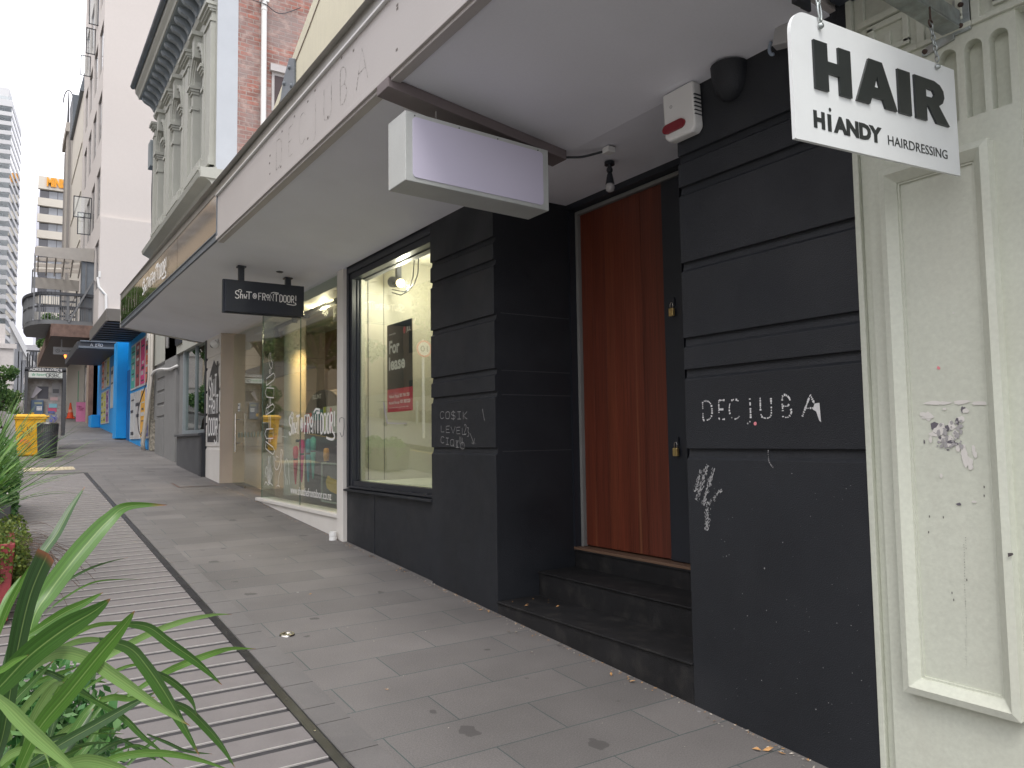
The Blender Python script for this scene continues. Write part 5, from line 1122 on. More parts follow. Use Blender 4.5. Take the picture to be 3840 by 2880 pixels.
# ============================================================ HOARDING BUILDING (blue, posters)
hb_ = empty('blue_hoarding_building', (3.0,27,gz(27)), 'low shopfront boarded in bright blue with rows of framed posters', 'building')
mb = MB(); mb.box(3.0,3.4,20.99,25.4,gz(21)-.1,3.4); mb.box(3.06,3.4,25.4,28.2,gz(25)-.1,3.6); mb.box(3.0,3.4,28.2,34.3,gz(28)-.1,3.9); mb.build('wall', blue, hb_)
mb = MB(); mb.box(2.73,3.06,25.45,26.3,gz(26),3.05); mb.build('boxed_out_door', blue, hb_, bevel=.01)
mb = MB(); mb.box(2.99,3.06,24.75,25.35,gz(25),2.15); mb.build('doorway', flat('deep_blue',(.01,.12,.35)), hb_)
PC = [((.08,.50,.40),'green'),((.42,.08,.09),'maroon'),((.75,.06,.25),'magenta'),((.8,.2,.1),'red'),((.62,.62,.60),'grey'),((.6,.58,.55),'pale'),((.8,.42,.05),'amber'),((.12,.13,.45),'indigo'),((.65,.62,.10),'lime'),((.30,.10,.35),'purple')]
rn = random.Random(2)
def poster(y0, y1, z0, z1, ci, X=2.985):
    f = MB(); f.box(X-.012,X+.01,y0,y1,z0,z1); fo = f.build('poster_frame', paper, hb_)
    c, nm = PC[ci]; p = MB(); w = y1-y0; h = z1-z0
    p.box(X-.018,X-.012,y0+.09*w,y1-.09*w,z0+.04*h,z1-.04*h,0)
    for k in range(7):
        a = z0+h*(.08+.12*k)+rn.uniform(0,.03)*h; 
        if rn.random() < .75: p.box(X-.021,X-.018,y0+w*rn.uniform(.14,.3),y1-w*rn.uniform(.14,.4),a,a+h*rn.uniform(.02,.09),1+(k+ci) % 2)
    p.build('poster', [flat('poster_'+nm, c), flat('poster_ink', (.05,.05,.06)), flat('poster_light', (.6,.6,.58))], fo)
for i,(a,b,c) in enumerate(((23.5,24.4,0),(22.6,23.45,1),(21.7,22.55,2),(21.03,21.65,3))): poster(a,b,1.5,2.78,c)
for i,(a,b,c) in enumerate(((23.45,24.4,4),(22.45,23.4,5),(21.55,22.4,6),(21.03,21.5,7))): poster(a,b,.12,1.42,c)
for i,(a,b,c) in enumerate(((31.6,32.4,3),(30.8,31.55,5),(30.0,30.75,8))): poster(a,b,2.0,3.3,c)
for i,(a,b,c) in enumerate(((31.7,32.5,8),(30.85,31.65,8),(30.0,30.8,9))): poster(a,b,.72,1.9,c)
poster(28.5,29.5,1.2,2.6,4)
mb = MB(); mb.box(2.7,3.0,33.0,34.2,gz(33),1.1); mb.build('blue_box', blue, hb_, bevel=.02)
# three canopies beyond
def simple_canopy(label, y0, y1, x0, z, h, m, m2, xw=3.0, slope=.0):
    c = empty('canopy', (xw,(y0+y1)/2,z), label, 'canopy', 'street canopies beyond the shops')
    mb = MB(); mb.add([(x0,y0,z+slope),(xw,y0,z),(xw,y1,z),(x0,y1,z+slope),(x0,y0,z+slope+.05),(xw,y0,z+.05),(xw,y1,z+.05),(x0,y1,z+slope+.05)],[(0,3,2,1),(4,5,6,7),(0,1,5,4),(2,3,7,6),(0,4,7,3)]); 
    k = 0
    mb.build('underside', m, c)
    f = MB(); f.box(x0-.04,x0,y0,y1,z-.02+slope,z+h+slope); f.box(x0,xw,y0-.03,y0,z+slope*.5-.02,z+h+slope*.5); f.build('fascia', m2, c, bevel=.006); return c
ca = simple_canopy('dark ribbed canopy over the blue hoarding, nearest of the far canopies', 20.7,25.1,2.0,2.98,.28,darkm,flat('brownish_fascia',(.16,.15,.14)))
for k in range(9):
    mb = MB(); mb.box(2.0,2.98,20.9+k*.46,20.93+k*.46,2.955,2.982); mb.build('rib', blk2, ca)
cbx = simple_canopy('black flat canopy with a metal edge beyond the blue boxed door', 27.7,33.5,1.86,3.02,.22,flat('black_underside',(.03,.03,.035)),darkm)
mb = MB(); mb.box(1.9,3.0,27.60,27.68,3.24,3.28); mb.box(1.86,2.9,27.62,27.69,3.04,3.10); mb.build('metal_edge', slatem, cbx)
mb = MB(); fr = frame((2.2,27.655,3.11), NEAR); rn = random.Random(8); write(mb, [(c,i*.07,0,.06,.09) for i,c in enumerate('AHERO')], fr, .014, 0, jitter=.006, rnd=rn); mb.build('graffiti', vinyld, cbx, normals=False)
ccv = simple_canopy('brown boarded canopy below the curved balcony', 36.8,52,1.5,4.50,.50,flat('dark_red_brown_underside',(.07,.045,.045)),woodr,slope=.0)
sgn_ = empty('hanging_sign', (2.0,38,4.1), 'pale grey hanging sign with a round emblem under the brown canopy', 'sign')
mb = MB(); mb.box(1.62,2.55,38,38.06,3.85,4.17); mb.build('board', flat('pale_grey_sign',(.34,.34,.34)), sgn_)
mb = MB(); mb.box(1.9,1.95,38,38.05,4.17,4.5); mb.build('hanger', flat('pale_grey_sign',(.34,.34,.34)), sgn_)
mb = MB(); fr = frame((1.93,37.995,3.965), NEAR); put(mb, 'ALCHEMY', 0,0,.52,.08,fr,.02,0); cc_ = (-.14,.04); stroke(mb, [(cc_[0]+.075*math.cos(t),cc_[1]+.075*math.sin(t)) for t in [2*PI*i/20 for i in range(21)]], .014, fr, .001); write(mb, [('A',-.175,.0,.07,.09)], fr, .012, 0); mb.build('lettering', flat('dark_print',(.06,.06,.06)), sgn_, normals=False)
ns = empty('lit_half_round_sign', (2.35,37,3.7), 'glowing red and yellow half-round sign under the brown canopy', 'sign')
def half(mb, x, z, r0, r1, y, mi): mb.add([(x+r*math.cos(PI+PI*i/14), y, z+r*math.sin(PI+PI*i/14)) for r in (r0,r1) for i in range(15)],[(i,i+1,i+16,i+15) for i in range(14)],mi)
cN = ray((0+1120/4.1475,1200+545/4.1475)); cN = cN*(37/cN.y)
mb = MB(); mb.prism([(.30*math.cos(PI+PI*i/14),.32*math.sin(PI+PI*i/14)) for i in range(15)],cN+V((0,.01,0)),(1,0,0),(0,0,1),(0,.08,0)); mb.build('case', darkm, ns)
mb = MB(); half(mb,cN.x,cN.z,.20,.295,37,0); half(mb,cN.x,cN.z,.12,.20,36.998,1); half(mb,cN.x,cN.z,.0,.12,36.996,0); mb.build('lit_face', [neony if False else neon, flat('deep_red_sign',(.5,.02,.02))], ns, normals=False)
mb = MB(); half(mb,cN.x,cN.z,.0,.115,36.99,0); mb.build('yellow_face', neony, ns, normals=False)

# ============================================================ TALL BEIGE BUILDING
bb = empty('tall_beige_building', (3.0,39,gz(39)), 'tall blank pinkish-beige side wall with a windowed street face beyond', 'building')
mb = MB(); mb.box(3.35,16,35.0,45.0,3.5,36,0); mb.box(3.0,16,34.8,35.0,3.5,36,0); mb.box(3.0,16,34.65,34.8,3.3,9.2,0); mb.build('wall', pinkb, bb)
mb = MB(); mb.box(3.0,3.4,34.4,45,gz(34),3.4); mb.build('ground_floor', darkm, bb)
mb = MB(); mb.box(5.55,5.95,34.60,34.65,8.05,8.3); mb.build('wall_vent', flat('beige_vent',(.36,.31,.27)), bb)
FLz = [6.35,9.4,12.65,15.7,18.75,21.8,24.85,27.9,30.95]
WY = [(35.15,36.75),(37.5,39.1),(39.9,41.5),(42.3,43.9)]
loops = [[(35.0,3.5),(45.0,3.5),(45.0,36),(35.0,36)]]
for z in FLz:
    for a, b in WY: loops.append([(a,z),(b,z),(b,z+2.05),(a,z+2.05)])
me = spline_mesh(loops, .35); mb = MB(); mb.mesh(me, lambda v: (3.175-v[2], v[0], v[1])); mb.build('facade', pinkb, bb, normals=True)
for z in FLz:
    for a, b in WY:
        if z < 31: w = MB(); w.box(3.055,3.07,a,b,z,z+2.05); w.build('window', darkw, bb)
for (pr_, t_, b__, wpx) in ((372,-20,85,26),(360,110,197,26),(341,212,281,27),(345,742,816,48),(341,800,878,35)):
    q0_ = onx((pr_,t_),3.0); q1_ = onx((pr_,b__),3.0); y = q0_.y; z = q1_.z; h = q0_.z-z; w = wpx/F*y*1.12
    f = MB()
    for a,b,c,d in ((0,w,0,.04),(0,w,h-.04,h),(0,.04,0,h),(w-.04,w,0,h)): f.box(3.0-b,3.0-a,y,y+.03,z+c,z+d)
    fo = f.build('open_casement', darkm, bb); g_ = MB(); g_.box(3.0-w+.04,2.95,y+.01,y+.02,z+.04,z+h-.04); g_.build('pane', gbal, fo)
mb = MB(); mb.box(2.98,3.05,34.62,34.9,6.7,6.95); mb.tube([(2.95,34.7,6.7),(3.0,34.65,6.3),(3.25,34.6,6.0),(3.3,34.58,4.5)],.05); mb.build('lamp_arm', whiteg, bb)
mb = MB(); mb.box(3.3,6.4,34.55,34.64,5.42,5.47); mb.build('pipe', pinkb, bb)
cbd = empty('cream_mansard_building', (3.0,49,gz(49)), 'cream building with a grey metal mansard roof behind the tall beige one', 'building')
mb = MB(); mb.box(3.0,12,45.2,53,gz(45),18.6)
for z in (8,10.6,13.2,15.8): mb.box(2.96,3.0,45.2,53,z,z+.06)
mb.build('wall', creamb, cbd)
mb = MB(); mb.prism([(2.85,18.6),(3.6,22.4),(12,22.4),(12,18.6)],(0,45.2,0),(1,0,0),(0,0,1),(0,7.9,0)); mb.prism([(2.85,18.6),(2.8,20.6),(3.2,20.6)],(0,50.8,0),(1,0,0),(0,0,1),(0,2.4,0)); mb.build('roof', slatem, cbd)
for k in range(16):
    mb = MB(); mb.bar((2.83,45.3+k*.5,18.62),(3.58,45.3+k*.5,22.4),.05); mb.build('roof_seam', slatem, cbd)
nb = empty('narrow_grey_building', (3.0,58,gz(58)), 'narrow grey-cream building with a column and cap at its corner', 'building')
mb = MB(); mb.box(3.0,10,53.2,61,gz(53),20.4); mb.box(2.9,3.0,57,58.2,gz(55),20.4); mb.box(2.8,3.3,56.6,61,20.4,21.0); mb.build('wall', flat('warm_grey_render',(.42,.39,.35),.8), nb)
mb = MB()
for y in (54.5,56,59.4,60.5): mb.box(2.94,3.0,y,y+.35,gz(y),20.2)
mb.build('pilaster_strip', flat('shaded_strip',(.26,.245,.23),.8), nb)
mb = MB(); mb.cyl((2.95,57.5,21.0),(2.95,57.5,23.4),.08,.03); mb.tube([(2.95+.3*math.cos(t),57.5,22.6+.9*math.sin(t)) for t in [PI*i/10 for i in range(11)]],.04,n=6); mb.build('finial', darkm, nb)

# balcony on the corner of the brown canopy
bal = empty('curved_balcony', (2.2,38.5,4.9), 'grey metal corner balcony with curved slatted railing and a slatted pergola roof', 'balcony')
RP = smooth_path([(3.0,36.9),(2.2,36.85),(1.35,36.95),(.85,37.5),(.58,38.6),(.55,40.2),(.7,42.0)],6)
def railing(mb, z0, z1, w, h): 
    for (a,b),(c,d) in zip(RP[:-1],RP[1:]): mb.bar((a,b,z0),(c,d,z0),w,h)
mb = MB(); mb.add([(x,y,5.0) for x,y in RP]+[(3.0,42.0,5.0)]+[(x,y,5.18) for x,y in RP]+[(3.0,42.0,5.18)],[tuple(range(len(RP)+1)),tuple(range(2*len(RP)+1,len(RP),-1))]+[(i,i+1,i+len(RP)+2,i+len(RP)+1) for i in range(len(RP))]); mb.build('floor', balm, bal)
mb = MB(); railing(mb, 6.28, 0, .16, .12); mb.build('handrail', darkm, bal); mb = MB(); railing(mb, 5.75, 0, .05, .06); mb.build('middle_rail', darkm, bal)
L = 0; acc = 0; cnt = 0
pts = []
for (a,b),(c,d) in zip(RP[:-1],RP[1:]):
    s = math.hypot(c-a,d-b); k = int(s/.13)+1
    pts += [(a+(c-a)*i/k, b+(d-b)*i/k) for i in range(k)]
bm0 = None
for i,(x,y) in enumerate(pts[:70]):
    mb = MB(); w = .09 if i % 12 == 0 else .028; mb.box(x-w/2,x+w/2,y-w/2,y+w/2,5.18,6.24); mb.build('post' if i % 12 == 0 else 'baluster', balm, bal)
mb = MB()
for i in range(6): x = .95+i*.32; mb.bar((x,36.9,7.95+.02*i),(x+.1,40.6,7.75),.05,.10)
for y in (36.9,38.1,39.4,40.6): mb.bar((.85,y,7.9),(2.95,y,8.05),.05,.16)
mb.build('pergola_slats', flat('pale_taupe_slat',(.42,.38,.33)), bal)
mb = MB(); mb.add([(.82,36.86,7.8),(2.98,36.86,7.75),(2.98,36.86,8.35),(.82,36.86,8.15),(.82,36.9,7.8),(2.98,36.9,7.75),(2.98,36.9,8.35),(.82,36.9,8.15)],[(0,1,2,3),(4,7,6,5),(0,4,5,1),(3,2,6,7),(0,3,7,4),(1,5,6,2)]); mb.build('pergola_valance', flat('taupe_canvas',(.36,.335,.30)), bal); mb = MB(); mb.box(.86,2.7,40.6,40.65,7.1,7.6); mb.build('pergola_valance', flat('taupe_canvas',(.36,.335,.30)), bal)
for x,y in ((.84,36.95),(.84,40.5),(2.7,36.95)):
    mb = MB(); mb.box(x-.03,x+.03,y-.03,y+.03,5.18,7.9); mb.build('post', balm, bal)
mb = MB(); mb.bar((2.1,36.85,5.1),(2.98,36.7,6.95),.07); mb.build('brace', balm, bal)
mb = MB()
for k in range(5): mb.box(2.0,2.6,41.0,41.04,5.9+k*.35,5.98+k*.35)
mb.box(1.95,2.0,41.0,41.05,5.2,7.6); mb.box(2.6,2.66,41.0,41.05,5.2,7.6); mb.build('window_bars', darkm, bal)
mb = MB(); mb.box(2.55,3.0,36.95,37.6,5.18,8.3); mb.build('corner_post', slatem, bal)
for x0 in (1.95,):
    tb = empty('balcony_table', (2.1,38.2,5.18), 'dark folding table on the curved balcony', 'table'); mb = MB(); mb.box(1.8,2.5,38,38.6,5.88,5.92); mb.build('top', darkm, tb); mb = MB(); mb.bar((1.85,38.2,5.18),(2.45,38.2,5.88),.05); mb.bar((2.45,38.3,5.18),(1.85,38.3,5.88),.05); mb.build('legs', darkm, tb)

# ============================================================ FAR BUILDINGS
mt = empty('office_tower', (8,150,5), 'cream office tower with dark window bands and orange lettering at its top', 'building')
def onY(p, y): d = ray(p); return d*(y/d.y)
zt = zm(0,300,2.962)
tl_ = onY(zt(450,1070),150); TX = tl_.x; TZ = tl_.z
mb = MB(); mb.box(TX,TX+22,150,170,4,TZ-4.05)
mb.box(TX-.3,TX+22,149.6,170,TZ-4.05,TZ); 
lev = (onY(zt(450,1320),150).z-onY(zt(450,1500),150).z)
z = onY(zt(450,1310),150).z
tops = []
while z > 6: tops.append(z); z -= lev
mb = MB(); mb.box(TX,TX+22,150.3,170,4,TZ-1); mb.build('core', darkw, mt)
mb = MB(); mb.box(TX-.3,TX+22,149.6,150.3,onY(zt(450,1210),150).z,TZ); mb.build('parapet', creamb, mt)
for z in tops: mb = MB(); mb.box(TX-.3,TX+22,149.6,150.3,z-(lev*.48),z); mb.build('spandrel', creamb, mt)
for k in range(len(tops)):
    for j in range(5): mb = MB(); x = TX+1.35+j*1.3; z = tops[k]+.1; mb.box(x,x+1.2,150.2,150.28,z,z+lev*.47); mb.build('window', midw, mt)
mb = MB(); p = onY(zt(518,1190),150); fr = frame((p.x,149.5,p.z), NEAR); put(mb, 'MINIS', 0, 0, onY(zt(735,1200),150).x-p.x, 1.6, fr, .05, 0, 0, .3); mb.build('lettering', flat('orange_letter',(.85,.36,.02)), mt, normals=False)
# apartment tower with stacked balconies, turned slightly
at_ = empty('apartment_tower', (-3,125,5), 'white apartment tower with stacked angular balconies at the far left', 'building')
ctr = onY((48,330),120); az = R_(-6)
ax = V((math.cos(az),math.sin(az),0)); ay = V((-math.sin(az),math.cos(az),0))
def tw(u, v, z): return V((ctr.x,120,0))+ax*u+ay*v+V((0,0,z))
def tbox(mb, u0,u1,v0,v1,z0,z1,mi=0):
    vs = [tw(u,v,z) for u in (u0,u1) for v in (v0,v1) for z in (z0,z1)]; mb.add(vs,[(0,1,3,2),(4,6,7,5),(0,4,5,1),(2,3,7,6),(0,2,6,4),(1,5,7,3)],mi)
ZT = ctr.z
mb = MB(); tbox(mb,-16,-.9,1.2,12,4,ZT-2.5); mb.build('glazed_core', towers, at_)
z = ZT-2.6; k = 0
zlev = (onY((30,352),120).z-onY((30,660),120).z)/8.6
while z > 7:
    mb = MB(); tbox(mb,-16,0,0,12,z,z+.9 if k == 0 else z+.55); mb.build('floor_slab', towerm, at_)
    mb = MB(); tbox(mb,-16,-.05,.02,.06,z+.55,z+1.35); tbox(mb,-.08,-.04,.06,11.8,z+.55,z+1.35); mb.build('glass_balustrade', gbal, at_)
    for q in (-3.0,-7.5,-12): mb = MB(); tbox(mb,q,q+.9,.6,1.2,z+.5,z+zlev); mb.build('fin', towerm, at_)
    z -= zlev; k += 1
mb = MB(); tbox(mb,-16,-.4,.3,11,ZT-1.7,ZT); mb.build('penthouse', towerm, at_)
# classical corner block and a slanting white facade at the end of the street
cl = empty('classical_building', (0,95,5), 'pale classical block with tall windows low at the far left', 'building')
c0 = onY((52,1290),95)
mb = MB(); mb.box(c0.x-16,c0.x,95,106,3,c0.z); mb.box(c0.x-16,c0.x+.25,94.8,95,c0.z-.5,c0.z); mb.box(c0.x-16,c0.x+.12,94.85,95,c0.z-4.2,c0.z-3.9); mb.box(c0.x-16,c0.x-.8,96,106,c0.z,c0.z+2.2); mb.build('wall', flat('pale_stone',(.60,.57,.55),.8), cl)
for r_ in range(3):
    for j in range(5): mb = MB(); x = c0.x-1.2-j*1.3; z = c0.z-1.2-r_*2.9; mb.box(x-.5,x,94.9,94.96,z-1.9,z); mb.build('window', midw, cl)
wf_ = empty('white_sloping_building', (4,90,5), 'white building with a raking top edge and vertical fins beyond the phone box', 'building')
p0, p1, p2 = onY((40,1215),110), onY((125,1378),110), onY((50,1500),110)
mb = MB(); mb.prism([(p0.x,3),(p0.x,p0.z),(p1.x,p1.z),(p1.x,3)],(0,110,0),(1,0,0),(0,0,1),(0,6,0)); mb.build('wall', towerm, wf_)
for j in range(7): mb = MB(); x = p0.x+.5+j*(p1.x-p0.x)/7; h = p0.z+(p1.z-p0.z)*(x-p0.x)/(p1.x-p0.x); mb.box(x,x+.45,109.9,109.96,6,h-1.2-.3*j); mb.build('window', midw, wf_)
mb = MB(); mb.bar((p0.x,109.7,p0.z+.2),(p1.x,109.7,p1.z+.2),.5,.5); mb.build('sloping_rail', towerm, wf_)
fb = empty('distant_block', (5,135,6), 'small pale block closing the street under the balcony', 'building')
q0, q1 = onY((86,1292),135), onY((150,1480),135)
mb = MB(); mb.box(q0.x,q0.x+14,135,140,4,q0.z); mb.build('wall', flat('distant_white',(.66,.65,.66),.9), fb)
for j in range(5): mb = MB(); x = q0.x+1+j*1.6; mb.box(x,x+.7,134.9,134.95,q0.z-2.6,q0.z-1.0); mb.build('window', midw, fb)
ob2 = empty('old_balcony_building', (1.6,60,5), 'old brown-cream building with ironwork balcony seen under the curved balcony', 'building')
o0, o1 = onY((145,1300),60), onY((178,1380),60)
mb = MB(); mb.box(o0.x+.1,3,60,66,3,o0.z); mb.build('wall', flat('old_tan_stone',(.45,.38,.28),.9), ob2)
mb = MB()
for t in range(9): a = PI*t/8; mb.bar((o0.x-.5*math.sin(a)-.1,60+3*t/8,o0.z-1.4),(o0.x-.5*math.sin(a)-.1,60+3*t/8,o0.z-.3),.06)
mb.box(o0.x-.7,o0.x+.1,60,63,o0.z-1.5,o0.z-1.4); mb.box(o0.x-.7,o0.x+.1,60,60.1,o0.z-.35,o0.z-.25); mb.build('ironwork', darkm, ob2)

# far shopfront pieces
fs = empty('far_shopfronts', (3.0,44,gz(44)), 'dark and cream shopfront bays beneath the brown canopy', 'building')
mb = MB(); mb.box(3.0,3.3,34.4,40.2,gz(34)-.1,4.5,0); mb.box(2.95,3.3,40.2,52,gz(40)-.1,4.5,1); mb.box(2.94,2.95,43.0,43.5,1.3,3.6,2); mb.build('wall', [darkm, flat('cream_tile_wall',(.55,.52,.45)), flat('green_stripe',(.1,.35,.18))], fs)
for y,m_ in ((36.1,woodr),(37.2,flat('tan_pilaster',(.36,.28,.22)))): mb = MB(); mb.box(2.85,3.0,y,y+.35,gz(y),4.4); mb.build('pilaster', m_, fs)
mb = MB(); mb.box(2.97,3.0,37.9,39.6,1.0,4.0); mb.build('shop_window', darkw, fs)
pk = empty('pink_board', (2.76,38.6,gz(38.6)), 'pink painted sandwich board with dark red writing outside a far shop', 'board')
mb = MB(); mb.box(2.57,2.95,38.6,38.64,gz(38.6),1.84); mb.build('panel', pinkp, pk)
mb = MB(); fr = frame((2.62,38.595,1.62), NEAR); rn = random.Random(4)
for j,t in enumerate(('MRK','WEUK','ARE')): write(mb, [(c,i*.062+.02*j,-j*.075,.05,.055) for i,c in enumerate(t)], fr, .012, 0, jitter=.006, rnd=rn)
mb.build('writing', flat('dark_pink_ink',(.3,.04,.12)), pk, normals=False)
cnn = empty('traffic_cone', (2.56,42,gz(42)), 'orange traffic cone with a pale band beside the cream far wall', 'traffic cone')
b0 = gz(42); mb = MB(); mb.box(2.38,2.74,41.8,42.2,b0,b0+.05); mb.build('base', orange, cnn, bevel=.01)
mb = MB(); mb.lathe((2.56,42,b0+.05),[(.15,0),(.105,.25)],n=18,mi=0); mb.lathe((2.56,42,b0+.05),[(.105,.25),(.082,.38)],n=18,mi=1); mb.lathe((2.56,42,b0+.05),[(.082,.38),(.06,.5),(.06,.5),(.03,.70),(0,.71)],n=18,mi=0); mb.build('cone_body', [orange, flat('pale_orange_band',(.85,.35,.25))], cnn, smooth='auto')

# ============================================================ PHONE BOX, BINS
pb = empty('phone_box', (.8,22,gz(21.8)), 'graffitied grey phone box with a pale Spark strip and torn posters behind the bins', 'phone box')
py0 = 21.6; pz = gz(21.6)
mb = MB(); mb.box(.36,.42,py0,py0+.9,.30,1.80); mb.box(1.14,1.21,py0,py0+.9,.22,1.80); mb.box(.36,1.21,py0,py0+.9,1.76,1.86); mb.box(.36,1.21,py0+.02,py0+.06,1.58,1.61); mb.build('frame', darkm, pb)
mb = MB(); mb.box(.42,1.14,py0+.35,py0+.40,.20,1.76); mb.build('back_panel', mat('worn_grey_panel',(.33,.32,.31),rough=.5,var=.3,scale=9,dirt=.6,dcol=(.16,.11,.10),dscale=5), pb)
for a,b in ((1.215,1.222),(.348,.355)): mb = MB(); mb.box(a,b,py0+.05,py0+.85,.3,1.7); mb.build('side_pane', gbal, pb)
mb = MB(); mb.box(.5,1.10,py0+.3,py0+.6,pz-.02,.25); mb.box(.42,1.14,py0+.28,py0+.42,.16,.24); mb.build('stand', flat('grey_steel_stand',(.28,.275,.265),.45), pb)
mb = MB(); mb.box(.43,1.13,py0+.01,py0+.05,1.61,1.745); sp2 = mb.build('header_sign', flat('pale_header',(.55,.58,.55)), pb)
mb = MB(); fr = frame((.43,py0+.008,1.61), NEAR); put(mb,'Spark',.16,.035,.22,.065,fr,.01); 
for k in range(5): a=PI/2+k*2*PI/5; stroke(mb,[(.10+.008*math.cos(a),.068+.008*math.sin(a)),(.10+.038*math.cos(a),.068+.038*math.sin(a))],.014,fr,.001)
mb.build('lettering', flat('green_lettering',(.05,.30,.16)), sp2, normals=False)
mb = MB(); rn = random.Random(14); write(mb,[('O',.36,.02,.06,.09),('R',.42,.02,.05,.09),('S',.48,.02,.05,.09),('B',.53,.02,.06,.09),('Z',.6,.02,.05,.09),('C',.6,.02,.06,.09)],fr,.012,.002,0,jitter=.008,rnd=rn); mb.build('graffiti', blk2, sp2, normals=False)
mb = MB(); fr = frame((.42,py0-.004,1.775), NEAR); write(mb,[(c,.03+i*.062,0,.055,.06) for i,c in enumerate('AORSEWMYRC*')],fr,.012,0,jitter=.006,rnd=rn); mb.build('graffiti', vinyld, pb, normals=False)
PY = py0+.348
def pbx(x0,x1,z0,z1,m,name,d=0): mb = MB(); mb.box(x0,x1,PY-.006-d,PY-d,z0,z1); mb.build(name, m, pb)
pbx(.63,.86,1.12,1.42,flat('dark_torn_patch',(.08,.08,.10)),'torn_poster'); pbx(.93,1.10,1.20,1.50,flat('mono_poster',(.28,.28,.29)),'torn_poster'); pbx(.95,1.08,1.26,1.36,flat('mono_dark',(.1,.1,.11)),'torn_poster',.01)
pbx(.90,1.06,1.08,1.16,flat('pale_pink_paper',(.55,.38,.38)),'torn_poster'); pbx(.86,1.04,.80,.98,flat('red_blue_poster',(.5,.08,.15)),'torn_poster'); pbx(.87,1.05,.90,1.0,flat('teal_strip',(.2,.42,.5)),'torn_poster',.01); pbx(.86,1.0,.76,.82,flat('navy_strip',(.08,.12,.3)),'torn_poster',.01)
mb = MB(); mb.add([(.50,PY-.05,1.14),(.545,PY-.06,1.13),(.72,PY-.10,1.34),(.60,PY-.03,1.42)],[(0,1,2,3)]); mb.build('peeling_poster', flat('pale_violet_paper',(.55,.52,.56)), pb, normals=False)
mb = MB(); mb.box(.50,.76,PY-.12,PY,.62,1.08); ph = mb.build('phone', flat('blue_phone',(.05,.10,.18),.35), pb, bevel=.01)
mb = MB(); mb.box(.57,.73,PY-.125,PY-.12,.98,1.03); mb.build('screen', flat('phone_screen',(.25,.28,.2)), ph)
for i in range(4):
    for j in range(3): mb = MB(); mb.box(.62+i*.028,.64+i*.028,PY-.126,PY-.12,.83+j*.035,.855+j*.035); mb.build('key', vinyl, ph)
mb = MB(); mb.box(.51,.57,PY-.125,PY-.12,.70,.78); mb.build('yellow_label', yel, ph)
mb = MB(); fr = frame((.9,PY-.012,.62), NEAR)
for k in range(4): stroke(mb, smooth_path([(rn.uniform(-.02,.16),rn.uniform(-.2,.12)) for _ in range(6)],4), .01, fr, .001*k)
mb.build('blue_tag', flat('blue_ink',(.1,.12,.5)), pb, normals=False)

yb = empty('yellow_wheelie_bin', (.45,20.3,gz(20)), 'yellow wheelie bin with black and red graffiti beside the phone box', 'bin')
g0 = gz(19.9)
def frustum(mb, c, w0, d0, w1, d1, z0, z1, mi=0):
    vs = [(c[0]+a*w/2, c[1]+b*d/2, z) for z,w,d in ((z0,w0,d0),(z1,w1,d1)) for a,b in ((-1,-1),(1,-1),(1,1),(-1,1))]
    mb.add(vs,[(0,3,2,1),(4,5,6,7),(0,1,5,4),(1,2,6,5),(2,3,7,6),(3,0,4,7)],mi)
cb_ = (.46,20.22)
mb = MB(); frustum(mb, cb_, .46,.50,.58,.64,g0+.02,g0+.84); yo = mb.build('body', yel, yb, bevel=.03)
mb = MB(); frustum(mb, cb_, .64,.70,.62,.68,g0+.82,g0+.87); frustum(mb,(cb_[0],cb_[1]), .66,.74,.52,.62,g0+.87,g0+.93); mb.box(.74,.82,19.98,20.46,g0+.86,g0+.90); mb.build('lid', yel, yb, bevel=.015)
for x in (.27,.66): mb = MB(); mb.cyl((x-.03,20.5,g0+.10),(x+.03,20.5,g0+.10),.10,n=16); mb.build('wheel', blk2, yb)
mb = MB(); fr = frame((.25,19.905,g0+.2), NEAR); rn = random.Random(17)
write(mb,[('K',.02,.40,.08,.10),('K',.14,.36,.07,.10),('I',.2,.34,.05,.09),('2',.0,.22,.10,.13),('V',.12,.24,.08,.1),('L',.18,.26,.06,.1)],fr,.012,.012,0,jitter=.012,rnd=rn); mb.build('graffiti', flat('brown_ink',(.12,.07,.03)), yo, normals=False)
mb = MB(); write(mb,[('R',.10,.08,.07,.08),('S',.16,.02,.07,.08),('B',.02,.12,.06,.07)],fr,.014,.016,0,jitter=.01,rnd=rn); mb.build('graffiti', flat('orange_ink',(.75,.18,.08)), yo, normals=False)
bb_ = empty('black_litter_bin', (.77,19.5,gz(19.5)), 'round black slatted litter bin with a metal rim beside the yellow bin', 'bin')
c = V((.77,19.5,gz(19.5)))
mb = MB(); mb.lathe(c,[(.0,.02),(.155,.02),(.165,.03),(.195,.56)],n=32); mb.lathe(c,[(.18,.70),(.205,.70),(.207,.735),(.18,.735)],n=32)
mb.build('body', darkm, bb_, smooth='auto')
for k in range(32):
    a = 2*PI*k/32; d = V((math.cos(a),math.sin(a),0)); t = V((-d.y,d.x,0)); mb = MB(); mb.obox(c+d*.186+V((0,0,.385)), t*.009, d*.006+V((0,0,.0)), V((d.x*.016,d.y*.016,.34))); mb.build('slat', darkm, bb_)
mb = MB(); mb.lathe(c,[(.195,.735),(.21,.735),(.21,.755),(.16,.765),(.158,.74)],n=32); mb.build('rim', steel, bb_, smooth='auto')
mb = MB(); mb.lathe(c,[(0,.3),(.15,.3),(.16,.70),(.165,.70)],n=24); mb.build('liner', flat('grey_liner',(.25,.25,.24)), bb_)

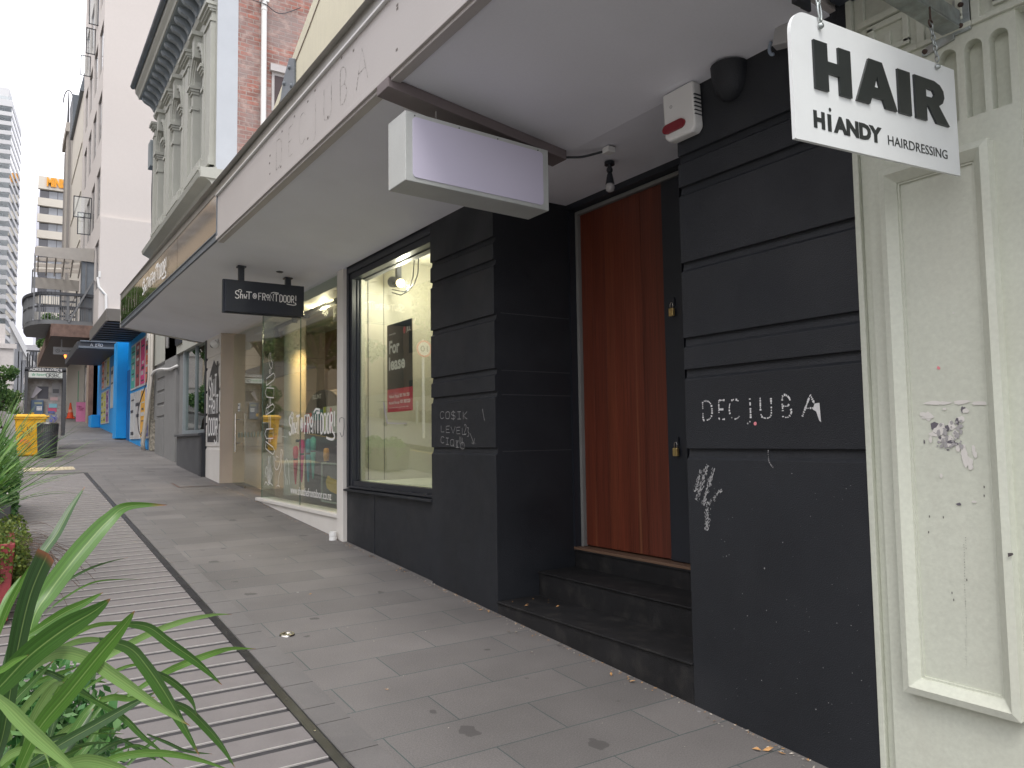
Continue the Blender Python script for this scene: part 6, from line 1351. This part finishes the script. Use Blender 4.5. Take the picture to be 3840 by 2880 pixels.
# ============================================================ PLANTS
def leaf_mesh(name, leaves, m, parent):
    vs = []; fs = []; uvs = []
    for path, width, fold, side in leaves:
        P = [V(p) for p in path]; n = len(P); b = len(vs)
        for i, p in enumerate(P):
            t = i/(n-1); d = (P[min(i+1,n-1)]-P[max(i-1,0)]).normalized()
            s = side(t) if callable(side) else V(side); s = (s-d*s.dot(d)).normalized(); nn = d.cross(s)
            w = width(t) if callable(width) else width*(.35+.65*min(1,t/.35))*(1-max(0,(t-.45)/.55)**1.7)
            w = max(w,.0006)
            vs += [p-s*w/2, p-s*w/4-nn*fold*w*.55, p-nn*fold*w, p+s*w/4-nn*fold*w*.55, p+s*w/2]; uvs += [(k/4,t) for k in range(5)]
        for i in range(n-1):
            for k in range(4): a = b+i*5+k; fs.append((a,a+1,a+6,a+5))
    off = WL[parent.name]; me = bpy.data.meshes.new(name); me.from_pydata([tuple(v-off) for v in vs],[],fs); uv = me.uv_layers.new(name='UVMap')
    for lp in me.loops: uv.data[lp.index].uv = uvs[lp.vertex_index]
    for p in me.polygons: p.use_smooth = True
    me.materials.append(m); o = bpy.data.objects.new(name, me); COL.objects.link(o); o.parent = parent; WL[o.name] = off; return o
def cloud(name, m, parent, c, r, n, s, rnd, shell=.35, asp=.6, flatz=False, centers=None, keep=None):
    vs = []; fs = []; c = V(c)
    for i in range(n):
        while True:
            d = V((rnd.gauss(0,1),rnd.gauss(0,1),rnd.gauss(0,1))).normalized(); k = (shell+(1-shell)*rnd.random()**.6)
            if centers:
                cc, rr = centers[rnd.randrange(len(centers))]; p = V(cc)+V((d.x*rr[0],d.y*rr[1],d.z*rr[2]))*k
            else: p = c+V((d.x*r[0],d.y*r[1],d.z*r[2]))*k
            if keep is None or keep(p): break
        q = V((rnd.gauss(0,1),rnd.gauss(0,1),rnd.gauss(0,1))).normalized(); t = (d*.6+q).normalized(); u = t.cross(V((rnd.gauss(0,1),rnd.gauss(0,1),rnd.gauss(0,1)))).normalized()
        ss = s*rnd.uniform(.6,1.3); b = len(vs)
        vs += [p-t*ss, p+u*ss*asp, p+t*ss, p-u*ss*asp]; fs.append((b,b+1,b+2,b+3))
    off = WL[parent.name]; me = bpy.data.meshes.new(name); me.from_pydata([tuple(v-off) for v in vs],[],fs); me.materials.append(m)
    o = bpy.data.objects.new(name, me); COL.objects.link(o); o.parent = parent; WL[o.name] = off; return o
def planter(label, x0, x1, y0, y1, h, m, group='planters along the deck edge', t=.03):
    z = gz((y0+y1)/2)+.004; p = empty('planter', ((x0+x1)/2,(y0+y1)/2,z), label, 'planter', group)
    mb = MB(); vs = []
    for zz_, e in ((z,t),(z+h,0)): vs += [(x0+e,y0+e,zz_),(x1-e,y0+e,zz_),(x1-e,y1-e,zz_),(x0+e,y1-e,zz_)]
    for zz_, e in ((z+h,.035),(z+h-.06,.04)): vs += [(x0+e,y0+e,zz_),(x1-e,y0+e,zz_),(x1-e,y1-e,zz_),(x0+e,y1-e,zz_)]
    fs = [(3,2,1,0)]+[(i,(i+1)%4,(i+1)%4+4,i+4) for i in range(4)]+[(4+i,4+(i+1)%4,8+(i+1)%4,8+i) for i in range(4)]+[(8+i,8+(i+1)%4,12+(i+1)%4,12+i) for i in range(4)]
    mb.add(vs, fs); mb.build('box', m, p, bevel=.006); mb = MB(); e = .037; mb.quad((x0+e,y0+e,z+h-.05),(x1-e,y0+e,z+h-.05),(x1-e,y1-e,z+h-.05),(x0+e,y1-e,z+h-.05)); mb.build('soil', soil, p); return p
planter('dark planter box in the near left corner holding the broad-leaved flax', -.62,-.05,1.15,2.2,.42,greyd)
planter('dull red planter box on the deck below the wire vine', -.52,.075,6.05,6.95,.50,redpl)
planter('grey planter box hidden under shrubs behind the red planter', -.55,.06,7.9,9.0,.5,greyd)
planter('dark planter box under the far shrubs near the deck end', -.55,.05,10.0,11.8,.5,greyd)

planter('last dark planter box at the end of the deck', -.5,.0,13.9,15.2,.45,greyd)
# foreground flax: every leaf is traced as its own blade at its own distance, 1.1 to 1.9 m from the eye
fx = empty('flax_plant', (-.25,1.6,-1.08), 'big broad-leaved green flax plant filling the lower left foreground', 'plant')
zf = zm(0,2000,1.8856)
def blade(pts, w, d0, d1, cut=False, tilt=.0):
    P = smooth_path([zf(*p)+(d0+(d1-d0)*i/(len(pts)-1),) for i, p in enumerate(pts)], 6)
    path = [at((p[0],p[1]), p[2]) for p in P]; wm = w/1.8856/F*(d0+d1)/2
    view = fw
    def side(t):
        i = min(int(t*(len(path)-1)), len(path)-2); d = (path[i+1]-path[i]).normalized(); s = d.cross(view); return s+view*tilt
    if cut: wf = lambda t: wm*(.62+.38*min(1,t/.6))
    else: wf = lambda t: wm*1.12*(.45+.55*min(1,t/.3))*(1-max(0,(t-.5)/.5)**1.7)
    return (path, wf, .12, side)
BL_ = [
 ([(-60,1660),(20,1400),(100,900),(200,450),(325,150)],135,1.45,1.25,True),
 ([(240,330),(290,160),(400,0),(500,-180),(600,-330)],62,1.45,1.6),
 ([(170,900),(230,600),(330,430),(480,230),(620,60),(760,-90),(900,-190),(1180,-330+130)],128,1.5,1.75),
 ([(-120,1200),(0,1080),(200,870),(450,680),(650,560),(782,462)],150,1.25,1.2),
 ([(120,1700),(260,1400),(480,1130),(700,860),(860,670),(952,548)],112,1.2,1.15),
 ([(180,980),(390,850),(600,880),(820,1020),(1080,1200),(1345,1360)],96,1.3,1.05),
 ([(700,760),(900,810),(1030,950),(1160,1140),(1280,1340),(1410,1570)],112,1.5,1.2),
 ([(860,640),(1040,665),(1200,780),(1400,920),(1570,1072)],70,1.6,1.4),
 ([(900,1150),(1140,1000),(1300,925),(1500,850),(1640,815),(1810,817)],44,1.5,1.7),
 ([(560,1100),(720,905),(900,790),(1080,700),(1300,620),(1500,578),(1640,572)],42,1.5,1.8),
 ([(1000,960),(1150,1010),(1280,1100),(1360,1190),(1390,1285)],52,1.45,1.3),
 ([(1150,1180),(1310,1240),(1450,1370),(1570,1510),(1662,1655)],66,1.4,1.2),
 ([(-60,1130),(60,1240),(220,1400),(400,1560),(620,1760)],112,1.1,1.0),
 ([(200,1640),(420,1500),(650,1370),(900,1230),(1118,1112)],70,1.35,1.5),
 ([(560,1130),(850,1290),(1000,1430),(1160,1555)],46,1.5,1.4),
 ([(520,1760),(700,1640),(900,1570),(1150,1555),(1400,1600),(1640,1680)],52,1.2,1.3),
 ([(200,720),(300,660),(450,565),(600,490),(728,418)],62,1.5,1.55),
 ([(-30,760),(40,560),(130,380),(250,180)],44,1.5,1.5),
 ([(380,830),(500,780),(620,752),(740,760),(880,805)],38,1.6,1.7),
 ([(500,740),(640,660),(800,636),(950,650),(1060,690)],30,1.6,1.8),
 ([(260,640),(330,560),(450,460),(650,350),(850,325),(990,325)],12,1.6,1.9),
 ([(270,560),(330,450),(450,350),(620,255),(760,205),(905,170)],16,1.6,1.9),
 ([(-40,1560),(60,1250),(200,1080),(380,900)],60,1.55,1.6),
 ([(-60,1000),(20,960),(110,900),(200,860)],40,1.2,1.2),
 ([(120,1140),(250,1060),(420,990),(560,940)],36,1.6,1.7),
 ([(260,960),(380,1000),(560,1100),(780,1260)],40,1.6,1.6),
 ([(300,1700),(420,1560),(560,1380),(660,1240)],84,1.5,1.6),
 ([(420,1760),(540,1600),(640,1470),(740,1280)],52,1.6,1.7),
 ([(0,1640),(80,1560),(200,1530),(330,1560)],52,1.3,1.3),
 ([(160,1720),(230,1540),(230,1480),(200,1440),(310,1540),(360,1680)],34,1.35,1.3),
 ([(400,1660),(600,1610),(800,1650),(980,1720)],90,1.1,1.05),
 ([(560,1420),(700,1415),(880,1418)],16,1.6,1.7),
 ([(600,1620),(760,1510),(900,1460),(1000,1440)],30,1.5,1.6),
 ([(640,1200),(800,1160),(920,1170),(1100,1160)],44,1.6,1.65),
 ([(1100,1600),(1000,1540),(900,1480),(830,1440)],26,1.5,1.5),
 ([(900,1640),(1000,1540),(1130,1440)],26,1.55,1.6),
 ([(600,1100),(760,1000),(950,930),(1100,960)],22,1.7,1.8),
 ([(-80,1300),(30,1020),(100,760),(150,560)],70,1.65,1.7),
 ([(-60,700),(0,560),(60,430),(150,300)],40,1.8,1.9),
 ([(1040,1420),(1180,1480),(1320,1540),(1500,1560)],22,1.5,1.5),
 ([(780,1560),(960,1500),(1100,1560),(1230,1650)],20,1.45,1.4),
]
leaves = [blade(*b) for b in BL_]
_r = random.Random(77)
for i in range(26):
    x0, y0 = _r.uniform(-120, 420), _r.uniform(1500, 1760); x1, y1 = x0+_r.uniform(60, 560), y0-_r.uniform(120, 620); arch_ = _r.uniform(-60, 120)
    d0 = _r.uniform(1.5, 1.9)
    leaves.append(blade([(x0,y0),(x0+(x1-x0)*.3-arch_*.3,y0+(y1-y0)*.45),(x0+(x1-x0)*.7,y0+(y1-y0)*.85),(x1,y1+arch_*.8)], _r.uniform(22, 62), d0, d0+_r.uniform(-.1,.2)))
LM = [leafmat('flax_blade_%d' % i, [c, c], rough=.33, trans=.28, vein=True) for i, c in enumerate(((.045,.105,.03),(.085,.20,.03),(.20,.34,.10),(.055,.14,.025),(.13,.27,.05)))]
PICK = [0,0,1,3,1,2,3,3,4,2,3,3,2,0,3,4,1,1,2,4,1,0,3,4,1,0,0,1,2,2,2,1,0,4,0,3,4,0,1,0,3]
for i, lf in enumerate(leaves): leaf_mesh('leaf', [lf], LM[PICK[i % len(PICK)]], fx)
# dark heart of the plant, soil-level shrub leaves
rn = random.Random(41)
sh = empty('ground_cover_plant', (-.1,2.0,-1.08), 'small glossy-leaved shrub growing under the flax in the near planter', 'plant')
g1 = at(zf(290,1170), 1.95); g2 = at(zf(380,1400), 1.9); g3 = at(zf(120,1450),1.9); g4 = at(zf(520,1530),1.85)
cloud('foliage', shrubm, sh, (0,0,0), (0,0,0), 2600, .016, rn, .1, .6, centers=[(g1,(.14,.2,.09)),(g2,(.16,.2,.12)),(g3,(.16,.2,.2)),(g4,(.12,.2,.10)),(g3-V((0,0,.2)),(.3,.3,.2))])
mb = MB()
for i in range(14):
    a = V((-.15+rn.uniform(-.2,.2),1.75+rn.uniform(-.3,.3),-1.1)); mb.tube([a, a+V((rn.uniform(-.05,.1),rn.uniform(-.1,.1),.25))], .005, n=5)
mb.build('stem', bark, sh)
# wire vine spilling over the red planter
wv_ = empty('wire_vine', (-.2,6.5,-.68), 'mound of tiny-leaved wire vine spilling over the dull red planter', 'plant')
rn = random.Random(43)
cen = [((-.25,6.45,-.62),(.30,.45,.16)),((-.02,6.35,-.66),(.20,.35,.16)),((.02,6.15,-.74),(.14,.16,.13)),((-.2,6.1,-.72),(.25,.14,.12)),((.08,6.5,-.80),(.10,.30,.16)),((.10,6.2,-.86),(.05,.12,.12)),((.06,6.9,-.7),(.12,.2,.2)),((-.1,6.08,-.85),(.14,.05,.08))]
cloud('foliage', vinem, wv_, (0,0,0), (0,0,0), 9000, .0115, rn, .55, .7, centers=cen)
mb = MB()
for i in range(46):
    a = rn.uniform(-.9,1.2); y = 6.1+rn.random()*.8; p = V((.10,y,-.72+rn.uniform(-.1,.1))); pts = [p]; d = V((rn.uniform(.3,1),rn.uniform(-.5,.5),rn.uniform(-.2,.6))).normalized()*.05
    for k in range(rn.randint(4,8)): pts.append(pts[-1]+d); d = d+V((rn.uniform(-.012,.012),rn.uniform(-.012,.012),-.012))
    mb.tube(pts, .0013, n=4)
mb.build('tendril', flat('brown_tendril',(.10,.06,.04)), wv_)
# spiky flax and flowering shrubs further along
def tuft(label, c, n, L, w, seed, lean=(0,0), cols=flaxm):
    rn = random.Random(seed); o = empty('grassy_plant', c, label, 'plant', 'spiky plants along the deck edge'); lv = []
    for i in range(n):
        a = rn.uniform(0,2*PI); el = R_(rn.uniform(35,86)); l = L*rn.uniform(.6,1.1); d = V((math.cos(a)*math.cos(el)+lean[0],math.sin(a)*math.cos(el)+lean[1],math.sin(el))).normalized(); p = V(c)+V((rn.uniform(-.06,.06),rn.uniform(-.1,.1),0)); pts = [p]; g = rn.uniform(.02,.13)
        for k in range(9): pts.append(pts[-1]+d*l/9); d = (d+V((0,0,-g))).normalized()
        lv.append((pts, w*rn.uniform(.6,1.2), .15, (-math.sin(a),math.cos(a),.0)))
    leaf_mesh('foliage', lv, cols, o); return o
tuft('arching flax clump rising behind the wire vine', (-.28,7.0,-.66), 130, 1.1, .026, 51, (.0,-.15))
tuft('dense grassy flax clump over the second planter', (-.24,8.3,-.5), 170, 1.05, .019, 52, (.0,-.15))
tuft('thin-leaved clump near the far end of the planters', (-.2,10.6,-.3), 120, .8, .015, 53, (.0,-.1))
def shrub(label, c, cen, n, s, seed, m=shrubm, name='shrub', dots=0):
    rn = random.Random(seed); o = empty(name, c, label, 'shrub'); cloud('foliage', m, o, c, (1,1,1), n, s, rn, .35, .6, centers=cen)
    mb = MB()
    for i in range(6): p = V(c)+V((rn.uniform(-.1,.1),rn.uniform(-.15,.15),0)); q = V(cen[i%len(cen)][0]); mb.tube([p,(p+q)/2+V((.03,.02,0)),q], .008, n=5)
    mb.build('stem', bark, o)
    if dots: cloud('flower', flat('white_flower',(.75,.74,.66)), o, c, (1,1,1), dots, s*.7, rn, .9, .8, centers=cen)
shrub('leafy shrub with pale flowers spilling over the deck behind the flax', (-.2,8.7,-.5), [((-.2,8.6,-.32),(.34,.5,.32)),((-.08,9.0,-.35),(.24,.4,.34)),((-.02,8.2,-.52),(.14,.3,.28))], 7000, .022, 61, dots=110)
shrub('dark leafy shrub overhanging the deck in the middle of the row', (-.2,10.6,-.4), [((-.2,10.5,-.18),(.34,.6,.34)),((-.1,11.3,-.2),(.26,.5,.34))], 5200, .024, 62, dots=60)
shrub('mid-green bush at the far end of the planters', (-.2,14.4,-.1), [((-.25,14.2,-.22),(.28,.4,.28)),((-.12,14.8,-.2),(.22,.35,.30))], 3000, .026, 63)
lf = MB()
# street trees, hedge planter and blue thing beyond the phone box
def tree(label, c, h, cr, n, s, seed, m=treem, trunk_r=.12, group=None, lift=.45):
    rn = random.Random(seed); o = empty('tree', c, label, 'tree', group); c = V(c); top = c+V((rn.uniform(-.2,.2),rn.uniform(-.2,.2),h*lift))
    mb = MB(); mb.tube([c,c+(top-c)*.5+V((.05,.03,0)),top], trunk_r, n=10, rads=[trunk_r*1.25,trunk_r,trunk_r*.75]); cen = []
    for i in range(9):
        a = 2*PI*i/9+rn.uniform(-.3,.3); e = top+V((math.cos(a)*cr*rn.uniform(.3,.75),math.sin(a)*cr*rn.uniform(.3,.75),h*rn.uniform(.05,.45))); mb.tube([top,(top+e)/2+V((0,0,.1)),e], .05, n=6, rads=[trunk_r*.6,trunk_r*.35,trunk_r*.12])
        cen.append((e,(cr*rn.uniform(.28,.48),cr*rn.uniform(.28,.48),cr*rn.uniform(.2,.36))))
    cen.append((top+V((0,0,h*.3)),(cr*.5,cr*.5,h*.18))); mb.build('trunk', bark, o, smooth=True); cloud('crown', m, o, c, (1,1,1), n, s, rn, .4, .65, centers=cen)
tree('small dense street tree left of the phone box', (-.9,27,gz(27)), 2.5, 1.25, 6000, .05, 71, lift=.3)
tree('bushy street tree behind the phone box on the left', (-.2,31,gz(31)), 2.3, 1.0, 4500, .05, 72, lift=.3)
tree('rounded light green tree far up the street', (4.3,95,gz(95)), 9.5, 2.2, 3500, .16, 73, lift=.5)
cp = planter('pale concrete planter box beyond the bins holding a low palm-like plant', .02,.40,24.6,25.2,.75,conc,'concrete planters up the street',0)
tuft('low feathery plant in the pale concrete planter', (.2,24.9,gz(24.9)+.6), 60, .5, .03, 74, (0,0), palmm)
cp2 = planter('second pale concrete planter box at the road edge', -.7,-.05,22.6,23.4,.45,conc,'concrete planters up the street',0)

# ============================================================ OPPOSITE SIDE (seen only in the glass)
ow = empty('retaining_wall', (-13.5,25,gz(25)), 'long pale retaining wall across the street, seen reflected in the glass', 'wall')
mb = MB()
for k in range(14):
    y = -20+k*7; mb.box(-13.9,-13.5,y,y+7,gz(y)-.3,gz(y)+1.6)
mb.build('wall_face', flat('pale_far_wall',(.42,.39,.31),.8), ow)
tb_ = empty('timber_bench', (-12.2,38,gz(38)), 'low brown timber bench wall across the street, seen reflected in the display window', 'bench')
mb = MB()
for k in range(60): y = 22+k*.35; mb.box(-12.6,-12.55,y,y+.32,gz(y)-.05,gz(y)+.62)
mb.build('timber_slats', timb, tb_)
mb = MB()
for k in range(12): y = 22+k*1.75; mb.box(-13.0,-12.5,y,y+1.74,gz(y)+.60,gz(y)+.66)
mb.build('seat', timb, tb_)
for k,y in enumerate((16.5,20.5)):
    gp = empty('gate_post', (-9.2,y,gz(y)), ('nearer' if k==0 else 'farther')+' square cream gate post with a cap across the street', 'gate post', 'gate posts across the street')
    mb = MB(); mb.box(-9.5,-8.9,y-.3,y+.3,gz(y)-.1,gz(y)+1.9); mb.build('shaft', creamb, gp, bevel=.01); mb = MB(); mb.box(-9.6,-8.8,y-.4,y+.4,gz(y)+1.9,gz(y)+2.05); mb.lathe((-9.2,y,gz(y)+2.05),[(.45,0),(.0,.22)],n=4); mb.build('cap', creamb, gp)
fe = empty('iron_fence', (-9.2,12,gz(12)), 'black iron fence across the street, seen reflected in the gift shop glass', 'fence')
for k in range(60): y = 10+k*.105; mb = MB(); mb.box(-9.21,-9.19,y,y+.02,gz(y),gz(y)+1.5); mb.build('bar', blk2, fe)
mb = MB(); mb.bar((-9.2,10,gz(10)+1.35),(-9.2,16.3,gz(16.3)+1.35),.04); mb.bar((-9.2,10,gz(10)+.2),(-9.2,16.3,gz(16.3)+.2),.04); mb.build('rail', blk2, fe)
spd = empty('speed_sign', (-6.02,24.18,gz(24.18)), 'round white 10 speed sign with a red ring on a white pole across the road', 'road sign')
mb = MB(); mb.cyl((-6.02,24.22,gz(24.2)),(-6.02,24.22,3.5),.045,n=12); mb.build('pole', whiteg, spd)
cS = V((-6.02,24.15,3.17)); mb = MB(); mb.lathe(cS,[(0,0),(.30,0),(.30,.02),(0,.02)],n=32,ax=(0,-1,0)); dk = mb.build('disc', whiteg, spd)
mb = MB(); mb.lathe(cS+V((0,-.021,0)),[(.235,0),(.235,.004),(.30,.004),(.30,0)],n=32,ax=(0,-1,0)); mb.build('red_ring', flat('sign_red',(.75,.05,.03)), dk)
mb = MB(); fr = frame((-6.17,24.125,3.06), NEAR); put(mb,'10',0,0,.30,.22,fr,.02); mb.build('numerals', inkb, dk, normals=False)
bo = empty('bollard', (-11.6,36,gz(36)), 'slim pale bollard by the timber bench across the street', 'bollard'); mb = MB(); mb.cyl((-11.6,36,gz(36)),(-11.6,36,gz(36)+1.1),.07,.07,n=14); mb.lathe((-11.6,36,gz(36)+1.1),[(.07,0),(.05,.05),(0,.06)],n=14); mb.build('shaft', galv, bo, smooth='auto')
scq = empty('kick_scooter', (-8.8,32.6,gz(32.6)), 'purple rental kick scooter standing on the far footpath', 'scooter'); z0 = gz(32.6)+.02; pm = flat('purple_paint',(.16,.08,.55),.35)
mb = MB(); mb.bar((-9.6,33.2,z0+.14),(-8.3,32.3,z0+.14),.15,.05); mb.build('deck_board', pm, scq)
mb = MB(); mb.bar((-8.25,32.25,z0+.12),(-8.0,32.1,z0+1.1),.05); mb.build('steering_post', pm, scq)
mb = MB(); mb.bar((-8.2,31.85,z0+1.1),(-7.8,32.35,z0+1.1),.035); mb.build('handlebar', blk2, scq)
for x,y in ((-9.65,33.25),(-8.15,32.2)): mb = MB(); mb.cyl((x,y-.02,z0+.1),(x+.03,y+.03,z0+.1),.11,n=20); mb.build('wheel', blk2, scq)
for i,(x,y,h,cr) in enumerate(((-15.5,8,7.5,3.2),(-16.5,15,9,3.6),(-15,23,7,3.2),(-17,31,9.5,3.8),(-16,41,8,3.6),(-18,52,10,4.2))):
    tree(['broad green park tree nearest the camera across the street','tall green park tree behind the gate posts across the street','mid-height park tree behind the speed sign','tall park tree behind the timber bench','park tree beyond the far end of the timber bench','largest park tree farthest up across the street'][i], (x,y,gz(y)+1.2), h, cr, 3200, .17, 80+i, trunk_r=.22, group='park trees across the street')
def palm(label, c, seed, L=1.9, n=26, h=.8):
    rn = random.Random(seed); o = empty('palm', c, label, 'palm', 'low palms across the street'); lv = []; c = V(c)
    mb = MB(); mb.lathe(c,[(.16,-.1),(.14,h*.5),(.12,h)],n=12); mb.build('trunk', bark, o)
    for i in range(n):
        a = 2*PI*i/n*2.4; el = R_(rn.uniform(15,75)); d = V((math.cos(a)*math.cos(el),math.sin(a)*math.cos(el),math.sin(el))); p = c+V((0,0,h)); pts = [p]
        for k in range(12): pts.append(pts[-1]+d*L/12); d = (d+V((0,0,-.12))).normalized()
        for k in range(2,12):
            for s in (-1,1):
                t = (pts[min(k+1,12)]-pts[k]).normalized(); sd_ = t.cross(V((0,0,1))).normalized()*s; e = pts[k]+(sd_*.8+t*.5+V((0,0,-.25)))*.42*(1-.05*k); lv.append(([pts[k],(pts[k]+e)/2+V((0,0,.03)),e],.035,.1,t))
    leaf_mesh('fronds', lv, palmm, o)
palm('low palm left of the cream gate posts across the street', (-11.5,13,gz(13)), 91); palm('low palm beside the timber bench across the street', (-11.8,21,gz(21)), 92)
for i,(x,y,w,d,h,c,lab) in enumerate(((-34,-6,10,26,12,(.50,.44,.34),'tan office block across the street, nearest in the mirror panels'),(-38,24,12,24,15,(.60,.56,.47),'cream block with rows of windows across the street behind the trees'),(-36,55,12,26,19,(.46,.42,.36),'taller tan block farthest up across the street'))):
    b = empty('building', (x,y,gz(y)), lab, 'building', 'blocks across the street'); m_ = flat('far_block_%d' % i, c, .8)
    mb = MB(); mb.box(x-w/2,x+w/2,y-d/2,y+d/2,gz(y)-2,gz(y)+h); mb.build('wall', m_, b); mb = MB(); mb.box(x-w/2-.3,x+w/2+.3,y-d/2-.3,y+d/2+.3,gz(y)+h,gz(y)+h+.5); mb.build('parapet', m_, b)
    z = gz(y)+1.2
    while z < gz(y)+h-2.2:
        for k in range(int(d/3)):
            yy = y-d/2+1+k*3; mb = MB(); mb.box(x+w/2-.02,x+w/2+.04,yy,yy+1.7,z,z+1.7); mb.build('window', darkw, b)
        z += 3.1

# far end of the opposite side: tall tan blocks and park trees, reflected in the bronze panels and the shop glass
for i,(x,y,w,d,h,c,lab) in enumerate(((-17,70,10,40,22,(.46,.37,.27),'brown brick block across the street behind the upper park trees'),(-15,122,12,44,40,(.42,.36,.27),'tall tan block across the street near the top of the hill'),(-14,180,12,60,60,(.46,.41,.33),'very tall pale tan block at the top of the street'),(-21,32,8,34,13,(.38,.29,.21),'low brown block across the street behind the timber bench'))):
    b = empty('building', (x,y,gz(y)), lab, 'building', 'blocks across the street'); m_ = flat('hill_block_%d' % i, c, .8)
    mb = MB(); mb.box(x-w/2,x+w/2,y-d/2,y+d/2,gz(y)-2,gz(y)+h); mb.build('wall', m_, b)
    z = gz(y)+2
    while z < gz(y)+h-2.5:
        mb = MB(); mb.box(x+w/2-.02,x+w/2+.05,y-d/2+1,y+d/2-1,z,z+1.5); mb.build('window_band', darkw, b)
        z += 3.4
for i,(x,y,h,cr) in enumerate(((-9.5,44,9,3.4),(-8.5,54,11,3.6),(-7.5,66,12,3.8),(-7,80,14,4.0),(-6.5,96,16,4.2))):
    tree(['roadside tree just above the timber bench across the street','second roadside tree above the timber bench across the street','middle roadside tree on the far side of the hill','fourth roadside tree up the far side of the hill','highest roadside tree on the far side of the hill'][i], (x,y,gz(y)), h, cr, 3200, .22, 95+i, trunk_r=.25, group='roadside trees across the street', lift=.35)
